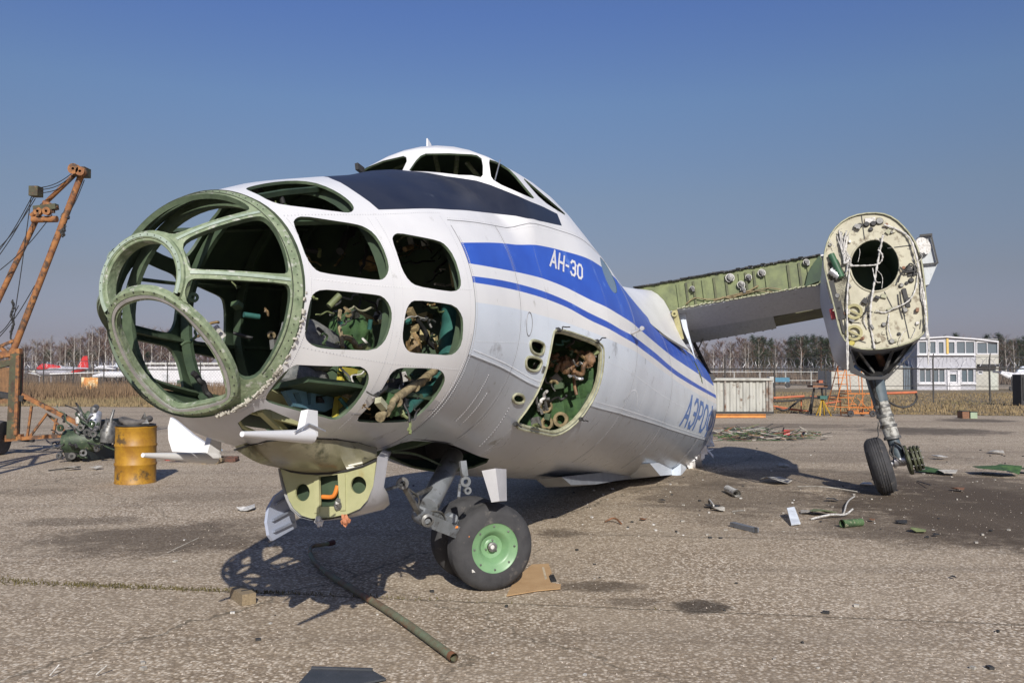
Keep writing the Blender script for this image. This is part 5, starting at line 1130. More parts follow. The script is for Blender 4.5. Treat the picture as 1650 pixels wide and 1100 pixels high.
for x in (1150, 1166, 1178, 1202, 1206, 1225, 1252, 1262, 1290, 1318, 1336, 1348, 1372, 1400, 1440, 1500, 1575, 1622, 1634): tree_at('b', x, prof(x) + uni(0, 12), uni(140, 165), 2)
for x in (1213, 1222, 1232, 1243, 1276, 1284, 1293, 1302, 1312, 1325, 1334, 1345, 1385, 1410, 1487, 1520, 1545, 1590, 1612, 1628, 1640, 1655, 1672): tree_at('p', x, prof(x) + uni(2, 8), uni(150, 166), 3)
for x in (30, 75, 110, 124, 150, 240, 300): tree_at('p', x, 566, uni(160, 170), 3)
# low brushwood in front of the wood
n = 26000; X = np.random.uniform(-130, 140, n); Y = np.random.uniform(128, 160, n); o = blades('brushwood', np.c_[X, Y, np.zeros(n)], .8 + 2.2 * np.random.rand(n) * (1 + .4 * np.sin(X * .21)), M('brushwood_brown', (.17, .13, .095), (.09, .065, .05), .12, .95), .06); tag(o, 'low brown brushwood at the foot of the far wood', 'brushwood')

# ------------------------------------------------------------------ fences
fm = M('dark_fence_post', (.06, .055, .05), (.03, .03, .03), 6, .7)
def fpt(px):  # fence line through the photo: depth 70 m at x=102, 50 m at x=1594
    A, B = Vector((at(102, 600, 70).x, 70)), Vector((at(1594, 600, 50.5).x, 50.5)); d = B - A; rx = (px - 825) / FPX
    s_ = (rx * A.y - A.x) / (d.x - rx * d.y); q = A + d * s_; return q
fence = thing('wire_fence', 'long dark wire fence with posts and coiled razor wire behind the verge', 'fence', (fpt(102).x, fpt(102).y, 0)); FO = fence.location.copy()
A, B = fpt(-60), fpt(1720); d = (B - A); ln = d.length; d = d / ln; k0 = (fpt(102) - A).length; stp = (fpt(1594) - fpt(1503)).length
pos = []; x = (fpt(1503) - A).length % stp
while x < ln: pos.append(x); x += stp
for x in pos:
    q = A + d * x; s = MB(); s.tube([(q.x, q.y, 0), (q.x, q.y, 2.55), (q.x + uni(-.1, .1), q.y, 2.95)], [.05, .045, .03], 6); s.build('post', fm, fence, loc=-FO)
for z, r_ in ((2.05, .045), (1.0, .018), (2.75, .015)):
    s = MB(); P = [(A + d * x) for x in np.linspace(0, ln, 60)]; s.tube([(q.x, q.y, z + uni(-.02, .02)) for q in P], r_, 5); s.build('rail' if z == 2.05 else 'strand_wire', fm, fence, loc=-FO)
s = MB(); nrm = Vector((-d.y, d.x)); pr = []
for i in range(int(ln / .05)):
    x = i * .05; a = x / .34 * 2 * PI; q = A + d * (x + .12 * math.sin(a * 1.3)); r_ = .32 + .05 * math.sin(x * .7); pr.append(Vector((q.x + nrm.x * r_ * math.cos(a), q.y + nrm.y * r_ * math.cos(a), 2.42 + r_ * math.sin(a))))
s.tube(pr, .010, 3, caps=False); tag(s.build('razor_wire', M('galvanised_wire', (.5, .5, .52), None, 9, .5, metal=.8), fence, loc=-FO), kind='stuff')
wire_m, n_, b_ = new_mat('chain_link')
tcn = node(n_, 'ShaderNodeTexCoord'); wv = node(n_, 'ShaderNodeTexNoise', Scale=30); n_.links.new(tcn.outputs['Object'], wv.inputs['Vector']); b_.inputs['Base Color'].default_value = (.1, .1, .1, 1); b_.inputs['Roughness'].default_value = .6
s = MB()
for k in range(int(ln / .28)):
    q = A + d * (k * .28); e = A + d * (k * .28 + 2.0); s.beam((q.x, q.y, .05), (e.x, e.y, 2.05), .006, .006); s.beam((e.x, e.y, .05), (q.x, q.y, 2.05), .006, .006)
tag(s.build('mesh_wire', wire_m, fence, loc=-FO), kind='stuff')
wf = thing('white_rail_fence', 'pale post and rail fence further back across the airfield', 'fence', (0, 100, 0)); WO = wf.location.copy(); wfm = M('pale_fence_paint', (.50, .50, .47), None, 5, .6)
for x0, x1 in ((20, 48),):
    for k in range(int((x1 - x0) / 3) + 1): s = MB(); s.beam((x0 + 3 * k, 100, 0), (x0 + 3 * k, 100, 1.95), .10, .10); s.build('post', wfm, wf, loc=-WO)
    for z in (1.9, .9): s = MB(); s.beam((x0, 99.9, z), (x1, 99.9, z), .07, .07); s.build('rail', wfm, wf, loc=-WO)
# wooden fence far left
t = thing('board_fence', 'brown upright board fence behind the crane at the left edge', 'fence', gp(10, 655)); s0 = t.location.copy(); Yb = 47
for k in range(22):
    px = -28 + k * 2.3; a = at(px, 592, Yb); s = MB(); s.box((a.x, Yb, (a.z + 0) / 2), (.066, .03, a.z), None); s.build('board', M('brown_board', (.24, .13, .06), (.14, .08, .04), 5, .85), t, loc=-s0)
s = MB()
for z in (.5, 1.7): s.box((at(-2, 600, Yb).x, Yb + .05, z), (1.9, .05, .1))
for o_ in islands(s): o_.build('rail', wood, t, loc=-s0)

# ------------------------------------------------------------------ buildings
def facade(root, O_, Y, poly, wins, wall_m, thick=.25, frame_m=None, door=None):
    P = [at(x, y, Y) for x, y in poly]; s = MB(); s.sheet(P, thick, [[at(x, y, Y) for x, y in ((x0, y0), (x1, y0), (x1, y1), (x0, y1))] for x0, y0, x1, y1, _ in wins]); s.build('wall', wall_m, root, loc=-O_)
    for x0, y0, x1, y1, mu_ in wins:
        a, b = at(x0, y1, Y), at(x1, y0, Y); s = MB(); fw_ = .09
        for p, q in (((a.x, a.z), (b.x, a.z)), ((a.x, b.z), (b.x, b.z))): s.beam((p[0], Y - .12, p[1]), (q[0], Y - .12, q[1]), fw_, fw_ * 1.3)
        for k in range(mu_ + 1):
            x = a.x + (b.x - a.x) * k / mu_; s.beam((x, Y - .125, a.z), (x, Y - .125, b.z), fw_ * (1.3 if k in (0, mu_) else .8), fw_)
        fo = s.build('window', frame_m, root, loc=-O_)
        for k in range(mu_):
            xa, xb = a.x + (b.x - a.x) * k / mu_, a.x + (b.x - a.x) * (k + 1) / mu_; s = MB(); s.box(((xa + xb) / 2, Y - .02, (a.z + b.z) / 2), (xb - xa - .04, .02, b.z - a.z - .04)); s.build('pane', glass_m, fo)
            if (k + int(x0)) % 2 == 0:
                s = MB(); s.box((xa + (xb - xa) * .25, Y + .03, (a.z + b.z) / 2), ((xb - xa) * .4, .02, b.z - a.z - .04)); s.build('curtain', M('red_curtain', (.22, .04, .03), None, 3, .9) if y0 < 580 else M('pale_curtain', (.5, .5, .46), None, 3, .9), fo)
YB = 89.0
wgrey = M('lilac_grey_cladding', (.40, .405, .44), (.35, .355, .39), .8, .7); wbei = M('beige_render', (.44, .43, .38), (.38, .37, .33), .8, .8); wwh = M('white_trim', (.62, .62, .64), (.55, .55, .57), 2, .5)
bo = gp(1540, 628); bld = thing('office_building', 'two storey lilac and beige office building with white window frames behind the fence', 'building', (bo.x, YB, 0)); BO = bld.location.copy()
facade(bld, BO, YB, [(1477, 630), (1571, 630), (1571, 546), (1524, 543), (1477, 546)], [(1479.5, 549.5, 1492, 570, 1), (1497, 549.5, 1507, 570, 1), (1511, 550, 1520, 570, 1), (1527, 550, 1537.5, 570, 1), (1540, 549.5, 1569, 570, 2), (1480.5, 594.5, 1499.5, 616, 2), (1502, 594.5, 1521.5, 616, 2), (1529, 602, 1540.5, 615.5, 1), (1548, 594.5, 1568, 616, 2)], wgrey, frame_m=wwh)
facade(bld, BO, YB - .02, [(1571.5, 630), (1608, 630), (1608, 551), (1571.5, 547)], [(1573, 551, 1606.5, 570, 2), (1575, 597.5, 1582, 602, 1)], wbei, frame_m=wwh)
for L, nm in ((((1477, 545.5), (1524, 542.5), (1571, 546), (1608, 550.5)), 'roof_edge'), (((1477, 571.5), (1571, 571.5)), 'storey_band')):
    s = MB(); P = [at(x, y, YB - .25) for x, y in L]
    for p, q in zip(P, P[1:]): s.beam(p, q, .3, .14)
    s.build(nm, wwh, bld, loc=-BO)
a, b = at(1477, 544, YB + .2), at(1608, 548, YB + .2); s = MB(); s.sheet([a, at(1524, 542.5, YB + .2), at(1571, 545, YB + .2), b, b + Vector((0, 9, 0)), a + Vector((0, 9, 0))], .1); s.build('roof', M('roof_grey', (.3, .3, .3), None, 2, .8), bld, loc=-BO)
for px in (1477.5, 1607.5):
    a = at(px, 630, YB + .2); s = MB(); s.box((a.x, YB + 4.6, at(px, 549, YB).z / 2), (.2, 8.8, at(px, 549, YB).z)); s.build('side_wall', wbei if px > 1500 else wgrey, bld, loc=-BO)
for x0, y0, x1, y1 in ((1525, 594, 1528, 629), (1541.5, 594, 1545, 629), (1525, 592.5, 1545, 596), (1528, 616.5, 1541.5, 629), (1500, 594, 1502, 616), (1478, 592, 1523, 594.3), (1546, 592, 1571, 594.3), (1478, 616.5, 1523, 619), (1546, 616.5, 1571, 619)):
    a, b = at(x0, y1, YB), at(x1, y0, YB); s = MB(); s.box(((a.x + b.x) / 2, YB - .20, (a.z + b.z) / 2), (b.x - a.x, .16, b.z - a.z)); s.build('white_panel', wwh, bld, loc=-BO)
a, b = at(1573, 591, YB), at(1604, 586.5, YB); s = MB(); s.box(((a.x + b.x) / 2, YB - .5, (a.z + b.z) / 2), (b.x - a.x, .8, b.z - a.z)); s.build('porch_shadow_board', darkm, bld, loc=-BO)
a, b = at(1592, 628, YB), at(1605, 595, YB); s = MB(); s.box(((a.x + b.x) / 2, YB - .16, (a.z + b.z) / 2), (b.x - a.x, .06, b.z - a.z)); s.build('door', M('pale_door', (.5, .52, .46), None, 2, .6), bld, loc=-BO)
a, b = at(1521, 544, YB), at(1526, 570, YB); s = MB(); s.box(((a.x + b.x) / 2 + .1, YB - .2, (a.z + b.z) / 2), (.22, .1, a.z - b.z)); s.build('yellow_post', M('yellow_trim', (.6, .42, .12), None, 2, .6), bld, loc=-BO)
go = gp(1450, 628); gar = thing('grey_garage', 'low garage with beige shutter and grey glazed wall left of the office building', 'garage', (go.x, YB + 1, 0)); GO = gar.location.copy()
for x0, y0, x1, y1, m_, nm in ((1395, 589, 1455, 629, wbei, 'shutter'), (1455, 590, 1477, 629, M('blue_grey_glazed_wall', (.16, .20, .24), (.12, .15, .18), 2, .4), 'glazed_wall'), (1340, 597, 1395, 629, wbei, 'wall')):
    a, b = at(x0, y1, YB + 1), at(x1, y0, YB + 1); s = MB(); s.box(((a.x + b.x) / 2, YB + 3, b.z / 2), (b.x - a.x - .02, 4, b.z)); s.build(nm, m_, gar, loc=-GO)
a, b = at(1424, 592, YB), at(1477, 560, YB + 6); s = MB(); s.sheet([Vector((a.x, YB + 1, a.z)), Vector((at(1476, 592, YB).x, YB + 1, a.z)), Vector((at(1476, 592, YB).x, YB + 8, b.z - .4)), Vector((a.x + 1.2, YB + 8, b.z - .4))], .1); s.build('roof', M('slate_roof', (.06, .07, .09), None, 3, .6), gar, loc=-GO)
for k in range(8):
    a = at(1456 + 2.8 * k, 628, YB + 1); s = MB(); s.box((a.x, YB + .95, 1.2), (.03, .04, 2.3)); s.build('glazing_bar', fm, gar, loc=-GO)
ho = gp(280, 628); hg = thing('white_hangar', 'long low white shed seen through the empty nose rings', 'shed', (ho.x, 91, 0)); HO = hg.location.copy()
a, b = at(238, 587, 91), at(360, 587, 91); s = MB(); s.box(((a.x + b.x) / 2, 95, a.z / 2), (b.x - a.x, 8, a.z)); s.build('wall', wwh, hg, loc=-HO); s = MB(); s.box(((a.x + b.x) / 2, 94.9, a.z + .1), (b.x - a.x + .4, 8.6, .2)); s.build('roof', wfm, hg, loc=-HO)
for x0 in (262, 290, 318): a, b = at(x0, 627, 91), at(x0 + 11, 603, 91); s = MB(); s.box(((a.x + b.x) / 2, 90.98, (a.z + b.z) / 2), (b.x - a.x, .1, b.z - a.z)); s.build('door', M('shed_door_grey', (.55, .56, .58), None, 2, .6), hg, loc=-HO)
bx_ = thing('green_bin', 'small dark green bin beside the white shed', 'bin', gp(289, 628)); a, b = at(286, 627, 89), at(292, 613, 89); s = MB(); s.box(((a.x + b.x) / 2, 89, b.z / 2), (b.x - a.x, .4, b.z)); s.build('bin_body', M('bin_green', (.05, .10, .06), None, 5, .6), bx_, loc=-bx_.location); s = MB(); s.box(((a.x + b.x) / 2, 89, b.z + .04), (b.x - a.x + .06, .46, .06)); s.build('lid', darkm, bx_, loc=-bx_.location)

# thin spring haze over the airfield
hz = bpy.data.materials.new('air_haze'); hz.use_nodes = True; hn = hz.node_tree; hn.nodes.clear(); ho_ = hn.nodes.new('ShaderNodeOutputMaterial'); pv = hn.nodes.new('ShaderNodeVolumePrincipled')
pv.inputs['Color'].default_value = (.86, .88, .95, 1); pv.inputs['Density'].default_value = .00025; pv.inputs['Anisotropy'].default_value = .2; hn.links.new(pv.outputs[0], ho_.inputs['Volume'])
s = MB(); s.box((0, 980, 8), (5400, 3100, 18.2)); o = s.build('haze', hz); tag(o, kind='stuff')
# ------------------------------------------------------------------ far aircraft
def world_part(root, mb, name, m, smooth=False): return mb.build(name, m, root, smooth, loc=-root.location)
YR = 118
r = thing('red_airplane', 'small red and grey low wing airplane parked beyond the wire fence', 'airplane', (at(100, 600, YR).x, YR, 0))
def AT(px, py, dy=0): v = at(px, py, YR); return Vector((v.x, YR + dy, v.z))
gry = M('aircraft_grey', (.36, .36, .40), None, 3, .5)
s = MB(); s.tube([AT(60, 598), AT(66, 598), AT(84, 597), AT(105, 597), AT(125, 596), AT(143, 594)], [.35, .62, .75, .62, .42, .14], 14); world_part(r, s, 'fuselage', gry, 50)
s = MB(); s.tube([AT(62, 594, -.15), AT(70, 592, -.15), AT(86, 592.5, -.15), AT(100, 595, -.15), AT(110, 597, -.15)], [.28, .58, .50, .42, .2], 12); world_part(r, s, 'red_cowling', red, 50)
s = MB(); s.tube([AT(112, 599, -.25), AT(126, 597, -.25), AT(140, 595, -.25)], [.15, .30, .1], 8); world_part(r, s, 'red_flash', red, 50)
s = MB(); s.sheet([AT(124, 593), AT(129, 584), AT(134, 574), AT(141, 573), (AT(143, 594)), AT(134, 595)], .14); world_part(r, s, 'tail_fin', red)
s = MB(); s.hexa([AT(90, 603, 0) + Vector(v) for v in ((0, 0, 0), (8.0, -3.2, .25), (8.0, -3.9, .25), (0, -1.6, 0), (0, 0, .16), (8.0, -3.2, .33), (8.0, -3.9, .33), (0, -1.6, .16))]); world_part(r, s, 'wing', white)
s = MB(); s.hexa([AT(60, 604, 0) + Vector(v) for v in ((0, 0, 0), (-2.6, 2.4, .25), (-2.6, 3.4, .25), (2.4, 1.6, 0), (0, 0, .14), (-2.6, 2.4, .33), (-2.6, 3.4, .33), (2.4, 1.6, .14))]); world_part(r, s, 'wing', white)
s = MB(); s.beam(AT(52, 596, -.8), AT(71, 606, -.8), .16, .05); world_part(r, s, 'propeller', wfm)
s = MB(); s.tube([AT(61, 598, -.7), AT(57, 598, -.9)], [.25, .03], 10); world_part(r, s, 'spinner', wfm)
for px, dy in ((66, -.4), (88, -.9), (92, .9)):
    s = MB(); q = AT(px, 606, dy); s.tube([q, Vector((q.x, q.y, .22))], .04, 6); world_part(r, s, 'gear_leg', gry); s = MB(); s.lathe([(.08, -.06), (.22, -.06), (.24, 0), (.22, .06), (.08, .06)], (q.x, q.y, .24), (0, 1, 0), 14); world_part(r, s, 'wheel', tyre)
s = MB(); s.tube([AT(71, 589), AT(78, 588), AT(90, 590)], [.15, .36, .1], 10); world_part(r, s, 'canopy', glass_m, 50)
def white_plane(label, Y, body, fin, wing, cat='airplane'):
    A_ = lambda x, y, dy=0: Vector((at(x, y, Y).x, Y + dy, at(x, y, Y).z))
    r = thing('white_airplane', label, cat, (A_(body[0][0], 600).x, Y, 0))
    s = MB(); s.tube([A_(x, y) for x, y, _ in body], [q[2] for q in body], 12); world_part(r, s, 'fuselage', wwh, 50)
    s = MB(); s.sheet([A_(x, y) for x, y in fin], .16); world_part(r, s, 'tail_fin', M('pale_blue_fin', (.55, .62, .70), None, 2, .5))
    s = MB(); a, b = A_(*wing[0]), A_(*wing[1]); s.hexa([a, b, b + Vector((0, 1.2, .05)), a + Vector((0, 1.6, 0)), a + Vector((0, 0, .15)), b + Vector((0, 0, .12)), b + Vector((0, 1.2, .14)), a + Vector((0, 1.6, .15))]); world_part(r, s, 'wing', wwh)
    for k in (1, 2): q = A_(body[k][0], 606, -.5); s = MB(); s.tube([q, Vector((q.x, q.y, .2))], .05, 6); s.lathe([(.05, -.08), (.25, -.08), (.25, .08), (.05, .08)], (q.x, q.y, .25), (0, 1, 0), 12); world_part(r, s, 'wheel', tyre)
    return r
white_plane('white high tailed airplane whose pale fin shows through the lower nose ring', 128, ((150, 606, .2), (165, 604, .4), (190, 604, .5), (215, 602, .4), (236, 596, .15)), ((207, 556), (214, 556), (222, 575), (230, 595), (216, 598)), ((160, 600), (230, 600)))
white_plane('white light airplane partly cut off by the right edge of the picture', 84, ((1612, 601, .12), (1625, 607, .3), (1650, 606, .6), (1700, 604, .7)), ((1632, 611), (1641, 594), (1647, 590), (1662, 589), (1662, 611)), ((1614, 600), (1660, 606)))
white_plane('white airplane with a rounded top standing right of the red tail', 134, ((152, 594, .1), (160, 592, .3), (172, 593, .22), (186, 595, .1)), ((186, 590), (188, 584), (191, 584), (190, 592)), ((158, 590), (188, 590)))
# small far vehicle
q = at(1258, 612, 97); tv = thing('blue_truck', 'tiny blue truck on the airfield under the wing', 'truck', (q.x, 97, 0)); s = MB(); s.box((q.x, 97, 1.0), (1.7, 1.0, .5)); world_part(tv, s, 'cargo_bed', M('truck_blue', (.06, .20, .30), None, 4, .5)); s = MB(); s.box((q.x - 1.15, 97, 1.0), (.5, 1.0, .7)); world_part(tv, s, 'cab', wfm)
for dx in (-1.1, .6): s = MB(); s.lathe([(.1, -.1), (.3, -.1), (.3, .1), (.1, .1)], (q.x + dx, 96.4, .4), (0, 1, 0), 12); world_part(tv, s, 'wheel', tyre)

# ------------------------------------------------------------------ container, stands, stairs, pipes on the far edge of the apron
YC = 36.6
c0_ = gp(1150, 669); ct = thing('shipping_container', 'weathered grey corrugated container on a dark skid behind the fuselage end', 'container', (at(1180, 668, YC).x, YC, 0))
cm = M('weathered_container', (.42, .42, .38), (.30, .30, .27), 1.5, .75, dirt=(.12, .07, .04), dthr=.60, dsc=2.2, stretch=(3, 3, .5))
xL, xR = at(1040, 640, YC).x, at(1236, 640, YC).x; zT, zB = at(1180, 612, YC).z, .12; s = MB(); V = []; k = 0; x = xL; n_ = 0
while x < xR: 
    for dx, dy in ((0, 0), (.10, 0), (.14, .05), (.24, .05), (.28, 0)):
        V.append((min(x + dx, xR), YC + dy)); 
    x += .28
P = [Vector((a, b, zB)) for a, b in V] + [Vector((a, b, zT)) for a, b in V]; m_ = len(V); s.add(P, [(i, i + 1, m_ + i + 1, m_ + i) for i in range(m_ - 1)]); world_part(ct, s, 'front_panel', cm)
s = MB(); s.box(((xL + xR) / 2, YC + 1.3, (zT + zB) / 2), (xR - xL, 2.3, zT - zB - .02)); world_part(ct, s, 'body', cm)
for px, wd in ((1168, .07), (1236, .12), (1241, .20), (1040, .12)): x = at(px, 640, YC).x; s = MB(); s.box((x, YC - .03, (zT + zB) / 2), (wd, .10, zT - zB)); world_part(ct, s, 'corner_post', M('rusty_post', (.30, .29, .26), (.12, .06, .03), 3, .8))
for z, h_, m2 in ((zT + .03, .10, cm), (.10, .10, darkm)): s = MB(); s.box(((xL + xR) / 2 + .1, YC - .05, z), (xR - xL + .3, .14, h_)); world_part(ct, s, 'rail', m2)
s = MB(); s.box(((xL + xR) / 2, YC + 1.2, zT + .06), (xR - xL, 2.5, .04)); world_part(ct, s, 'roof', cm)
ob = thing('orange_beam', 'long orange steel beam lying at the foot of the grey container', 'beam', gp(1190, 672)); a, b = gp(1120, 673), gp(1233, 673); s = MB(); s.beam(a + Vector((0, 0, .07)), b + Vector((0, 0, .07)), .14, .12); world_part(ob, s, 'web', M('orange_paint', (.60, .26, .06), (.45, .17, .04), 4, .6)); s = MB(); s.beam(a + Vector((0, -.02, .145)), b + Vector((0, -.02, .145)), .2, .02); world_part(ob, s, 'flange', M('orange_paint', (1, 1, 1)))
# dark brazier stand
YS = 36.4
def SP(x, y, dy=0, Y=YS): v = at(x, y, Y); return Vector((v.x, Y + dy, v.z))
st = thing('brazier_stand', 'dark trestle carrying a rusty tray between the container and the orange stairs', 'stand', (SP(1316, 668).x, YS, 0))
for a, b in (((1312, 625), (1303, 668)), ((1324, 625), (1330, 668)), ((1316, 625), (1312, 668)), ((1320, 627), (1323, 668))): s = MB(); s.beam(SP(*a, .3 * (a[0] % 3 - 1)), Vector((SP(*b).x, YS + .4 * (a[0] % 3 - 1), .02)), .06, .06); world_part(st, s, 'leg', darkm)
s = MB(); s.box(SP(1317, 622), (.62, .7, .10)); s.box(SP(1317, 617), (.60, .68, .02)); world_part(st, s, 'tray', M('rusted_steel', (1, 1, 1)) if 'rusted_steel' in MC else steel)
s = MB(); s.box(SP(1321, 615), (.18, .3, .14)); world_part(st, s, 'brick_block', M('red_brick', (.35, .12, .07), None, 8, .9))
s = MB(); s.beam(SP(1306, 655), SP(1328, 655), .03, .03); world_part(st, s, 'crossbar', darkm)
for px0, lab in ((1325, 'yellow folding trestle standing beside the dark brazier stand'),):
    st = thing('yellow_trestle', lab, 'trestle', (SP(px0, 668, Y=35.6).x, 35.6, 0))
    for dx, sx_ in ((-8, -.3), (10, -.3), (-6, .3), (8, .3)):
        s = MB(); s.beam(Vector((SP(px0, 641, Y=35.6).x + sx_ * .1, 35.6, SP(px0, 641, Y=35.6).z)), Vector((SP(px0 + dx, 668, Y=35.6).x, 35.6 + sx_, .02)), .045, .045); world_part(st, s, 'leg', M('yellow_orange_paint', (.50, .32, .04), None, 4, .6))
    s = MB(); s.box(SP(px0, 640, Y=35.6), (.3, .35, .14)); world_part(st, s, 'green_head', teal)
op = M('orange_tube_paint', (.55, .20, .05), (.40, .13, .03), 3, .6, dirt=(.2, .09, .05), dthr=.62, dsc=4)
YL = 35.4
ld = thing('boarding_stairs', 'orange tubular boarding stairs frame behind the main gear leg', 'stairs', (SP(1380, 668, Y=YL).x, YL, 0))
def LP_(x, y, dy=0): v = at(x, y, YL); return Vector((v.x, YL + dy, v.z))
for dy in (-.45, .45):
    for a, b, r_ in (((1356, 590), (1362, 671), .03), ((1356, 590), (1338, 660), .025), ((1395, 592), (1398, 668), .03), ((1404, 600), (1418, 668), .03), ((1360, 634), (1412, 634), .02), ((1361, 656), (1416, 656), .025), ((1362, 665), (1419, 665), .03), ((1374, 640), (1395, 662), .018), ((1386, 634), (1372, 664), .018), ((1342, 640), (1362, 640), .02), ((1357, 604), (1396, 604), .018), ((1340, 655), (1362, 655), .02), ((1376, 604), (1378, 634), .018)):
        s = MB(); s.tube([LP_(*a, dy), LP_(*b, dy)], r_ * .8, 6); world_part(ld, s, 'tube', op)
for x, y in ((1356, 590), (1362, 665), (1395, 604), (1418, 665), (1398, 656), (1360, 634), (1412, 634)): s = MB(); s.tube([LP_(x, y, -.45), LP_(x, y, .45)], .022, 6); world_part(ld, s, 'cross_tube', op)
for k in range(7): s = MB(); s.box((LP_(1360 + k * .8, 0).x - k * .13 + .1, YL, .25 + k * .27), (.24, .8, .03)); world_part(ld, s, 'step', op)
for x, dy in ((1398, -.5), (1398, .5), (1363, -.5)): s = MB(); q = LP_(x, 668, dy); s.lathe([(.03, -.04), (.12, -.045), (.14, 0), (.12, .045), (.03, .04)], (q.x, q.y, .14), (0, 1, 0), 16); world_part(ld, s, 'castor', tyre)
# orange pipe rail with black hoses
pr_ = thing('orange_pipe_rail', 'low rusty orange pipe rail running behind the trestles to the right', 'pipe rail', (SP(1270, 650, Y=38.5).x, 38.5, 0))
def PP(x, y, Y=38.5): v = at(x, y, Y); return Vector((v.x, Y, v.z))
for a, b, r_ in (((1246, 641), (1296, 638), .05), ((1246, 654), (1292, 661), .035), ((1291, 640), (1291, 664), .03), ((1305, 638), (1350, 644), .03), ((1410, 634), (1477, 632), .06), ((1408, 636), (1410, 662), .04), ((1330, 650), (1355, 646), .04), ((1248, 658), (1305, 662), .03)): s = MB(); s.tube([PP(*a), PP(*b)], r_, 8); world_part(pr_, s, 'pipe', M('red_orange_pipe', (.50, .14, .05), (.35, .09, .04), 3, .6))
for L, lab in ((((1246, 646), (1275, 646), (1300, 640), (1320, 641), (1340, 638), (1356, 638)), 'black hose draped along the orange pipe rail by the container'), (((1290, 643), (1275, 655), (1265, 662), (1250, 657)), 'short black hose sagging under the orange pipe rail'), (((1476, 633), (1478, 643), (1470, 653), (1455, 657), (1438, 652), (1425, 640), (1418, 636)), 'black hose hanging in a loop at the right end of the orange pipe')):
    s = MB(); s.tube(chaikin([tuple(PP(x, y, 38.3)) for x, y in L], 3, False), .045, 7); o = s.build('hose', wireb, None, True); tag(o, lab, 'hose', 'hoses on the orange pipe rail')
for x0, x1, y0, y1, lab, m_ in ((1551, 1562, 663, 674, 'rusty brown steel box on the far edge of the apron', M('rusted_steel', (1, 1, 1))), (1564, 1575, 664, 674, 'dark box with a pale green face beside the rusty brown box', M('pale_green_box', (.30, .38, .26), None, 4, .7))):
    a, b = gp(x0, y1), gp(x1, y1); t = thing('metal_box', lab, 'box', ((a.x + b.x) / 2, a.y + .2, 0)); h_ = (y1 - y0) / FPX * a.y; s = MB(); s.box(((a.x + b.x) / 2, a.y + .2, h_ / 2), (b.x - a.x, .4, h_)); world_part(t, s, 'box_body', m_); s = MB(); s.box(((a.x + b.x) / 2 + .02, a.y + .2, h_ + .012), (b.x - a.x + .03, .43, .02)); world_part(t, s, 'lid', darkm)
sg = thing('board_sign', 'orange and cream striped board on short posts in front of the fence', 'sign', (at(145, 620, 62).x, 62, 0)); a, b = at(131, 627.5, 62), at(158, 607.5, 62)
for k in range(6): s = MB(); w_ = (b.x - a.x) / 6; s.box((a.x + w_ * (k + .5), 62 + .01 * (k % 2), (a.z + b.z) / 2), (w_ * .96, .04, b.z - a.z - .03 * (k % 3))); world_part(sg, s, 'board', M('sign_board', (.62, .36, .12), (.50, .17, .05), 2.5, .7, dirt=(.70, .60, .38), dthr=.50, dsc=1.6))
for x in (a.x + .15, b.x - .15): s = MB(); s.beam((x, 62.06, 0), (x, 62.06, b.z), .06, .06); world_part(sg, s, 'post', wood)
bp_ = thing('dark_cabinet', 'tall black cabinet cut off by the right edge behind the apron', 'cabinet', (at(1652, 630, 46).x, 46, 0)); a, b = at(1646, 656, 46), at(1672, 603, 46); s = MB(); s.box(((a.x + b.x) / 2, 46.4, b.z / 2), (b.x - a.x, .8, b.z)); world_part(bp_, s, 'cabinet_body', darkm); s = MB(); s.box(((a.x + b.x) / 2, 45.97, b.z * .55), ((b.x - a.x) * .8, .03, b.z * .7)); world_part(bp_, s, 'door', darkm)

# ------------------------------------------------------------------ crane on the left
YK = 19.0
cr = thing('lattice_crane', 'rusty orange mobile crane frame with cables at the left edge', 'crane', (at(25, 700, YK).x, YK, 0))
def K(x, y, dy=0): v = at(x, y, YK); return Vector((v.x, YK + dy, v.z))
def kb(a, b, w_, m_=None, name='beam', da=0, db=0, h_=None): s = MB(); s.beam(K(*a, da), K(*b, db), w_, h_ or w_); return world_part(cr, s, name, m_ or crane_m)
def kt(a, b, r_, m_=None, name='boom_tube', da=0, db=0): s = MB(); s.tube([K(*a, da), K(*b, db)], r_, 10); return world_part(cr, s, name, m_ or crane_m, 40)
kt((21, 566), (132, 280), .072); kt((-60, 575), (58, 326), .062, da=.3, db=.3); kt((58, 326), (118, 284), .05, da=.3)
kt((52, 354), (92, 353), .075, name='cross_tube'); kt((50, 348), (74, 328), .05, name='cross_tube'); kt((70, 326), (92, 336), .055, name='cross_tube')
kb((56, 337), (92, 333), .16, craned, 'pulley_bracket', 0, 0, .12); kb((60, 341), (88, 341), .06, None, 'pulley_bar')
for x, y, r_ in ((66, 342, .09), (80, 342, .09)): s = MB(); s.lathe([(.03, -.05), (r_, -.05), (r_ * .8, 0), (r_, .05), (.03, .05)], K(x, y, -.1), (0, 1, 0), 16); world_part(cr, s, 'pulley', crane_m, 35)
s = MB(); s.box(K(132, 278, 0), (.26, .30, .20)); world_part(cr, s, 'boom_head', craned); s = MB(); s.lathe([(.03, -.06), (.12, -.06), (.1, 0), (.12, .06), (.03, .06)], K(127, 276, -.2), (0, 1, 0), 16); world_part(cr, s, 'head_pulley', crane_m, 35); s = MB(); s.lathe([(.03, -.06), (.10, -.06), (.08, 0), (.10, .06), (.03, .06)], K(138, 280, -.2), (0, 1, 0), 16); world_part(cr, s, 'head_pulley', crane_m, 35)
s = MB(); s.box(K(58, 309, 0), (.20, .24, .22)); world_part(cr, s, 'mast_node', craned)
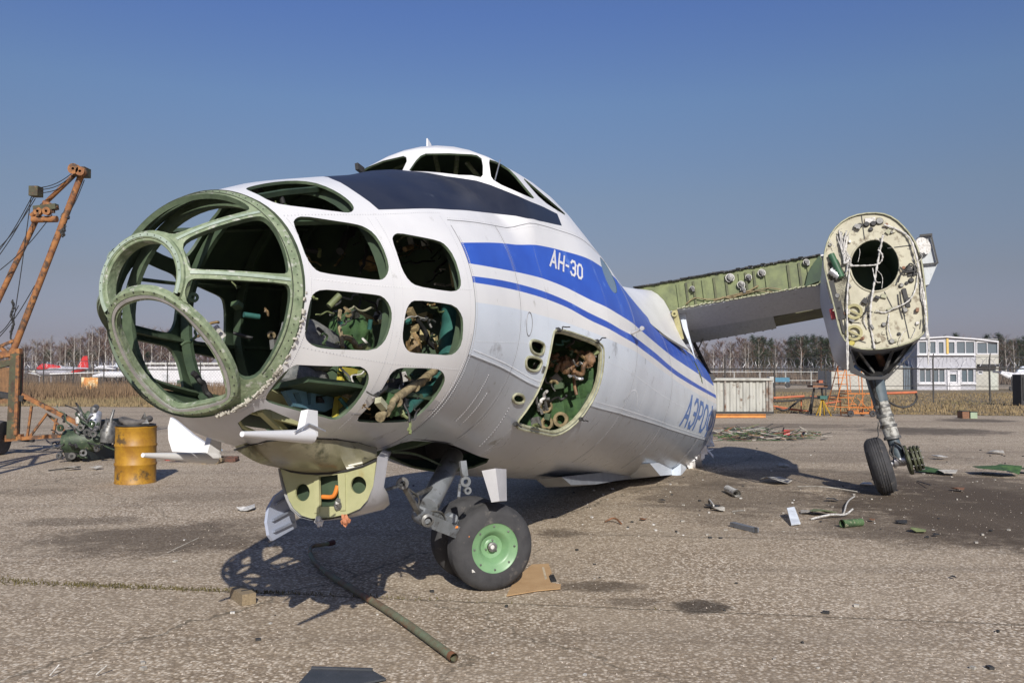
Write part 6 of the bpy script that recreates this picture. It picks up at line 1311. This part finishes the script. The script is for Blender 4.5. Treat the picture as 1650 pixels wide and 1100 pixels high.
for a, b in (((60, 303), (124, 273)), ((63, 306), (124, 278)), ((66, 311), (124, 283)), ((54, 312), (-14, 420)), ((54, 318), (-14, 428)), ((50, 318), (20, 530)), ((57, 320), (-10, 408)), ((56, 460), (-6, 548)), ((84, 346), (0, 435)), ((136, 290), (104, 352)), ((133, 290), (100, 356)), ((129, 289), (92, 372)), ((30, 492), (-5, 540))):
    s = MB(); P = [K(*a).lerp(K(*b), f) - Vector((0, 0, .10 * math.sin(PI * f))) for f in np.linspace(0, 1, 9)]; s.tube(P, .010, 5); world_part(cr, s, 'cable', wireb)
s = MB(); s.tube([K(104, 352), K(98, 372), K(92, 384)], [.03, .07, .04], 8); world_part(cr, s, 'hook_block', darkm, 40)
s = MB()
for k in range(12): s.tube(chaikin([tuple(K(92 - k * .8 + 1.5 * math.cos(a), 380 + 2.6 * k + 1.5 * math.sin(a), .02 * (k % 2))) for a in (0, 1.5, 3, 4.5)], 1), .012, 4, closed=True)
for k in range(14): a = K(100 + 12 * rnd() - 6 * k / 14, 345 + 2.6 * k); s.add(*blob(a, .045, .045, .05, k, 6, 5, .3))
tag(world_part(cr, s, 'chain', darkm), kind='stuff')
s = MB()
for k in range(12): s.add(*blob(K(20 + 2 * math.sin(k), 486 + 4.5 * k), .03, .03, .05, k + 40, 6, 5, .3))
s.tube([K(18, 532), K(17, 545), K(21, 550), K(19, 556)], .02, 6); tag(world_part(cr, s, 'hook_chain', darkm), kind='stuff')
kb((-10, 574), (34, 566), .14, None, 'turntable_beam'); kb((-10, 590), (32, 580), .14, craned, 'turntable_beam'); kb((-6, 560), (24, 548), .06, None, 'brace_tube'); kb((2, 560), (18, 575), .07, None, 'brace_tube')
kb((27, 570), (21, 706), .17, craned, 'column', 0, 0, .20); kb((33, 572), (29, 700), .07, None, 'column_edge', -.08, -.08); kb((30, 576), (27, 640), .05, M('rusty_red', (.28, .08, .05), None, 5, .7), 'column_edge', .15, .15)
kb((36, 636), (157, 698), .09, None, 'outrigger_and_shadow_tube'); kb((34, 706), (162, 697), .08, None, 'outrigger_and_shadow_tube'); kb((51, 654), (44, 704), .045, None, 'outrigger_brace'); kb((76, 666), (49, 702), .045, None, 'outrigger_brace'); kb((77, 668), (109, 698), .035, None, 'outrigger_brace'); kb((91, 674), (86, 700), .045, None, 'outrigger_brace'); kb((90, 676), (80, 670), .04, craned, 'outrigger_brace')
kb((-20, 632), (40, 642), .16, darkm, 'rear_beam', 0, 0, .12); kb((-20, 646), (24, 636), .05, craned, 'rear_beam'); kb((-20, 708), (36, 704), .14, None, 'chassis_beam'); kb((-20, 700), (10, 698), .08, craned, 'chassis_beam'); kb((-30, 706), (30, 712), .10, darkm, 'chassis_beam', .6, .6)
for x, dy in ((3, -.1), (3, 1.2)): s = MB(); q = K(x, 722, dy); s.lathe([(.06, -.10), (.22, -.11), (.36, -.10), (.38, 0), (.36, .10), (.22, .11), (.06, .10)], (q.x, q.y - 1.3, .38), (1, .1, 0), 24); world_part(cr, s, 'wheel', tyre, 40)
s = MB(); q = K(6, 708, -1.3); s.beam(q, q + Vector((0, 1.4, 0)), .10, .10); world_part(cr, s, 'axle', craned)
# unseen beams added outside the frame to throw the long shadows
for a, b, w_ in (((-8.55, 10.6, 2.4), (-8.85, 13.6, 3.4), .14), ((-9.3, 11.0, 2.9), (-9.6, 14.6, 3.6), .10), ((-8.55, 10.6, 2.4), (-9.3, 11.0, 2.9), .08), ((-8.7, 12.0, 2.9), (-9.5, 13.2, 3.3), .07), ((-9.2, 12.6, 1.9), (-9.9, 15.4, 2.3), .10), ((-8.7, 12.0, 2.9), (-9.3, 13.0, 1.9), .06), ((-9.3, 12.8, 2.0), (-9.5, 13.4, .0), .12), ((-9.9, 15.0, 2.3), (-10.2, 15.6, 0), .12)): s = MB(); s.beam(a, b, w_, w_); world_part(cr, s, 'outrigger_and_shadow_tube', crane_m)

# ------------------------------------------------------------------ engine wreck, crate, drum, fin, pallets
YE = 17.6
def E_(x, y, dy=0): v = at(x, y, YE); return Vector((v.x, YE + dy, v.z))
ew = thing('engine_wreck', 'green and oily engine wreck with pipes beside the yellow drum', 'engine', gp(130, 740))
gE = M('engine_green', (.05, .08, .04), (.02, .03, .02), 9, .5, dirt=(.22, .20, .15), dthr=.58, dsc=9)
for a, b, r_, m_, nm in (((108, 712), (160, 708), .26, gE, 'casing'), ((132, 690), (142, 665), .09, gE, 'cylinder_head'), ((150, 692), (152, 664), .13, alu, 'cylinder_head'), ((151, 664), (152, 655), .07, steel, 'plug_cap'), ((172, 712), (176, 680), .14, steel, 'cylinder_head'), ((112, 735), (128, 728), .18, darkm, 'sump'), ((126, 682), (124, 668), .04, wirew, 'plug_cap'), ((178, 690), (180, 660), .03, steel, 'pipe_stub')):
    s = MB(); s.tube([E_(*a, .0), E_(*a, .0).lerp(E_(*b), .5), E_(*b, .1)], [r_, r_ * 1.08, r_ * .8], 14); world_part(ew, s, nm, m_, 40)
r_e = random.Random(5)
for k in range(34):
    a = E_(r_e.uniform(104, 180), r_e.uniform(672, 738), r_e.uniform(-.35, .2)); b = a + Vector((r_e.uniform(-.5, .5), r_e.uniform(-.2, .2), r_e.uniform(-.3, .4))); b.z = max(.04, b.z); a.z = max(.04, a.z)
    s = MB(); s.tube(wiggle(a, b, 5, .08, k), r_e.uniform(.010, .030), 6); world_part(ew, s, 'pipe', r_e.choice([gE, steel, steel, darkm, gE, wireb]), True)
for k in range(9): s = MB(); q = E_(r_e.uniform(108, 180), r_e.uniform(680, 735), -.3); s.lathe([(.03, 0), (.07, 0), (.07, .04), (.03, .04), (.03, 0)], q, (r_e.uniform(-1, 1), -1, r_e.uniform(-.3, .3)), 14); world_part(ew, s, 'flange', r_e.choice([steel, steel, gE]), 35)
cb = thing('black_plastic_crate', 'black slotted plastic crate standing in front of the engine wreck', 'crate', gp(158, 744))
g0_, g1_ = gp(137, 744), gp(186, 737); s = MB(); zt = .78
P = [Vector((g0_.x, g0_.y, .02)), Vector((g1_.x, g1_.y, .02)), Vector((g1_.x, g1_.y + .6, .02)), Vector((g0_.x, g0_.y + .6, .02))]
for i in range(4):
    a, b = P[i], P[(i + 1) % 4]; up = Vector((0, 0, 1)); inn = (sum(P, Vector()) / 4 - (a + b) / 2); inn.z = 0; inn = inn.normalized() * .05
    L = (b - a); holes_ = []
    k = 3 if L.length > .5 else 1
    for j in range(k):
        u0_, u1_ = (j + .22) / k, (j + .78) / k; holes_.append([a + L * u0_ + up * .25 + inn * .4, a + L * u1_ + up * .25 + inn * .4, a + L * (u1_ - .02) + up * .55 + inn * .7, a + L * (u0_ + .02) + up * .55 + inn * .7])
    s = MB(); s.sheet([a, b, b + up * (zt - .02) + inn, a + up * (zt - .02) + inn], .03, holes_); world_part(cb, s, 'side_panel', M('black_plastic', (.022, .03, .03), (.015, .02, .02), 6, .5))
s = MB(); s.tube([q + Vector((0, 0, zt)) + (sum(P, Vector()) / 4 - q).normalized() * .06 for q in P], .03, 6, closed=True); world_part(cb, s, 'rim', M('black_plastic', (1, 1, 1)))
dc = Vector((at(218, 781, 14.19).x, 14.19, 0)); dr = thing('oil_drum', 'battered yellow oil drum standing left of the airplane nose', 'drum', dc)
R_, Hd = .318, .925; prof_ = [(0, .02), (R_ - .01, .02), (R_ + .008, .0), (R_ + .008, .02), (R_, .03)]
for zz in (.31, .62): prof_ += [(R_, zz - .03), (R_ + .012, zz - .012), (R_ + .014, zz), (R_ + .012, zz + .012), (R_, zz + .03)]
prof_ += [(R_, Hd - .03), (R_ + .008, Hd - .02), (R_ + .008, Hd), (R_ - .004, Hd), (R_ - .008, Hd - .03), (0, Hd - .03)]
s = MB(); s.lathe(prof_, dc, (0, 0, 1), 48); world_part(dr, s, 'drum_shell', drum_m, 40)
s = MB(); s.lathe([(.03, 0), (.03, .01), (0, .01)], dc + Vector((.18, .1, Hd - .03)), (0, 0, 1), 14); world_part(dr, s, 'bung', darkm)
s = MB(); s.tube([dc + Vector((R_ * .92 * math.cos(a), R_ * .92 * math.sin(a), Hd + .02)) for a in np.linspace(0, 2 * PI, 33)[:-1]], .018, 6, closed=True); world_part(dr, s, 'rim_band', darkm, True)
rb = thing('rubber_scrap', 'crumpled grey rubber ring and torn lid lying on the yellow drum', 'scrap', dc + Vector((0, 0, Hd)))
s = MB(); s.tube([dc + Vector((.22 * math.cos(a) - .02, .22 * math.sin(a), Hd + .09 + .03 * math.sin(2 * a + 1))) for a in np.linspace(0, 2 * PI, 25)[:-1]], [.045 + .012 * math.sin(3 * a) for a in np.linspace(0, 2 * PI, 25)[:-1]], 10, closed=True); world_part(rb, s, 'ring', M('grey_rubber', (.13, .12, .11), (.07, .065, .06), 9, .8, bump=.3), True)
s = MB(); s.add([dc + Vector(v) for v in ((.10, -.2, Hd + .05), (.26, -.12, Hd + .05), (.22, -.1, Hd + .12), (.185, -.12, Hd + .24), (.14, -.15, Hd + .13))], [(0, 1, 2, 4), (4, 2, 3)]); s.add([dc + Vector(v) for v in ((.10, -.19, Hd + .05), (.26, -.11, Hd + .05), (.22, -.09, Hd + .12), (.185, -.11, Hd + .24), (.14, -.14, Hd + .13))], [(3, 2, 4), (4, 2, 1, 0)]); world_part(rb, s, 'torn_flap', steel)
YF = 17.3
def F_(x, y, dy=0): v = at(x, y, YF); return Vector((v.x, YF + dy, v.z))
fn_ = thing('wing_tip_fin', 'white curved fin panel standing on pallets behind the air data tubes', 'fin', gp(308, 739))
s = MB(); s.sheet([F_(x, y) for x, y in ((276, 672), (272, 688), (273, 708), (279, 727), (340, 730), (345, 724), (333, 714), (312, 700), (296, 686), (284, 676))], .10); world_part(fn_, s, 'fin_panel', white); s = MB(); s.sheet([F_(x, y, -.02) for x, y in ((336, 714), (350, 717), (358, 726), (342, 731), (332, 728))], .14); world_part(fn_, s, 'blue_tip', M('pale_blue_tip', (.42, .52, .60), None, 4, .5))
s = MB(); s.sheet([F_(x, y, -.03) for x, y in ((268, 736), (354, 735), (354, 731), (279, 729))], .10); world_part(fn_, s, 'base_flange', M('grey_plate', (.45, .47, .5), None, 4, .6))
for x0, x1, y1, lab, m_ in ((264, 292, 742, 'red painted board under the white fin', red), (322, 350, 748, 'small weathered pallet below the white fin', wood), (336, 376, 745, 'dark rusted block pile right of the small pallet', M('rust_dark', (.14, .06, .04), (.05, .04, .03), 9, .8))):
    a, b = gp(x0, y1), gp(x1, y1); t = thing('pallet' if m_ is wood else 'board', lab, 'board', ((a.x + b.x) / 2, a.y, 0))
    for k in range(3): s = MB(); s.box(((a.x + b.x) / 2 + uni(-.03, .03), a.y + .12 + .13 * k, .05 + .02 * (k % 2)), (b.x - a.x, .10, .07)); world_part(t, s, 'plank', m_)
    for x in (a.x + .06, b.x - .06): s = MB(); s.box((x, a.y + .25, .015), (.08, .4, .03)); world_part(t, s, 'bearer', m_)

# ------------------------------------------------------------------ things lying on the apron
def lying(name, label, cat, mb, m_, smooth=False, group=None): o = mb.build(name, m_, None, smooth); return tag(o, label, cat, group)
# long bent pipe
pm = M('green_rusty_pipe', (.15, .19, .12), (.14, .07, .04), 4, .7, dirt=(.22, .10, .05), dthr=.55, dsc=5)
pts = [gp(x, y) for x, y in ((538, 882), (520, 886), (499, 888), (500, 903), (522, 927), (571, 957), (640, 1000), (731, 1068))]
pts = [Vector((q.x, q.y, .035 + (.02 if i < 3 else 0))) for i, q in enumerate(pts)]; P = chaikin([tuple(q) for q in pts], 3, False)
s = MB(); n_ = len(P); rr = [.020 if i < n_ * .55 else .028 for i in range(n_)]; s.tube(P, rr, 14, caps=False); P2 = [Vector(q) for q in P]; s.tube(P2[::-1], [r_ * .8 for r_ in rr[::-1]], 14, caps=False)
pp_ = thing('bent_pipe', 'long bent rusty green pipe lying on the apron in front of the nose', 'pipe', pts[-1] - Vector((0, 0, .035))); world_part(pp_, s, 'pipe_body', pm, True)
s = MB(); s.lathe([(.021, 0), (.030, 0), (.030, .04), (.028, .05)], P2[-1] - (P2[-1] - P2[-2]).normalized() * .045, P2[-1] - P2[-2], 16); world_part(pp_, s, 'rusty_end', M('rusted_steel', (1, 1, 1)), 40)
s = MB(); s.tube([P2[0], P2[0].lerp(P2[8], .9)], .028, 10); world_part(pp_, s, 'dark_handle', M('dark_red_rust', (.08, .03, .03), None, 9, .7), 40)
# timber block
a, b = gp(368, 966), gp(411, 976); d_ = (b - a); s = MB(); c_ = (a + b) / 2; ang_ = math.atan2(d_.y, d_.x); Rz = Matrix.Rotation(ang_ - .35, 3, 'Z'); s.box((c_.x - .01, c_.y + .06, .045), (.30, .11, .085), Rz)
tb = thing('timber_block', 'short weathered timber block on the slab joint left of the bent pipe', 'timber', (c_.x, c_.y, 0)); world_part(tb, s, 'block', wood); s = MB(); s.box((c_.x + .03, c_.y + .05, .09), (.012, .10, .006), Rz); world_part(tb, s, 'saw_groove', darkm)
# cardboard
L = [gp(x, y) for x, y in ((857, 911), (884, 910), (889, 925), (884, 930), (887, 941), (904, 944), (903, 951), (866, 954), (816, 962), (830, 935))]; s = MB(); s.sheet([Vector((q.x, q.y, .010 + .004 * (i % 3))) for i, q in enumerate(L)], .006)
cbd = thing('cardboard_sheet', 'torn brown cardboard sheet under the front nose wheel', 'cardboard', gp(860, 940)); world_part(cbd, s, 'sheet', cardb); s = MB(); q1, q2 = gp(875, 916), gp(881, 940); s.beam(q1 + Vector((0, 0, .016)), q2 + Vector((0, 0, .016)), .02, .002); world_part(cbd, s, 'tape', M('pale_tape', (.55, .46, .32), None, 9, .6))
L = [gp(x, y) for x, y in ((884, 928), (892, 926), (897, 937), (888, 938))]; s = MB(); s.sheet([Vector((q.x, q.y, .006)) for q in L], .006); lying('black_patch', 'small black scrap lying at the edge of the cardboard', 'scrap', s, darkm)
L = [gp(x, y) for x, y in ((502, 1083), (600, 1086), (622, 1099), (560, 1112), (480, 1108))]; s = MB(); s.sheet([Vector((q.x, q.y, .02)) for q in L], .012); mt = thing('dark_plate', 'flat dark grey metal plate at the bottom edge of the picture', 'plate', gp(550, 1095)); world_part(mt, s, 'plate_sheet', M('dark_plate_paint', (.06, .065, .075), (.04, .045, .05), 5, .55)); s = MB(); s.beam(L[0] + Vector((0, 0, .03)), L[1] + Vector((0, 0, .03)), .02, .012); world_part(mt, s, 'folded_edge', M('dark_plate_paint', (1, 1, 1)))
def lie_tube(px, py, px2, py2, r_, label, m_, name='tube_piece', cat='tube', hollow=True, group=None):
    a, b = gp(px, py), gp(px2, py2); a.z = b.z = r_; s = MB(); s.tube([a, b], r_, 14, caps=not hollow)
    if hollow: s.tube([b, a], r_ * .82, 14, caps=False)
    t = thing(name, label, cat, ((a.x + b.x) / 2, (a.y + b.y) / 2, 0), 0, group); world_part(t, s, 'tube_wall', m_, 40); s = MB(); s.tube([a.lerp(b, .0), a.lerp(b, .08)], r_ * 1.12, 14, caps=False); world_part(t, s, 'end_collar', m_, 40); return t
lie_tube(1187, 801, 1172, 793, .055, 'short white elbow tube lying right of the airplane shadow', wirew)
lie_tube(1357, 850, 1388, 847, .046, 'green cylinder with a pale collar lying on the apron', M('dull_green_tube', (.07, .13, .05), (.035, .06, .03), 9, .7, dirt=(.4, .36, .25), dthr=.54, dsc=12))
s = MB(); a, b = gp(1180, 848), gp(1219, 858); s.beam(a + Vector((0, 0, .03)), b + Vector((0, 0, .03)), .07, .05); t = thing('grey_bar', 'flat grey metal bar lying on the crack in the apron', 'bar', (a + b) / 2); world_part(t, s, 'bar_body', M('grey_bar_paint', (.16, .17, .19), None, 9, .5)); s = MB(); s.box(b + Vector((-.01, 0, .03)), (.03, .06, .056)); world_part(t, s, 'bar_end', darkm)
L = [gp(x, y) for x, y in ((1268, 834), (1280, 832), (1290, 846), (1275, 848))]; s = MB(); s.sheet([Vector((q.x, q.y, .02 + .10 * (i in (0, 1)))) for i, q in enumerate(L)], .012); lying('white_panel_piece', 'small bent white panel piece tilted up beside the green cylinder', 'panel', s, M('white_scrap', (.70, .75, .80), None, 5, .5))
LB = [('green', quilt), ('pale', M('pale_scrap', (.45, .43, .38), (.25, .23, .2), 12, .7)), ('dark', darkm), ('rusty', M('rusted_steel', (1, 1, 1))), ('white', wirew), ('olive', spar)]
def scrap(px, py, size, kind, label, seed):
    r_ = random.Random(seed); g = gp(px, py); s = MB(); k = 5 + seed % 3; P = []
    for i in range(k): a = 2 * PI * i / k + r_.uniform(-.3, .3); P.append(Vector((g.x + size * math.cos(a) * r_.uniform(.5, 1.1), g.y + size * 1.3 * math.sin(a) * r_.uniform(.4, 1), .012 + r_.uniform(0, size * .35))))
    c = sum(P, Vector()) / k; c.z += size * .12; s.add(P + [c], [(i, (i + 1) % k, k) for i in range(k)]); s.add([p + Vector((0, 0, .006)) for p in P + [c]], [((i + 1) % k, i, k) for i in range(k)])
    for i in range(k): s.add([P[i], P[(i + 1) % k], P[(i + 1) % k] + Vector((0, 0, .006)), P[i] + Vector((0, 0, .006))], [(0, 1, 2, 3)])
    o = s.build('scrap_piece', dict(LB)[kind]); tag(o, label, 'scrap')
for a in ((1262, 752, .16, 'pale', 'flat pale metal flake in the nacelle shadow edge'), (1250, 778, .30, 'pale', 'long pale strip of sheet left of the main wheel'), (1148, 818, .12, 'dark', 'small dark crumpled bracket near the fuselage shadow'), (1160, 823, .10, 'pale', 'pale twisted clip beside the dark crumpled bracket'), (1325, 830, .20, 'olive', 'thin olive sheet behind the bent white panel'), (1300, 828, .12, 'pale', 'small pale shard among the thin strips'), (1405, 840, .06, 'rusty', 'small rusty chip right of the green cylinder'), (1455, 843, .10, 'dark', 'dark curled scrap on the brown stain'), (1480, 857, .10, 'olive', 'olive leaf shaped scrap near the brown stain'), (1508, 864, .05, 'dark', 'tiny dark lump at the front of the brown stain'), (1543, 791, .12, 'rusty', 'rusty flat flake on the brown stain'), (1500, 762, .28, 'green', 'crumpled green cloth right of the brake hub'), (1525, 765, .22, 'pale', 'pale scrap lying against the crumpled green cloth'), (1610, 765, .45, 'green', 'large sheet of green cloth near the right edge'), (1648, 762, .25, 'green', 'green rag cut off at the right edge'), (1515, 740, .20, 'white', 'white flat piece behind the brake hub'), (1605, 731, .20, 'pale', 'lone pale flake far right on the apron'), (1395, 782, .12, 'white', 'white chip left of the main tyre shadow'), (1340, 808, .10, 'dark', 'dark scrap in front of the main tyre shadow'), (1225, 706, .15, 'white', 'white scrap in front of the far debris heap'), (400, 822, .14, 'white', 'thin white foam strip under the air data tube'), (118, 757, .16, 'pale', 'pale cloth scrap in front of the engine wreck'), (155, 756, .14, 'pale', 'small pale pebble like lump near the drum'), (1035, 838, .06, 'rusty', 'tiny rusty tag on the cracked apron'), (1068, 809, .07, 'dark', 'small dark sliver beside the fuselage shadow'), (1536, 932, .03, 'dark', 'tiny dark stone on the bare foreground')):
    scrap(*a, seed=int(a[0]))
def strip(L, r_, label, m_, seed=1, name='wire_strip'):
    P = [gp(x, y) for x, y in L]; P = [Vector((q.x, q.y, .015 + (.05 if i % 2 else 0))) for i, q in enumerate(P)]; s = MB(); s.tube(chaikin([tuple(q) for q in P], 2, False), r_, 6); lying(name, label, 'strip', s, m_, True)
strip(((1143, 806), (1150, 822)), .012, 'thin white rod poking up from the crumpled bracket', wirew); strip(((1306, 838), (1340, 836), (1362, 832), (1374, 828)), .012, 'thin pale wire running towards the main wheel', wirew); strip(((1360, 828), (1365, 815), (1377, 801)), .010, 'curved white wire in front of the main tyre', wirew)
strip(((1285, 785), (1330, 790), (1385, 794)), .008, 'long thin wire lying left of the main tyre', LB[1][1]); strip(((1478, 776), (1500, 788)), .008, 'thin dark wire right of the main tyre', wireb); strip(((270, 892), (320, 876)), .004, 'fine pale scratch like wire on the stained apron', LB[1][1]); strip(((78, 759), (130, 757)), .012, 'dark rod lying in front of the crane shadow', darkm); strip(((1180, 826), (1200, 830)), .010, 'short pale twig near the grey bar', LB[1][1])
strip(((80, 1092), (95, 1088)), .004, 'short pale splinter at the lower left corner', wirew); strip(((155, 1090), (172, 1089)), .004, 'second pale splinter right of the lower left corner', wirew); strip(((975, 842), (990, 841), (1001, 845)), .012, 'rusty bent rod on the cracked apron', LB[3][1])
# far debris heap: countless torn strips
r_h = random.Random(9); s = MB(); mats_h = [quilt, LB[1][1], wirew, spar, darkm, LB[3][1], alu, red]
for k in range(230):
    f = r_h.random(); x = 1160 + 165 * f ** 1.5 + r_h.uniform(-8, 8); y = 703 + r_h.uniform(-7, 8); g = gp(x, y); L_ = r_h.uniform(.08, .9) * (1 - .4 * f); a = r_h.uniform(-.5, .5) + (PI if r_h.random() < .5 else 0); hgt = max(.01, (1 - abs(f - .3) * 1.3)) * .22 * r_h.random() ** 1.5; s.cur = r_h.choice([0, 0, 0, 1, 1, 3, 4, 4, 4, 5, 5, 1])
    p = Vector((g.x, g.y, .02 + hgt)); q = p + Vector((math.cos(a) * L_, math.sin(a) * L_ * .8, r_h.uniform(-.1, .15))); q.z = max(.01, q.z); s.beam(p, q, r_h.uniform(.01, .05) * (3 if k % 9 == 0 else 1), r_h.uniform(.006, .02))
s.cur = 7; s.box(gp(1267, 703) + Vector((0, 0, .12)), (.16, .14, .14)); o = s.build('debris_heap', mats_h); tag(o, 'low heap of torn green and pale metal strips behind the fuselage end', 'debris heap', kind='stuff')
s = MB(); s.cur = 0
for k in range(260):
    x, y = r_h.uniform(900, 1650), r_h.uniform(715, 870); g = gp(x, y)
    if r_h.random() < .25: g = gp(r_h.uniform(0, 1650), r_h.uniform(690, 1090))
    sz = r_h.uniform(.006, .035); s.cur = r_h.choice([1, 1, 1, 2, 4, 4]); s.box(g + Vector((0, 0, sz * .3)), (sz, sz * r_h.uniform(.5, 1.5), sz * .5), Matrix.Rotation(r_h.uniform(0, 3), 3, 'Z'))
o = s.build('small_litter', mats_h); tag(o, 'tiny chips and litter scattered over the apron', 'litter', kind='stuff')
